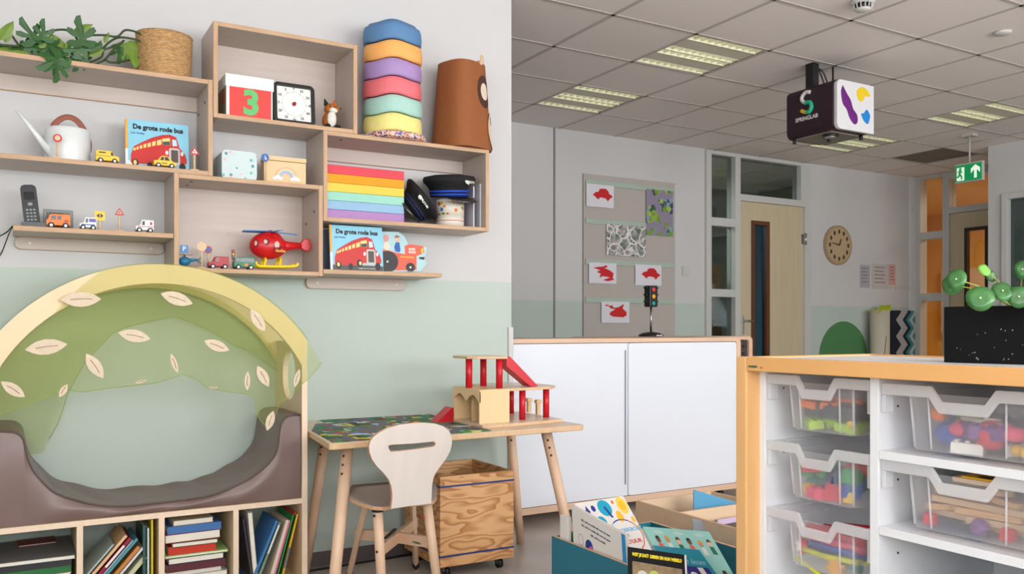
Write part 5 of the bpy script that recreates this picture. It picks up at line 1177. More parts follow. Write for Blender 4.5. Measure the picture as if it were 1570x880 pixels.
Tb = Matrix((( ux.x, Nn.x*-1, upv.x, P0.x), (ux.y, Nn.y*-1, upv.y, P0.y), (ux.z, Nn.z*-1, upv.z, P0.z), (0, 0, 0, 1)))
b = MB(cw); b.prism(out2, -.006, .006, 'y', cw, em=ced, holes=[sl], T=Tb); cp_('backrest', b, bevel=.0015)
Sn = Vector((0, -.13, 1)).normalized(); S0 = Vector((1.222, 2.87, .424))
so = [(40, 600), (60, 582), (200, 570), (360, 557), (560, 545), (700, 545), (760, 570), (772, 620), (768, 690), (742, 718), (620, 732), (480, 745), (375, 762), (310, 772), (230, 766), (130, 738), (60, 710), (34, 690), (30, 640)]
so3 = [rp(*q3(*q), S0, Sn) for q in so]; cen = sum(so3, Vector())/len(so3)
b = MB(cg); nS = len(so3); R_ = 6; vs = []
for j in range(R_+1):
    k = j/R_
    for p in so3: q = cen.lerp(p, k); q = q.copy(); q.z += -.012*(1-k*k)+.006*k*k; vs.append(q)
b.add(vs, [[j*nS+i, j*nS+(i+1) % nS, (j+1)*nS+(i+1) % nS, (j+1)*nS+i] for j in range(R_) for i in range(nS)], smooth=True)
vs2 = [v_-Vector((0, 0, .012)) for v_ in vs]; o_ = len(b.v); b.add(vs2, [[j*nS+(i+1) % nS, j*nS+i, (j+1)*nS+i, (j+1)*nS+(i+1) % nS] for j in range(R_) for i in range(nS)], smooth=True)
k = b.idx(ced)
for i in range(nS): b.f.append([R_*nS+i, R_*nS+(i+1) % nS, o_+R_*nS+(i+1) % nS, o_+R_*nS+i]); b.mi.append(k); b.sm.append(False)
cp_('seat', b)
def floorleg(u0, v0, z0, Ya, u1, Yb_):
    p0 = at(u0, v0, Y=Ya); p0.z = z0; q = at(u1, 880, Y=Yb_); q.z = 0; return p0, q
near = [(Vector((1.139, 2.95, .412)), Vector((1.175, 2.985, 0))), (Vector((1.338, 2.955, .425)), Vector((1.40, 2.965, 0)))]
far = [(Vector((1.205, 3.22, .43)), Vector((1.216, 3.50, 0))), (Vector((1.40, 3.24, .43)), Vector((1.533, 3.50, 0)))]
for p0, p1 in near:
    b = MB(legm); b.tube([p0, p0.lerp(p1, .5), p1], [.0185, .018, .0165], 18); cp_('leg', b); b = MB(blackp); b.cyl(p0-Vector((0, 0, .003)), p0+Vector((0, 0, .005)), .022, n=18); cp_('leg_cap', b)
for p0, p1 in far:
    b = MB(legm); p2 = p0.lerp(p1, .94)
    ax = (p1-p0).normalized(); sx = Vector((1, 0, 0)); sy = Vector((0, 1, 0))
    b.tube([p0, p1], [.0195, .0195], 4, flat=.75); o = cp_('leg', b, bevel=.004)
    b = MB(blackp); q = p0.lerp(p1, .90); b.tube([q, p0.lerp(p1, .955)], [.0205, .0205], 4, flat=.8); cp_('foot_pad', b)
def bar(p, q, h, t):
    p = Vector(p); q = Vector(q); d = (q-p).normalized(); s_ = d.cross(Vector((0, 0, 1))).normalized()*t/2; z_ = Vector((0, 0, h/2)); b.add([p-s_-z_, p+s_-z_, p+s_+z_, p-s_+z_, q-s_-z_, q+s_-z_, q+s_+z_, q-s_+z_], [[0, 1, 2, 3], [7, 6, 5, 4], [0, 4, 5, 1], [1, 5, 6, 2], [2, 6, 7, 3], [3, 7, 4, 0]])
b = MB(legm); bar((1.212, 3.39, .225), (1.305, 3.18, .245), .042, .016); bar((1.302, 3.19, .245), (1.372, 2.965, .262), .042, .016); cp_('stretcher', b)
b = MB(legm); bar((1.152, 2.97, .255), (1.27, 3.12, .25), .042, .016); bar((1.266, 3.115, .25), (1.482, 3.385, .245), .042, .016); cp_('stretcher', b)
b = MB(blackp); bar((1.22, 3.08, .273), (1.31, 3.20, .273), .006, .012); cp_('joint_strip', b)
for (u_, v_), Yy, mt in (((573.5, 791), 2.931, boltm), ((578, 846), 2.953, boltm), ((649.5, 793), 2.938, redp)):
    p = at(u_, v_, Y=Yy); b = MB(mt); b.sphere(p, .0055, n=10); cp_('bolt', b)
lettering('maker_name', 'SCHMEITS', .010, M('maker_green', (60, 110, 70), .6), ch, tuple(Vector((1.342, 3.045, .249))-Vector(ch.location)+Vector((-.0085, -.003, 0))), (PI/2, 0, radians(-72)), bold=.0003)
b = MB(blackp); b.tube(smooth_path([(.98, 3.70, .006), (1.15, 3.72, .006), (1.45, 3.735, .006), (1.75, 3.75, .006), (2.05, 3.74, .006), (2.16, 3.775, .006)]), .005, 8); solo('floor_cable', 'black cable running along the floor under the table by the wall', 'cable', b)

# ------------------------------------------------------------------ plywood crate on castors
m, N, L, bb = MN('fir_plywood'); bb.inputs['Roughness'].default_value = .5
tc = N.new('ShaderNodeTexCoord'); mp = N.new('ShaderNodeMapping'); mp.inputs['Scale'].default_value = (1.6, 1.6, 6); L.new(tc.outputs['Object'], mp.inputs[0])
nz = N.new('ShaderNodeTexNoise'); nz.inputs['Scale'].default_value = 1.6; nz.inputs['Detail'].default_value = 2; L.new(mp.outputs[0], nz.inputs['Vector'])
ml = N.new('ShaderNodeMath'); ml.operation = 'MULTIPLY'; ml.inputs[1].default_value = 11; L.new(nz.outputs[0], ml.inputs[0]); fr_ = N.new('ShaderNodeMath'); fr_.operation = 'FRACT'; L.new(ml.outputs[0], fr_.inputs[0])
cr = N.new('ShaderNodeValToRGB'); e = cr.color_ramp.elements; e[0].color = (*lin((230, 180, 126)), 1); e[1].color = (*lin((186, 124, 74)), 1); e[0].position = .35; e[1].position = .95
q = cr.color_ramp.elements.new(1.0); q.color = (*lin((222, 170, 108)), 1); L.new(fr_.outputs[0], cr.inputs[0]); L.new(cr.outputs[0], bb.inputs['Base Color']); fir = m
firin = M('crate_inside', (170, 128, 86), .6, vary=.15, scale=8)
X0, X1, Y0, Y1, za, zc = 1.563, 1.927, 3.315, 3.705, .052, .442; tw = .015
r = thing('crate', 'plywood crate on castors with blue lines under the table', 'crate', (1.745, 3.51, 0))
def kp(n_, b, **k): return build(n_, b, r, world=True, **k)
b = MB(fir); b.box(X0, X1, Y0, Y0+tw, za, zc); kp('side_board', b, bevel=.001); b = MB(fir); b.box(X0, X1, Y1-tw, Y1, za, zc); kp('side_board', b, bevel=.001)
for x in (X0, X1-tw): b = MB(fir); b.box(x, x+tw, Y0+tw, Y1-tw, za, zc-.0005); kp('side_board', b, bevel=.001)
b = MB(firin); b.box(X0+tw, X1-tw, Y0+tw, Y1-tw, za, za+.012); kp('bottom_board', b)
bl_ = M('navy_line', (40, 62, 130), .5)
for z_ in (.398, .098):
    b = MB(bl_); b.box(X0-.001, X1+.001, Y0-.001, Y0, z_-.004, z_+.004); b.box(X0-.001, X1+.001, Y1, Y1+.001, z_-.004, z_+.004)
    b.box(X0-.001, X0, Y0, Y1, z_-.004, z_+.004); b.box(X1, X1+.001, Y0, Y1, z_-.004, z_+.004); o = kp('blue_line', b)
for x in (X0+.05, X1-.05):
    for y in (Y0+.045, Y1-.05):
        b = MB(blackp); b.cyl((x-.01, y, .022), (x+.01, y, .022), .022, n=18); w_ = kp('castor', b); b = MB(steel); b.box(x-.016, x+.016, y-.016, y+.016, .046, .052); b.box(x-.014, x-.011, y-.01, y+.01, .02, .05); b.box(x+.011, x+.014, y-.01, y+.01, .02, .05); kp('castor_bracket', b)

# ------------------------------------------------------------------ white sliding-door cabinets
whd = M('cabinet_white', (236, 241, 250), .25, spec=.5); beech = M('beech_light', (232, 196, 168), .45, vary=.06, scale=5, stretch=(.4, 4, 4)); darkin = M('cabinet_dark', (70, 60, 58), .6)
def bigcab(label, X0, X1, Y0, Y1, doors, front=True):
    r = thing('sideboard', label, 'sideboard', ((X0+X1)/2, Y0, 0)); zb_, zt_ = .055, 1.021; fw_ = .036; cr_ = .035
    def cpp(n_, b, **k): return build(n_, b, r, world=True, **k)
    b = MB(beech); b.prism(rrect(X0, X1, zb_, zt_, cr_, 6), Y0, Y1, 'y', beech, holes=[rrect(X0+fw_, X1-fw_, zb_+fw_, zt_-fw_*.72, .018, 4)]); cpp('frame', b, bevel=.003)
    b = MB(darkin); b.box(X0+fw_, X1-fw_, Y1-.012, Y1-.002, zb_+fw_, zt_-fw_*.7); cpp('back_panel', b)
    if doors:
        xm = at(962, 640, Y=Y0).x
        b = MB(whd); b.prism(rrect(X0+fw_+.002, xm+.045, zb_+fw_+.003, zt_-fw_*.72-.003, .012), Y0+.012, Y0+.022, 'y'); d_ = cpp('door', b, bevel=.001)
        b = MB(whd); b.prism(rrect(xm+.01, X1-fw_-.002, zb_+fw_+.003, zt_-fw_*.72-.003, .018), Y0+.002, Y0+.010, 'y'); d2_ = cpp('door', b, bevel=.001)
        b = MB(M('handle_grey', (150, 154, 160), .5, metal=.3)); b.box(xm-.012, xm-.004, Y0+.006, Y0+.012, .16, .95); Ti = root_matrix(r).inverted(); b.xf(Ti); build('grip_strip', b, d_, bevel=.002)  # plain grey strip beside the door overlap
    else:
        b = MB(darkin); b.box(X0+fw_, X1-fw_, Y0+.02, Y0+.03, zb_+fw_, zt_-fw_); cpp('front_panel', b)
        for k in range(8): b = MB(blackp); b.cyl((X1-.075, Y0+.015, .95-.055*k), (X1-.075, Y0+.021, .95-.055*k), .010, n=12); cpp('hole', b)
    for x in (X0+.1, X1-.12):
        for y in (Y0+.07, Y1-.07):
            b = MB(blackp); b.cyl((x-.012, y, .026), (x+.012, y, .026), .026, n=18); cpp('castor', b); b = MB(steel); b.box(x-.02, x+.02, y-.02, y+.02, .05, .056); b.box(x+.013, x+.017, y-.012, y+.012, .015, .052); cpp('castor_bracket', b)
    return r
bigcab('long low cabinet with two white sliding doors and beech frame', 2.20, 4.012, 4.00, 4.44, True)
bigcab('dark fronted beech cabinet standing just behind the white one', 3.30, 4.63, 4.50, 4.92, False)
# traffic light toy
p = at(998, 500, Y=4.68); z = 1.022; zt = at(998, 438, Y=4.68).z; H = zt-z
r = thing('toy_traffic_light', 'black toy traffic light on a round base standing on the cabinet', 'toy traffic light', (p.x, 4.68, z))
k_ = H/.34
b = MB(blackp); b.lathe([(.088, 0), (.086, .012), (.06, .024), (.018, .032), (0, .033)], 32); build('base', b, r)
b = MB(whit); b.box(-.02, .03, -.0875, -.082, .004, .011); build('base_label', b, r)
b = MB(steel); b.cyl((0, 0, .03), (0, 0, H*.6), .008, n=14); build('pole', b, r)
b = MB(blackp); b.box(-.036, .036, -.032, .032, H*.58, H); build('housing', b, r, bevel=.006)
for k, (m_, nm) in enumerate(((M('signal_red', (226, 50, 60), .3), 'red'), (M('signal_amber', (246, 176, 30), .3), 'amber'), (M('signal_green', (20, 150, 140), .3), 'green'))):
    zc_ = H*(.93-.135*k)-.004; b = MB(m_); b.sphere((0, -.032, zc_), .0155, n=14, sc=(1, .4, 1)); o = build('lens', b, r); o['label'] = nm+' lens'
    b = MB(blackp); 
    for s_ in (-1, 1): b.prism([(s_*.034, zc_+.016), (s_*.058, zc_+.018), (s_*.050, zc_+.008), (s_*.034, zc_-.002)], -.016, .016, 'y')
    build('hood', b, r)

# ------------------------------------------------------------------ pinboard and papers on the back wall
pbm = M('pinboard_grey', (188, 180, 174), .85, vary=.03, scale=60); rail = M('pinboard_rail', (176, 192, 180), .5)
Yp = YB-.022; P4 = [at(895, 266, Y=Yp), at(1035, 281, Y=Yp)]
X0, X1 = P4[0].x, P4[1].x; zt = (P4[0].z+P4[1].z)/2; r = thing('pinboard', 'tall grey pinboard with four pale green rails on the back wall', 'pinboard', ((X0+X1)/2, Yp, 1.0))
b = MB(pbm); b.box(X0, X1, Yp, YB-.001, 1.0, zt); build('board', b, r, world=True, bevel=.002)
for v_ in (278, 337.5, 400, 459): z_ = at(897, v_, Y=Yp).z; b = MB(rail); b.box(X0+.015, X1-.01, Yp-.012, Yp, z_-.028, z_+.02); build('rail', b, r, world=True, bevel=.003)
redi = M('red_paint', (206, 22, 30), .6); papm = M('drawing_paper', (226, 224, 232), .7)
shapes = {'car': [(.26, .62), (.34, .70), (.44, .72), (.46, .85), (.56, .92), (.74, .92), (.84, .78), (.86, .66), (.98, .56), (1.0, .46), (.92, .42), (.86, .30), (.80, .22), (.74, .36), (.60, .40), (.48, .40), (.44, .28), (.36, .34), (.28, .46), (.20, .50)],
          'scribble': [(.1, .82), (.5, .9), (.66, 1.0), (.68, .86), (.56, .82), (.8, .66), (.94, .5), (.9, .2), (.98, .1), (.7, .0), (.5, .06), (.8, .24), (.5, .3), (.36, .2), (.42, .44), (.25, .55), (.4, .66)],
          'crane': [(.1, .96), (.3, .86), (.36, .92), (.42, .76), (.6, .78), (.84, 1.0), (.78, .72), (.94, .5), (.94, .3), (.8, .18), (.4, .22), (.26, .34), (.3, .5), (.5, .66), (.3, .72), (.24, .84), (.12, .86)]}
def paper(label, u0, v0, u1, v1, kind, cat='drawing', mat=None, name='drawing', grp='childrens drawings in red paint on the pinboard'):
    a = at(u0, v0, Y=Yp-.014); q = at(u1, v1, Y=Yp-.014); W = q.x-a.x; zt_ = a.z; H = zt_-at(u0, v1-(u1-u0)*.05, Y=Yp-.014).z
    r = thing(name, label, cat, (a.x, Yp-.013, zt_-H), group=grp)
    b = MB(mat or papm); b.box(0, W, -.0012, 0, 0, H); build('sheet', b, r)
    if kind: b = MB(redi); b.prism([(W*(.05+.9*x), H*(.12+.78*y)) for x, y in shapes[kind]], -.0022, -.0013, 'y'); build('paint', b, r)
    return r, W, H
paper('drawing of a red car at the top left of the pinboard', 899, 281, 941, 318, 'car')
paper('red scribbled drawing at the left of the pinboard, third row', 903, 402, 945, 436, 'scribble')
paper('drawing of a small red car right above the toy traffic light', 974, 405, 1014, 439, 'car')
paper('drawing of a red tow truck at the bottom of the pinboard', 922, 462, 965, 497, 'crane')
def mapmat(name, road_c, cols, sc1, sc2, thr):
    m, N, L, bb = MN(name); bb.inputs['Roughness'].default_value = .6
    tc = N.new('ShaderNodeTexCoord'); nz = N.new('ShaderNodeTexNoise'); nz.inputs['Scale'].default_value = 6; L.new(tc.outputs['Object'], nz.inputs['Vector'])
    va = N.new('ShaderNodeVectorMath'); va.operation = 'MULTIPLY_ADD'; va.inputs[1].default_value = (.15, .15, .15); L.new(nz.outputs['Color'], va.inputs[0]); L.new(tc.outputs['Object'], va.inputs[2])
    vo = N.new('ShaderNodeTexVoronoi'); vo.feature = 'DISTANCE_TO_EDGE'; vo.inputs['Scale'].default_value = sc1; L.new(va.outputs[0], vo.inputs['Vector'])
    lt = N.new('ShaderNodeMath'); lt.operation = 'LESS_THAN'; lt.inputs[1].default_value = thr; L.new(vo.outputs['Distance'], lt.inputs[0])
    v2 = N.new('ShaderNodeTexVoronoi'); v2.inputs['Scale'].default_value = sc2; L.new(tc.outputs['Object'], v2.inputs['Vector']); sp = N.new('ShaderNodeSeparateColor'); L.new(v2.outputs['Color'], sp.inputs[0])
    cr = N.new('ShaderNodeValToRGB'); cr.color_ramp.interpolation = 'CONSTANT'
    while len(cr.color_ramp.elements) < len(cols): cr.color_ramp.elements.new(.5)
    for i, cc in enumerate(cols): cr.color_ramp.elements[i].position = i/len(cols); cr.color_ramp.elements[i].color = (*lin(cc), 1)
    L.new(sp.outputs[0], cr.inputs[0]); mx = N.new('ShaderNodeMix'); mx.data_type = 'RGBA'; mx.inputs['B'].default_value = (*lin(road_c), 1)
    L.new(lt.outputs[0], mx.inputs['Factor']); L.new(cr.outputs[0], mx.inputs['A']); L.new(mx.outputs['Result'], bb.inputs['Base Color']); return m
m1 = mapmat('green_map', (146, 136, 160), [(120, 156, 60), (150, 176, 70), (60, 110, 80), (130, 160, 190), (120, 156, 60), (60, 70, 110), (170, 190, 90)], 5, 26, .12)
m2 = mapmat('grey_map', (226, 224, 222), [(150, 150, 150), (170, 168, 168), (130, 130, 134), (196, 180, 176), (150, 150, 150), (90, 120, 90)], 11, 40, .06)
paper('tall colourful street map at the top right of the pinboard', 991, 289, 1032, 362, None, 'map', m1, 'street_map', None)
paper('wide grey street map in the middle of the pinboard', 930, 343, 990, 394, None, 'map', m2, 'street_map', None)
# light switch
a = at(1046, 407, Y=YB-.01); q = at(1058, 424, Y=YB-.01)
r = thing('light_switch', 'white square light switch right of the pinboard', 'light switch', ((a.x+q.x)/2, YB, (a.z+q.z)/2)); b = MB(framew); b.box(-.045, .045, -.012, 0, -.045, .045); build('plate', b, r, bevel=.004); b = MB(framew); b.box(-.03, .03, -.017, -.012, -.03, .03); build('rocker', b, r, bevel=.002)
# clock
r = thing('wall_clock', 'round wooden wall clock on the white wall right of the door', 'clock', (7.577, YB, 1.964))
ck = M('clock_wood', (176, 150, 118), .6, vary=.05, scale=8); ckd = M('clock_dark', (62, 44, 34), .6)
b = MB(ck); b.prism(ell(0, 0, .212, n=48), -.03, 0, 'y', holes=[]); build('body', b, r, bevel=.003)
b = MB(M('clock_face', (190, 164, 130), .6)); b.prism(ell(0, 0, .185, n=48), -.033, -.030, 'y'); build('dial', b, r)
for k in range(12):
    a = -2*PI*k/12+PI/2; b = MB(ckd); b.prism(ell(.145*cos(a), .145*sin(a), .014, .024, 10), -.036, -.033, 'y'); build('hour_mark', b, r)
for an, l_, w_, nm in ((66, .075, .009, 'hour_hand'), (170, .12, .007, 'minute_hand')):
    a = radians(an); b = MB(ckd); d = Vector((cos(a), 0, sin(a))); n_ = Vector((-sin(a), 0, cos(a)))*w_; o0 = Vector((0, -.039, 0))
    b.add([o0-n_, o0+d*l_-n_*.5, o0+d*l_+n_*.5, o0+n_], [[0, 1, 2, 3]]); b.add([q_+Vector((0, .002, 0)) for q_ in b.v[:4]], [[3, 2, 1, 0]]); build(nm, b, r)
# notices
for lb, u0, v0, u1, v1, cc in (('grey lilac printed notice nearest the clock', 1319, 406, 1334, 441, (176, 174, 186)), ('clear sleeve with a printed notice in the middle of the three', 1337, 404, 1362, 443, (196, 190, 188)), ('faded red notice at the right of the three sheets', 1363, 405, 1373, 437, (214, 160, 154))):
    a = at(u0, v0, Y=YB-.004); q = at(u1, v1, Y=YB-.004); r = thing('notice', lb, 'notice', (a.x, YB-.002, q.z), group='notices on the wall under the clock')
    W, H = q.x-a.x, a.z-q.z; b = MB(M('notice_%d_%d' % (u0, v0), cc, .5)); b.box(0, W, -.0015, 0, 0, H); build('sheet', b, r)
    b = MB(M('faint_ink', (128, 122, 124), .6))
    for k in range(5): b.box(W*.15, W*(.8-.1*(k % 2)), -.0025, -.0016, H*(.86-.15*k)-.006, H*(.86-.15*k)+.004)
    o = build('print', b, r); o['kind'] = 'stuff'
for k, (u_, v_) in enumerate(((1366, 440), (1374, 441), (1381, 441), (1387, 441), (1393, 442))):
    p = at(u_, v_, Y=YB-.003); b = MB(M('pale_sticker', (206, 196, 190), .5)); b.prism(ell(p.x, p.z, .024, n=12), YB-.003, YB-.001, 'y'); solo('sticker', 'small pale round sticker in the row below the notices', 'sticker', b, group='pale stickers on the wall by the corner')
# rolls
p = at(1349, 500, Y=5.98); r = thing('paper_roll', 'tall cream roll with lime green top leaning at the back wall', 'roll', (p.x, 5.98, 0)); zt = at(1349, 476, Y=5.98).z
b = MB(M('roll_cream', (206, 198, 178), .7)); b.cyl((0, 0, 0.0), (0, 0, zt), .10, n=28); build('roll', b, r)
b = MB(M('roll_lime', (190, 200, 40), .7)); b.prism([(-.10, zt-.02), (.02, zt-.035), (.085, zt-.01), (.095, zt+.06), (.05, zt+.01), (-.06, zt+.01)], -.07, .07, 'y'); build('lime_sheet', b, r)
b = MB(M('roll_line', (110, 96, 80), .7)); b.tube([(-.07, -.098, zt-.55), (-.03, -.1, zt-.3), (.085, -.06, zt-.05)], .003, 6); build('paper_edge', b, r)
a = at(1364, 500, Y=5.98).x; q = at(1401, 500, Y=5.98).x; zt = at(1380, 476, Y=5.98).z
m, N, L, bb = MN('zigzag_fabric'); bb.inputs['Roughness'].default_value = .8; tc = N.new('ShaderNodeTexCoord'); mp = N.new('ShaderNodeMapping'); L.new(tc.outputs['Object'], mp.inputs[0])
sp = N.new('ShaderNodeSeparateXYZ'); L.new(mp.outputs[0], sp.inputs[0]); m1_ = N.new('ShaderNodeMath'); m1_.operation = 'PINGPONG'; m1_.inputs[1].default_value = .09; L.new(sp.outputs['Z'], m1_.inputs[0])
ad = N.new('ShaderNodeMath'); ad.operation = 'ADD'; L.new(m1_.outputs[0], ad.inputs[0]); L.new(sp.outputs['X'], ad.inputs[1]); mr = N.new('ShaderNodeMapRange'); mr.inputs[1].default_value = .0; mr.inputs[2].default_value = q-a+.09; L.new(ad.outputs[0], mr.inputs[0])
cr = N.new('ShaderNodeValToRGB'); cr.color_ramp.interpolation = 'CONSTANT'; cs_ = [(22, 26, 46), (22, 26, 46), (22, 26, 46), (176, 172, 172), (176, 172, 172), (22, 26, 46), (50, 140, 150), (190, 190, 190), (50, 140, 150)]
while len(cr.color_ramp.elements) < len(cs_): cr.color_ramp.elements.new(.5)
for i, cc in enumerate(cs_): cr.color_ramp.elements[i].position = i/len(cs_); cr.color_ramp.elements[i].color = (*lin(cc), 1)
L.new(mr.outputs[0], cr.inputs[0]); L.new(cr.outputs[0], bb.inputs['Base Color'])
b = MB(m); b.prism(rrect(0, q-a, 0, zt, .03), 0, .14, 'y'); solo('floor_cushion', 'zigzag patterned navy, white and teal cushion standing by the corner', 'cushion', b, loc=(a, 5.96, 0), bevel=.02)
# ------------------------------------------------------------------ tray cabinet in the foreground
bee = M('beech_frame', (236, 178, 112), .38, spec=.5, vary=.05, scale=5, stretch=(3, .5, 3)); beev = M('beech_post', (238, 186, 124), .4, spec=.5, vary=.05, scale=5, stretch=(4, 4, .4)); wlam = M('white_laminate', (238, 240, 244), .35, spec=.5)
XF, XC, X2 = 1.55, 1.595, 2.04; YA, YZ = 1.564, .46; ZT = 1.009
r = thing('tray_cabinet', 'beech framed white cabinet holding see-through plastic trays', 'cabinet', ((XF+X2)/2, 1.0, 0))
def cc_(n_, b, **k): return build(n_, b, r, world=True, **k)
b = MB(beev); b.box(XF, X2, YA-.036, YA, 0, ZT); cc_('end_panel', b, bevel=.004)
b = MB(beev); b.box(XF, X2, YZ, YZ+.036, 0, ZT); cc_('end_panel', b, bevel=.004)
b = MB(bee)
zu = ZT-.034
for (a, c_, d, e_) in ((XF+.0005, XF+.03, YZ+.036, YA-.036), (X2-.022, X2-.0005, YZ+.036, YA-.036)): b.box(a, c_, d, e_, zu, ZT-.0005)
b.box(XF+.03, X2-.022, YZ+.036, YA-.036, zu, ZT-.008); cc_('top_frame', b, bevel=.002)
b = MB(wlam); b.box(XF+.032, X2-.024, YZ+.038, YA-.038, ZT-.0079, ZT-.004); cc_('top_inlay', b)
YD = [(1.510, 1.528), (1.189, 1.210), (.800, .820), (YZ+.036, YZ+.05)]
for a, c_ in YD: b = MB(wlam); b.box(XC, X2-.02, a, c_, .08, zu-.001); cc_('partition', b, bevel=.001)
b = MB(wlam); b.box(X2-.02, X2-.012, YZ+.036, YA-.036, .02, zu-.001); cc_('back_panel', b)
b = MB(wlam); b.box(XC, X2-.02, YZ+.036, YA-.036, .06, .08); cc_('bottom_shelf', b)
for y0, y1 in ((.821, 1.188), (YZ+.051, .799)):
    for zt_, zb_ in ((.818, .800), (.656, .638), (.36, .342)): b = MB(wlam); b.box(XC, X2-.021, y0, y1, zb_, zt_); cc_('shelf', b, bevel=.001)
b = MB(M('peg_hole', (60, 60, 64), .6))
for z_ in (.93, .77, .61, .45): b.cyl((1.66, 1.5099, z_), (1.66, 1.5085, z_), .0022, n=8); b.cyl((1.66, 1.1889, z_-.02), (1.66, 1.1875, z_-.02), .0026, n=8)
for k in range(0): pass
o = cc_('peg_holes', b); o['kind'] = 'stuff'
lettering('maker_name', 'SCHMEITS', .0062, M('maker_green'), r, (XF-.0006-r.location.x, YA-.058-r.location.y, ZT-.023), (PI/2, 0, -PI/2), bold=.0003)
lettering('maker_name', 'bv', .0062, M('maker_red', (222, 90, 60), .6), r, (XF-.0006-r.location.x, YA-.086-r.location.y, ZT-.0245), (PI/2, 0, -PI/2), bold=.0003)

# trays
def milky(name, col, a, rough=.25):
    m, N, L, b = MN(name); b.inputs['Base Color'].default_value = (*lin(col), 1); b.inputs['Roughness'].default_value = rough
    tr = N.new('ShaderNodeBsdfTransparent'); mx = N.new('ShaderNodeMixShader'); mx.inputs[0].default_value = a
    tl = N.new('ShaderNodeBsdfTranslucent'); tl.inputs[0].default_value = (*lin(col), 1); m0 = N.new('ShaderNodeMixShader'); m0.inputs[0].default_value = .4
    L.new(b.outputs[0], m0.inputs[1]); L.new(tl.outputs[0], m0.inputs[2])
    L.new(tr.outputs[0], mx.inputs[1]); L.new(m0.outputs[0], mx.inputs[2]); L.new(mx.outputs[0], N['Material Output'].inputs[0]); return m
mb_ = milky('tray_body', (250, 251, 255), .27); mr_ = milky('tray_rim', (250, 251, 254), .60)
def tray(label, Yc, W, zr, h, grp='see-through trays in the beech cabinet', XT=1.598, depth=.40, nf=.36):
    """Yc centre, W outer rim width, zr rim top"""
    r = thing('tray', label, 'tray', (XT, Yc, zr-h), group=grp)
    hw = W/2; rt = .024; nd = .030
    # front rim in the y-z plane, dipping at the finger notch
    n0, n1 = hw*nf, hw*(nf-.12)
    up = [(-hw, h), (-n0, h), (-n1, h-nd), (n1, h-nd), (n0, h), (hw, h)]
    dn = [(hw, h-rt), (n0-.002+.006, h-rt), (n1+.004, h-nd-rt), (-n1-.004, h-nd-rt), (-n0-.004, h-rt), (-hw, h-rt)]
    b = MB(mr_); b.prism(up+dn, 0, .010, 'x'); build('handle_rim', b, r, bevel=.003)
    b = MB(mr_)
    for s_ in (-1, 1): b.box(.0101, depth, s_*hw, s_*(hw-.018), h-.006, h-.002)
    b.box(depth-.018, depth, -hw+.018, hw-.018, h-.006, h-.002); build('side_rim', b, r)
    # body: tapered box, open on top
    xt0, xb0, wt, wb = .014, .020, hw-.054, hw-.058; xt1, xb1 = depth-.018, depth-.034
    vs = []; z1_ = h-.0065
    nn = 4
    def ring(x0, x1, w_, z_, rad):
        return [(x0+rad-rad*cos(PI/2*i/nn) if 0 else 0, 0, 0) for i in range(0)] + \
            [(x, y, z_) for x, y in rrect(x0, x1, -w_, w_, rad, nn)]
    R1 = ring(xt0, xt1, wt, z1_, .016); R0 = ring(xb0, xb1, wb, .006, .02); n = len(R1)
    # lower the front wall below the notch
    R1 = [(x, y, z1_-(nd+rt*.4 if (x < .04 and abs(y) < n1) else rt*.4)) for x, y, z_ in R1]
    b = MB(mb_); N_ = 1
    b.add(R1+R0, [[i, (i+1) % n, n+(i+1) % n, n+i] for i in range(n)]+[[n+i for i in range(n)]], smooth=False); build('body', b, r)
    b = MB(mr_)
    for y_ in (-wb*.62, wb*.62): b.tube([(xt0-.001, y_*1.05, h-rt), (xb0-.001, y_, .01)], .0022, 6)
    for s_ in (-1, 1): b.tube([(xt0+.006, s_*(wt-.003), h-rt), (xb0+.008, s_*(wb-.004), .01)], .003, 6)
    o = build('corner_ribs', b, r); o['kind'] = 'stuff'
    b = MB(mr_); b.box(.0, .03, hw-.010, hw-.002, h-.062, h-rt); build('stop_clip', b, r, bevel=.002)
    b = MB(mr_); b.box(.004, .016, -hw+.002, -hw+.010, h-.075, h-rt); build('stop_clip', b, r, bevel=.002)
    return r
YL = (1.210+1.510)/2; YR = (1.189+.820)/2
TL = [tray('top left tray holding lime green and dark toy pieces', YL, .294, .967, .136), tray('middle left tray holding coloured building blocks', YL, .294, .805, .136), tray('bottom left tray holding an eyeball toy and coloured tubes', YL, .294, .642, .136)]
TR = [tray('top right tray holding blue, red and green plastic toys', YR, .362, .962, .140, nf=.37), tray('lower right tray full of wooden track pieces', YR, .362, .800, .140, nf=.37)]

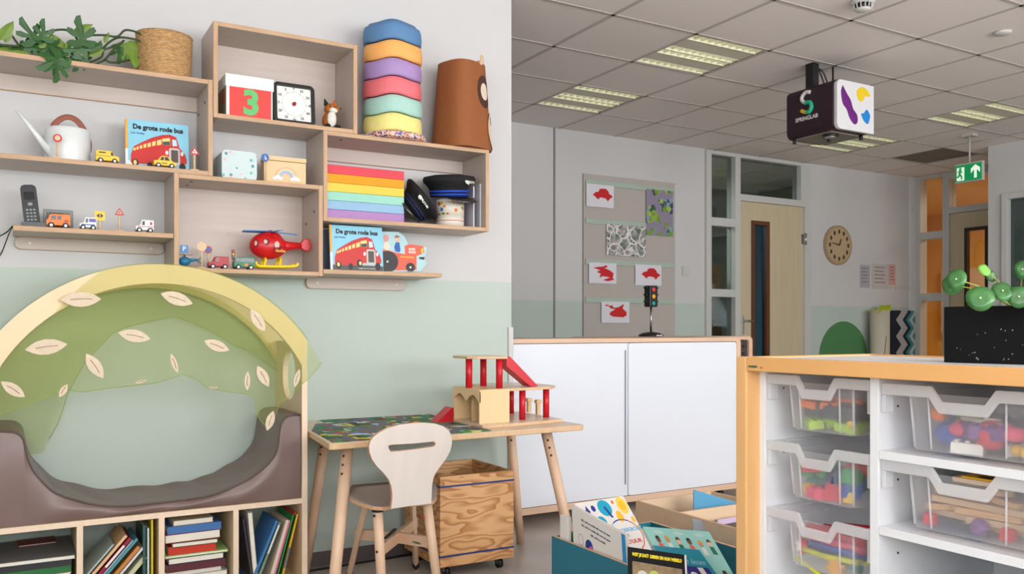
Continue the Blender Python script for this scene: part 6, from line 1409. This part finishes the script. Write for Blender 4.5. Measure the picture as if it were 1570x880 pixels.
# contents
def pm(name, c): return M('piece_'+name, c, .45)
PC = {'lime': (176, 214, 60), 'teal': (30, 130, 120), 'green': (60, 160, 90), 'dark green': (30, 74, 60), 'orange': (232, 120, 60), 'blue': (30, 84, 176), 'red': (206, 40, 60), 'pink': (226, 70, 110), 'yellow': (244, 196, 40), 'wooden': (232, 182, 122), 'navy': (34, 44, 92), 'white': (228, 224, 218), 'purple': (110, 60, 130), 'bright yellow': (226, 232, 40), 'charcoal': (62, 66, 74), 'beige': (226, 190, 150)}
RT = random.Random(11)
def piece(label, cat, name, mb, loc, rot, grp): return solo(name, label, cat, mb, group=grp, loc=loc, rot=rot, bevel=.0018)
def bits(grp, where, X0, X1, Y0, Y1, Z0, rows, seed):
    """rows: (colour, shape, size, count, height above the tray floor)"""
    R = random.Random(seed); done = []
    for col, shp, s, n, hz in rows:
        s = s*1.2; hl = {'tube': s*1.08, 'dino': s*.95, 'plank': s*.5, 'brick': s*.85, 'blob': s*.65}.get(shp, s*.55); rad = {'tube': s*.3, 'dino': s*.45, 'plank': s*.5}.get(shp, s*.6)
        m = pm(col.replace(' ', '_'), PC[col])
        for k in range(n):
            best = None
            for _ in range(60):
                x = R.uniform(X0+min(s*.5, .04), X0+(X1-X0)*.5); ya, yb = Y0+hl, Y1-hl; ya, yb = (ya, yb) if ya < yb else ((Y0+Y1)/2-.002, (Y0+Y1)/2+.002); y = R.uniform(ya, yb); z = Z0+hz+R.uniform(0, .004)
                cl = min([((x-a)**2+(y-c_)**2+(1.6*(z-d))**2)**.5-(rad+e_) for a, c_, d, e_ in done]+[.02])-.35*(x-X0)
                if best is None or cl > best[0]: best = (cl, x, y, z)
            _, x, y, z = best; done.append((x, y, z, rad))
            b = MB(m)
            if shp == 'block': b.box(-s/2, s/2, -s/2, s/2, -s/2, s/2); [b.cyl((dx*s/4, dy*s/4, s/2), (dx*s/4, dy*s/4, s/2+s*.14), s*.15, n=10) for dx in (-1, 1) for dy in (-1, 1)]; z += s/2; nm = 'toy_brick'; ct = 'toy brick'
            elif shp == 'brick': b.box(-s/2, s/2, -s*.8, s*.8, -s*.3, s*.3); [b.cyl((dx*s/4, dy*s*.4, s*.3), (dx*s/4, dy*s*.4, s*.42), s*.14, n=10) for dx in (-1, 1) for dy in (-1.4, 0, 1.4)]; z += s*.3; nm = 'toy_brick'; ct = 'toy brick'
            elif shp == 'ball': b.sphere((0, 0, 0), s/2, n=20); z += s/2; nm = 'ball'; ct = 'ball'
            elif shp == 'blob': b.sphere((0, 0, 0), s/2, n=20, sc=(.9, 1.3, .8)); b.sphere((s*.3, s*.4, s*.25), s*.28, n=14); z += s*.42; nm = 'toy_animal'; ct = 'toy animal'
            elif shp == 'gear': b.prism([((s/2 if i % 4 < 2 else s*.4)*cos(2*PI*i/40), (s/2 if i % 4 < 2 else s*.4)*sin(2*PI*i/40)) for i in range(40)], -.006, .006, 'x', holes=[ell(0, 0, s*.14, n=12)]); z += s/2; nm = 'toy_gear'; ct = 'toy gear'
            elif shp == 'plank': b.prism(rrect(-s, s, -s*.2, s*.2, s*.08), -s*.09, s*.09, 'z'); b.box(-s*.8, s*.8, -s*.035, s*.035, s*.088, s*.11, M('track_groove', (176, 130, 86), .6)); z += s*.1; nm = 'wooden_track'; ct = 'wooden track'
            elif shp == 'tube': b.cyl((0, -s, 0), (0, s, 0), s*.13, n=14); b.cyl((0, -s, 0), (0, -s*1.05, 0), s*.17, n=14); z += s*.15; nm = 'toy_tube'; ct = 'toy tube'
            elif shp == 'dino': b.tube(smooth_path([(0, -s*.9, s*.1), (0, -s*.4, s*.16), (0, 0, s*.3), (0, s*.35, s*.3), (0, s*.6, s*.5), (0, s*.85, s*.5)]), [.02*s, .04*s, .06*s, .08*s, .1*s, .12*s, .15*s, .19*s, .22*s, .24*s, .24*s, .22*s, .2*s, .19*s, .17*s, .15*s, .13*s, .11*s, .1*s, .1*s, .1*s, .1*s, .1*s, .11*s, .12*s, .12*s, .11*s, .10*s, .09*s, .07*s, .04*s], 10); [b.cyl((dx*s*.12, dy*s, s*.2), (dx*s*.14, dy*s, 0), s*.07, s*.06, n=8) for dx in (-1, 1) for dy in (-.08, .34)]; nm = 'toy_animal'; ct = 'toy animal'
            zr_ = .18 if shp in ('tube', 'dino') else .7; ro = (R.uniform(-.12, .12), R.uniform(-.15, .15), R.uniform(-zr_, zr_)) if shp not in ('gear',) else (0, 0, R.uniform(-.2, .2))
            adj = {'block': 'studded', 'brick': 'long studded', 'ball': 'round', 'blob': 'rounded', 'gear': 'toothed', 'plank': 'flat grooved', 'tube': 'straight', 'dino': 'long tailed'}[shp]
            solo(nm, '%s %s %s lying %s' % (adj, col, ct, where), ct, b, group=('%s %ss %s' % (col, ct, where)) if n > 1 else None, loc=(x, y, z), rot=ro)
XI0, XI1 = 1.628, 1.93
bits('a', 'in the top left tray', XI0, XI1, YL-.08, YL+.08, .839, [('lime', 'dino', .055, 4, .004), ('lime', 'brick', .028, 3, .0), ('dark green', 'dino', .06, 2, .02), ('charcoal', 'brick', .04, 3, .03), ('orange', 'brick', .022, 2, .048), ('teal', 'block', .022, 2, .036), ('yellow', 'ball', .016, 1, .01), ('orange', 'tube', .035, 2, .062)], 3)
bits('b', 'in the middle left tray', XI0, XI1, YL-.082, YL+.082, .677, [('teal', 'gear', .05, 2, .02), ('wooden', 'block', .042, 1, .008), ('red', 'block', .036, 3, .0), ('blue', 'block', .034, 3, .012), ('pink', 'brick', .034, 2, .0), ('navy', 'brick', .034, 2, .04), ('green', 'block', .026, 3, .046), ('red', 'brick', .03, 2, .058), ('yellow', 'block', .02, 2, .0)], 4)
bits('c', 'in the bottom left tray', XI0, XI1, YL-.082, YL+.082, .513, [('red', 'tube', .06, 5, .066), ('pink', 'tube', .055, 3, .05), ('blue', 'tube', .055, 4, .034), ('teal', 'tube', .05, 2, .012), ('bright yellow', 'tube', .04, 3, .018)], 6)
bits('d', 'in the top right tray', XI0, XI1, YR-.115, YR+.115, .829, [('red', 'ball', .05, 1, .008), ('blue', 'blob', .056, 2, .002), ('yellow', 'ball', .02, 3, .0), ('white', 'brick', .03, 3, .0), ('pink', 'blob', .03, 2, .03), ('navy', 'blob', .05, 2, .03), ('orange', 'ball', .026, 1, .055), ('yellow', 'gear', .045, 1, .004), ('purple', 'brick', .036, 2, .03)], 8)
bits('e', 'in the lower right tray', XI0, XI1, YR-.115, YR+.115, .667, [('red', 'block', .018, 2, .004), ('purple', 'ball', .030, 1, .0)], 9)
TRK = [(-.085, 1.70, .675, 80, .075, 'beige', 'long'), (.02, 1.69, .675, 96, .07, 'wooden', 'long'), (.085, 1.72, .675, 70, .06, 'beige', 'short'), (-.03, 1.68, .690, 108, .072, 'beige', 'long'), (.07, 1.685, .690, 84, .065, 'beige', 'long'), (-.09, 1.70, .704, 60, .05, 'wooden', 'short'),
       (.0, 1.675, .705, 93, .068, 'wooden', 'long'), (.09, 1.69, .704, 120, .05, 'wooden', 'short'), (-.055, 1.675, .719, 76, .066, 'beige', 'long'), (.05, 1.68, .719, 100, .070, 'beige', 'long'), (-.01, 1.70, .733, 70, .06, 'wooden', 'long'), (.08, 1.70, .733, 95, .05, 'beige', 'short'), (.03, 1.69, .747, 110, .065, 'beige', 'long')]
for dy, x_, z_, an, s_, cc_n, ln in TRK:
    b = MB(pm(cc_n, PC[cc_n])); b.prism(rrect(-s_, s_, -.019, .019, .009), -.0062, .0062, 'z'); b.box(-s_*.85, s_*.85, -.008, -.005, .0062, .0068, M('track_groove', (176, 130, 86), .6)); b.box(-s_*.85, s_*.85, .005, .008, .0062, .0068, M('track_groove'))
    solo('wooden_track', '%s %s grooved wooden track piece in the lower right tray' % (ln, 'pale' if cc_n == 'beige' else 'golden'), 'wooden track', b, group='wooden track pieces in the lower right tray', loc=(x_+.02, YR+dy, z_), rot=(0, radians(3*sin(dy*90)), radians(an)), bevel=.002)
# a few pieces that show on their own
p = at(1226, 838, X=1.648); r = thing('eyeball_toy', 'round eyeball toy with red rim in the bottom left tray', 'toy', (p.x+.012, p.y, max(p.z, .54)))
b = MB(pm('red', PC['red'])); b.sphere((0, 0, 0), .019, n=24); build('ball', b, r)
b = MB(whit); b.sphere((-.006, .002, .001), .0155, n=20); build('eye_white', b, r); b = MB(M('pupil', (40, 50, 80), .3)); b.sphere((-.0155, .005, .002), .0068, n=14); build('pupil', b, r)
p = at(1282, 872, X=1.650); b = MB(M('flower_orange', (246, 180, 70), .45)); b.prism([((.022+.006*cos(7*2*PI*i/56))*cos(2*PI*i/56), (.022+.006*cos(7*2*PI*i/56))*sin(2*PI*i/56)) for i in range(56)], -.006, .006, 'x'); solo('toy_flower', 'orange flower shaped toy in the bottom left tray', 'toy', b, loc=(p.x, p.y, p.z), bevel=.002)
q0, q1 = at(1219, 853, X=1.646), at(1262, 885, X=1.646); b = MB(pm('bright_yellow', PC['bright yellow'])); b.cyl(q0, q1, .0042, n=14); solo('yellow_stick', 'bright yellow stick lying diagonally at the front of the bottom left tray', 'stick', b)
q0, q1 = at(1476, 640, X=1.66), at(1570, 665, X=1.66); b = MB(pm('white', PC['white'])); b.tube([q0, q0.lerp(q1, .5), q1+Vector((0, -.02, 0))], [.007, .0075, .007], 12); b.box(q0.x, q0.x+.02, q0.lerp(q1, .45).y-.012, q0.lerp(q1, .45).y+.012, q0.lerp(q1, .45).z-.004, q0.lerp(q1, .45).z+.012); solo('toy_rod', 'long off white rod lying across the top right tray', 'toy rod', b)
p = at(1486, 637, X=1.67); b = MB(pm('leaf_green', (60, 176, 84))); b.prism(smooth_path and [(q.x, q.y) for q in smooth_path([(-.035, .008, 0), (0, .012, 0), (.03, .0, 0), (.036, -.012, 0), (.02, -.016, 0), (-.02, -.004, 0), (-.035, .008, 0)], 4)[:-1]], -.010, .010, 'x', T=Matrix.Rotation(PI, 4, 'Z')); solo('toy_boat', 'bright green shell shaped toy near the top of the top right tray', 'toy', b, loc=(p.x, p.y, p.z), bevel=.003)
q0, q1 = at(1402, 797, X=1.650), at(1505, 829, X=1.650); b = MB(M('box_slate', (70, 84, 110), .4)); d = (q1-q0).normalized(); n_ = Vector((0, 0, .008)); xx = Vector((.10, 0, .015)); y_ = -.008
b.add([q0, q1, q1+xx, q0+xx, q0+n_, q1+n_, q1+xx+n_, q0+xx+n_], [[0, 1, 2, 3], [7, 6, 5, 4], [0, 4, 5, 1], [1, 5, 6, 2], [2, 6, 7, 3], [3, 7, 4, 0]]); solo('puzzle_box', 'flat slate blue box tilted under the wooden pieces in the lower right tray', 'box', b)
b = MB(M('comic_yellow', (232, 176, 20), .5)); b.box(1.66, 1.80, YR-.06, YR+.04, .776, .780); b.box(1.66, 1.70, YR-.062, YR-.02, .7801, .7806, M('comic_orange', (214, 96, 24), .5)); b.box(1.668, 1.69, YR-.015, YR+.012, .7801, .7806, blackp); solo('picture_card', 'yellow and orange printed card on top of the lower right tray', 'card', b, rot=(0, radians(0), 0))
b = MB(pm('beige', PC['beige'])); b.box(1.66, 1.80, YR-.07, YR+.06, .7655, .7755); solo('wooden_board', 'pale wooden board carrying the yellow card in the lower right tray', 'board', b, bevel=.002)
# bag on the lower shelf
def fbag(s_, t):
    a = 2*PI*s_; k = sin(PI*min(1, t*1.0)*.5+.0); rr = (1-t**2.2)**.5 if t < 1 else 0; n_ = noise.noise(Vector((cos(a)*2.2, sin(a)*2.2, t*3)))*.018
    return Vector((1.72+(.10*rr+n_)*cos(a), YR-.03+(.115*rr+n_)*sin(a), .361+.20*t+n_*.5*(t > .05)))
b = MB(M('bag_dark', (58, 50, 52), .18, spec=.7, coat=.4)); b.grid(fbag, 48, 18); solo('plastic_bag', 'dark crinkled plastic bag on the shelf under the wooden track tray', 'bag', b)

# planter and its plant
z0 = ZT-.004; A0 = at(1447, 555, Z=z0+.001); B0 = at(1570, 558.5, Z=z0+.001); d = (B0-A0).normalized(); L_ = .36; nrm = Vector((-d.y, d.x, 0))
if nrm.x < 0: nrm = -nrm
r = thing('planter', 'black rectangular wooden planter with scuffs on the tray cabinet', 'planter', (A0.x, A0.y, z0+.0003), rz=atan2(d.y, d.x))
zt = at(1447, 470.5, X=A0.x, ).z-z0; dep = .14
plk = M('planter_black', (12, 12, 13), .6, spec=.15); 
b = MB(plk); tw = .009
for bx in ((0, L_, 0, tw), (0, L_, dep-tw, dep), (0, tw, tw, dep-tw), (L_-tw, L_, tw, dep-tw)): b.box(*bx, 0, zt)
build('sides', b, r, bevel=.0015); r.children[-1]['label'] = 'black box sides'
b = MB(M('soil', (50, 38, 30), .9, bump=.8, scale=60)); b.box(tw, L_-tw, tw, dep-tw, .01, zt-.012); build('soil', b, r)
scm = M('scuff', (186, 168, 150), .7); R = random.Random(3)
b = MB(scm)
for k in range(26):
    x = .02+R.random()*.16; zz = zt*(.04+.6*R.random()*(.4 if x < .06 else 1)); w_ = .0008+.003*R.random()**2; h_ = .0006+.002*R.random()
    b.prism([(x, zz), (x+w_, zz+h_*.3), (x+w_*.8, zz+h_), (x+w_*.2, zz+h_*1.3)], -.0004, 0, 'y')
o = build('scuff_marks', b, r); o['kind'] = 'stuff'
pil = M('pilea_leaf', (54, 112, 50), .3, spec=.6, vary=.3, scale=30); pil2 = M('pilea_leaf_young', (124, 190, 80), .35, vary=.15, scale=40); pdot = M('leaf_dot', (214, 226, 170), .5); pst = M('petiole', (150, 160, 70), .5)
rc = thing('money_plant', 'green plant with round coin shaped leaves in the black planter', 'plant', (A0.x+d.x*.13+nrm.x*.06, A0.y+d.y*.13+nrm.y*.06, z0+zt-.01))
root0 = Vector(rc.location)
def pleaf(u_, v_, rad, dep_, mt, tiltx, tiltz, flatx=1.0):
    base = A0+d*.13+nrm*.03; ca, sa = (u_-CX)/FPX, 0
    dirv = Vector((ca*cos(TH)+sin(TH), -ca*sin(TH)+cos(TH), (HY-v_)/FPX)); P = Vector((0, 0, CAMZ))+dirv*dep_
    rr = rad/1308*dep_; n = 24; fd = -dirv.normalized(); Rn = (fd+Vector((0, 0, tiltz))+Vector((cos(TH), -sin(TH), 0))*tiltx).normalized()
    e1 = Rn.cross(Vector((0, 0, 1))).normalized(); e2 = e1.cross(Rn)
    b = MB(mt); vs = [P-Rn*.003]
    for j in (.5, 1):
        for i in range(n): a = 2*PI*i/n; k = j*(1+.03*sin(3*a)); vs.append(P+(e1*cos(a)*flatx+e2*sin(a))*rr*k+Rn*(.0 if j == .5 else -.0025+.0012*sin(4*a)))
    b.add(vs, [[0, 1+i, 1+(i+1) % n] for i in range(n)]+[[1+i, 1+n+i, 1+n+(i+1) % n, 1+(i+1) % n] for i in range(n)], smooth=True); o = build('leaf', b, rc, world=True, solid=.0008)
    Ti = root_matrix(rc).inverted()
    b = MB(pdot); b.sphere(P+Rn*.0008, rr*.09, n=8); b.xf(Ti); build('leaf_dot', b, o)
    s0 = root0+Vector((0, 0, -.004)); mid = s0.lerp(P, .5)+Vector((0, 0, .012)); b = MB(pst); b.tube(smooth_path([s0, mid, P-Rn*.003], 6), .0013, 6); build('petiole', b, rc, world=True)
for q in ((1466, 428, 17, 1.74, pil, -.3, .35, .85), (1460, 436, 16, 1.77, pil, -.5, .3, 1), (1503, 457, 20, 1.70, pil, .1, .3, 1), (1510, 413, 11, 1.76, pil2, .5, .6, .8), (1521, 423, 9, 1.78, pil, .6, .2, 1), (1537, 446, 17, 1.71, pil, .3, .5, .9), (1562, 455, 17, 1.70, pil, .2, .2, 1), (1568, 413, 15, 1.73, pil, -.3, .2, .8), (1595, 430, 16, 1.72, pil, .3, .4, 1), (1590, 462, 15, 1.70, pil, .3, .4, 1)): pleaf(*q)

# ------------------------------------------------------------------ book boxes on the floor
tealm = M('teal_panel', (44, 124, 146), .5, spec=.4); bedge = M('box_edge', (222, 180, 142), .5); bin_ = M('box_birch', (236, 208, 176), .5, vary=.06, scale=5, stretch=(.5, 4, 4))
def bookbox(label, X0, X1, Y0, Y1, Z1, front, divs=()):
    r = thing('book_box', label, 'book box', ((X0+X1)/2, (Y0+Y1)/2, 0)); t = .012
    def bb_(n_, b): return build(n_, b, r, world=True, bevel=.001, seg=1)
    b = MB(front); b.box(X0, X0+t, Y0, Y1, .02, Z1, front, em=bedge, ax=0); bb_('side_board', b)
    b = MB(front); b.box(X1-t, X1, Y0, Y1, .02, Z1, front, em=bedge, ax=0); bb_('side_board', b)
    for y in (Y0, Y1-t): b = MB(front); b.box(X0+t, X1-t, y, y+t, .02, Z1-.0005, front if front is tealm else bin_, em=bedge, ax=1); bb_('end_board', b)
    for y in divs: b = MB(bin_); b.box(X0+t, X1-t, y, y+t, .04, Z1-.001, bin_, em=bedge, ax=1); bb_('divider', b)
    b = MB(bin_); b.box(X0+t, X1-t, Y0+t, Y1-t, .02, .032); bb_('bottom_board', b)
    b = MB(blackp)
    for x in (X0+.03, X1-.03):
        for y in (Y0+.03, Y1-.03): b.cyl((x, y, 0), (x, y, .02), .012, n=12)
    o = bb_('feet', b); o['kind'] = 'stuff'
bookbox('teal book box with beech edges beside the tray cabinet', 1.692, 2.16, 1.62, 2.634, .320, tealm)
bookbox('birch book box standing behind the teal one', 2.355, 2.80, 2.05, 2.98, .320, bin_, (2.70,))
def slab(name, label, P, th, m, group, kids=(), page=True):
    """book from the four corners of its front cover: top left, top right, bottom right, bottom left"""
    TLv, TRv, BRv = P[:3]; BLv = TLv+BRv-TRv; P = [TLv, TRv, BRv, BLv]; n_ = (TRv-TLv).cross(BLv-TLv).normalized()
    if n_.dot(Vector((0, 0, CAMZ))-TLv) < 0: n_ = -n_
    c0 = TLv; r = thing(name, label, 'book', tuple(c0), group=group); Q = [p-c0 for p in P]
    def hexa(b, o0, o1, k, mm=None):
        cen = sum(Q, Vector())/4; S = [cen+(q-cen)*k for q in Q]; vs = [q-n_*o0 for q in S]+[q-n_*o1 for q in S]
        b.add(vs, [[0, 1, 2, 3], [7, 6, 5, 4], [0, 4, 5, 1], [1, 5, 6, 2], [2, 6, 7, 3], [3, 7, 4, 0]], mm)
    b = MB(m); hexa(b, 0, .0018, 1); hexa(b, th-.0018, th, 1); build('cover', b, r)
    if page: b = MB(pagew); hexa(b, .0019, th-.0019, .975); build('pages', b, r)
    def uv(a, c_, off=.0006): return (Q[0]*(1-a)*(1-c_)+Q[1]*a*(1-c_)+Q[2]*a*c_+Q[3]*(1-a)*c_)+n_*off
    def deco(pts, mm, nm, off=.0006, lab=None):
        b = MB(mm); vs = [uv(x, y, off) for x, y in pts]; lo = [v_-n_*(off-.0001) for v_ in vs]; k = len(vs)
        b.add(vs+lo, [list(range(k))]+[[i, k+i, k+(i+1) % k, (i+1) % k] for i in range(k)]); o = build(nm, b, r); 
        if lab: o['label'] = lab
    def text(nm, s_, size, mm, a, c_, wide=None, off=.0008, bold=.0004):
        ex = (uv(1, c_)-uv(0, c_)).normalized(); ez = n_; ey = ez.cross(ex); T = Matrix(((ex.x, ey.x, ez.x, 0), (ex.y, ey.y, ez.y, 0), (ex.z, ey.z, ez.z, 0), (0, 0, 0, 1)))
        lettering(nm, s_, size, mm, r, tuple(uv(a, c_, off)), T.to_euler(), bold=bold, sx=wide or 1)
    return r, deco, text, uv
gB = 'books leaning in the teal book box'
cream = M('book_white', (238, 234, 230), .5)
P = [Vector((1.722, 2.53, .452)), Vector((1.94, 2.53, .458)), Vector((1.945, 2.34, .27))]
r, deco, text, uv = slab('picture_book', 'white activity book with sun, leaves and butterflies in the teal box', P, .02, cream, gB)
cb = {'navy': M('print_navy', (30, 60, 150), .5), 'cyan': M('print_cyan', (20, 170, 206), .5), 'gold': M('print_gold', (250, 196, 40), .5), 'sun': M('print_sun', (252, 216, 90), .5), 'grn': M('print_green', (70, 170, 70), .5), 'redp': M('print_red', (226, 90, 80), .5), 'org': M('print_orange', (232, 96, 30), .5), 'sky': M('print_sky', (130, 196, 236), .5), 'pink': M('print_pink', (226, 110, 170), .5), 'ink': M('print_ink', (90, 92, 104), .5)}
E_ = lambda cx, cy, rx, ry=None, n=16: ell(cx, cy, rx, ry or rx, n)
deco([(.06, .12), (.14, .14), (.18, .06), (.22, .16), (.18, .22), (.10, .24)], cb['navy'], 'print', lab='blue butterfly')
deco(E_(.30, .12, .04, .05), cb['navy'], 'print'); deco(E_(.52, .14, .13, .13), cb['cyan'], 'print', lab='large turquoise leaf'); deco([(.5, .12), (.54, .12), (.6, .3), (.56, .3)], cb['navy'], 'print', .0009)
deco(E_(.34, .34, .09, .09), cb['cyan'], 'print'); deco(E_(.88, .14, .10, .14), cb['sun'], 'print', lab='yellow sun'); deco(E_(.88, .14, .06, .08), cb['gold'], 'print', .0009); deco(E_(.73, .30, .06, .09), cb['gold'], 'print')
deco(E_(.72, .07, .02, .03), cb['org'], 'print'); deco(E_(.95, .38, .03, .05), cb['gold'], 'print'); deco(E_(.97, .52, .03, .05), cb['gold'], 'print')
arcp = [(.68+.30*cos(a), .60+.26*sin(a)) for a in [2*PI*i/24 for i in range(24)]]; arci2 = [(.68+.285*cos(a), .60+.243*sin(a)) for a in [2*PI*i/24 for i in range(24)]]
for k, mm in enumerate(('redp', 'gold', 'grn', 'sky', 'navy', 'redp')):
    i0 = 4*k; deco(arcp[i0:i0+4]+[arcp[(i0+4) % 24]]+[arci2[(i0+4) % 24]]+arci2[i0:i0+4][::-1], cb[mm], 'ring_print')
text('title', 'HET ZOEKBOEK', .021, cb['sky'], .68, .52); text('title', 'VAN DE', .013, cb['ink'], .60, .60); text('title', 'NATUUR', .021, cb['redp'], .70, .70)
deco(E_(.62, .92, .05, .05), cb['grn'], 'print'); deco([(.72, .9), (.86, .84), (.88, .88), (.74, .95)], cb['grn'], 'print'); deco([(.45, .93), (.56, .92), (.57, .99), (.45, .99)], cb['org'], 'print')
# text side of a second white book
P = [Vector((1.7065, 2.525, .449)), Vector((1.7065, 2.215, .407)), Vector((1.7065, 2.195, .20))]
r, deco, text, uv = slab('picture_book', 'white book showing its back with grey text at the far end of the teal box', P, .014, cream, gB)
deco([(.935, .0), (1.0, .0), (1.0, 1), (.935, 1)], M('print_blue_strip', (30, 150, 216), .5), 'spine_strip')
for k, (a, w_) in enumerate(((.06, .78), (.10, .76), (.30, .40))):
    text('small_print', 'kijk, zoek en ontdek alles over de natuur'[:40 if k < 2 else 20], .0105, cb['ink'], .46 if k < 2 else .5, .15+.085*k, bold=0)
deco(E_(.32, .55, .075, .13, 20), cb['navy'], 'print'); deco(E_(.36, .60, .05, .09, 20), cb['pink'], 'print', .0009); deco(E_(.16, .50, .05, .10, 20), M('print_lilac', (190, 170, 200), .5), 'print'); deco(E_(.16, .50, .04, .085, 20), cream, 'print', .0009)
b = MB(cream); p = at(880, 800, Y=2.58); b.box(1.706, 1.722, 2.55, 2.60, .10, .40); solo('booklet', 'narrow white booklet with yellow corner at the far end of the teal box', 'booklet', b, bevel=.001)
b = MB(cb['grn']); b.box(1.73, 1.80, 2.585, 2.60, .06, .335); solo('booklet', 'green edged booklet barely showing behind the white books', 'booklet', b, bevel=.001)
mint = M('book_mint', (146, 204, 196), .35, spec=.5)
P = [at(985, 807, Y=2.16), at(1087, 815, Y=2.06), at(1150, 925, Y=1.90), at(1040, 930, Y=1.98)]
r, deco, text, uv = slab('picture_book', 'mint green picture book with rows of little children in the teal box', P, .022, mint, gB)
sk = [M('skin_a', (120, 76, 58), .6), M('skin_b', (236, 180, 150), .6), M('skin_c', (200, 140, 104), .6)]; hr_ = [M('hair_a', (40, 30, 30), .6), M('hair_b', (214, 160, 70), .6), M('hair_c', (90, 56, 40), .6)]; cl = [cb['redp'], M('cloth_white', (220, 220, 216), .6), M('cloth_green', (30, 110, 80), .6)]
for k, (x, y) in enumerate(((.14, .18), (.28, .17), (.44, .18), (.60, .18), (.76, .20), (.90, .18), (.88, .62), (.70, .62), (.5, .62))):
    deco([(x-.03, y+.05), (x+.03, y+.05), (x+.04, y+.16), (x-.03, y+.16)], cl[k % 3], 'child_print', .0006); deco(E_(x, y, .032, .045, 12), sk[(k*2) % 3], 'child_print', .0009); deco([(x-.034, y-.01), (x-.02, y-.055), (x+.02, y-.055), (x+.034, y-.01), (x, y-.02)], hr_[k % 3], 'child_print', .0012)
for a in (.2, .5, .8): deco(E_(a, .07, .08, .028, 14), M('cloud_print', (180, 208, 204), .5), 'cloud_print')
tq = M('book_turquoise', (24, 140, 164), .35, spec=.5)
P = [at(1000, 836, Y=2.04), at(1072, 843, Y=1.97), at(1142, 940, Y=1.84), at(1052, 940, Y=1.90)]
r, deco, text, uv = slab('picture_book', 'turquoise picture book between the mint and the black yellow one', P, .02, tq, gB)
text('title', 'Samen lezen', .022, M('print_pale_blue', (130, 190, 210), .5), .55, .22)
deco([(.38, .30), (.9, .30), (.9, .8), (.38, .8)], M('print_indigo', (40, 30, 130), .5), 'print'); deco([(.66, .31), (.78, .31), (.78, .6), (.66, .6)], cream, 'print', .0009); deco(E_(.5, .48, .10, .09), cream, 'print', .0009)
bk = M('book_black', (10, 10, 10), .5, spec=.2)
P = [at(962, 838, Y=1.97), at(1052, 851, Y=1.86), at(1056, 935, Y=1.80), at(968, 900, Y=1.90)]
r, deco, text, uv = slab('picture_book', 'black book with yellow title lettering and a photo in the teal box', P, .03, bk, gB)
text('title', 'WIST JE DAT?  DIEREN EN HUN WERELD', .0125, M('print_yellow', (250, 226, 30), .5), .5, .13, wide=.62, bold=.0007)
deco([(.08, .26), (.92, .28), (.92, .97), (.08, .97)], M('photo_brown', (150, 126, 92), .6, vary=.3, scale=60), 'photo')
for x, y, rx, ry, c_ in ((.25, .55, .10, .14, 'pale'), (.45, .5, .09, .12, 'lime'), (.5, .75, .08, .1, 'dark'), (.62, .62, .09, .1, 'lime'), (.75, .8, .07, .12, 'pale'), (.35, .8, .08, .08, 'dark')):
    deco(E_(x, y, rx, ry, 14), M('photo_'+c_, {'pale': (206, 206, 190), 'lime': (176, 196, 80), 'dark': (50, 40, 34)}[c_], .6), 'photo_detail', .0009)
deco([(.97, 0), (1.0, 0), (1.0, 1), (.97, 1)], cream, 'spine_strip')
b = MB(cb['org']); b.box(1.93, 1.955, 1.93, 1.945, .10, .328); solo('booklet', 'small orange tipped booklet in front of the mint book', 'booklet', b, bevel=.001)
# books in the birch box
skyb = M('book_sky', (96, 176, 220), .4)
P = [at(1063, 752, Y=2.84), at(1071, 751, Y=2.83), at(1071, 835, Y=2.80), at(1063, 835, Y=2.81)]
P = [at(1064, 751, Y=2.84), at(1128, 770, Y=2.75), at(1128, 850, Y=2.74), at(1062, 850, Y=2.83)]
r, deco, text, uv = slab('picture_book', 'sky blue book sticking up at the back of the birch box', P, .016, skyb, 'books in the birch book box')
text('title', 'Kleine verhalen', .018, M('print_pale_blue'), .45, .30)
P = [at(1062, 795, Y=2.58), at(1135, 812, Y=2.46), at(1140, 880, Y=2.42), at(1070, 870, Y=2.54)]
r, deco, text, uv = slab('picture_book', 'grey book with green lower cover in the birch box', P, .018, M('book_grey', (150, 154, 162), .45), 'books in the birch book box')
deco([(.12, .42), (1, .55), (1, .95), (.3, .92)], M('print_dark_green', (34, 90, 24), .5), 'print')
P = [at(1100, 797, Y=2.64), at(1140, 790, Y=2.64), at(1140, 850, Y=2.60), at(1100, 850, Y=2.60)]
r, deco, text, uv = slab('picture_book', 'dark book with lilac edge behind the grey one in the birch box', P, .012, M('book_umber', (84, 70, 70), .45), 'books in the birch book box')
deco([(0, 0), (1, 0), (1, .14), (0, .14)], M('print_soft_lilac', (206, 184, 216), .5), 'print')
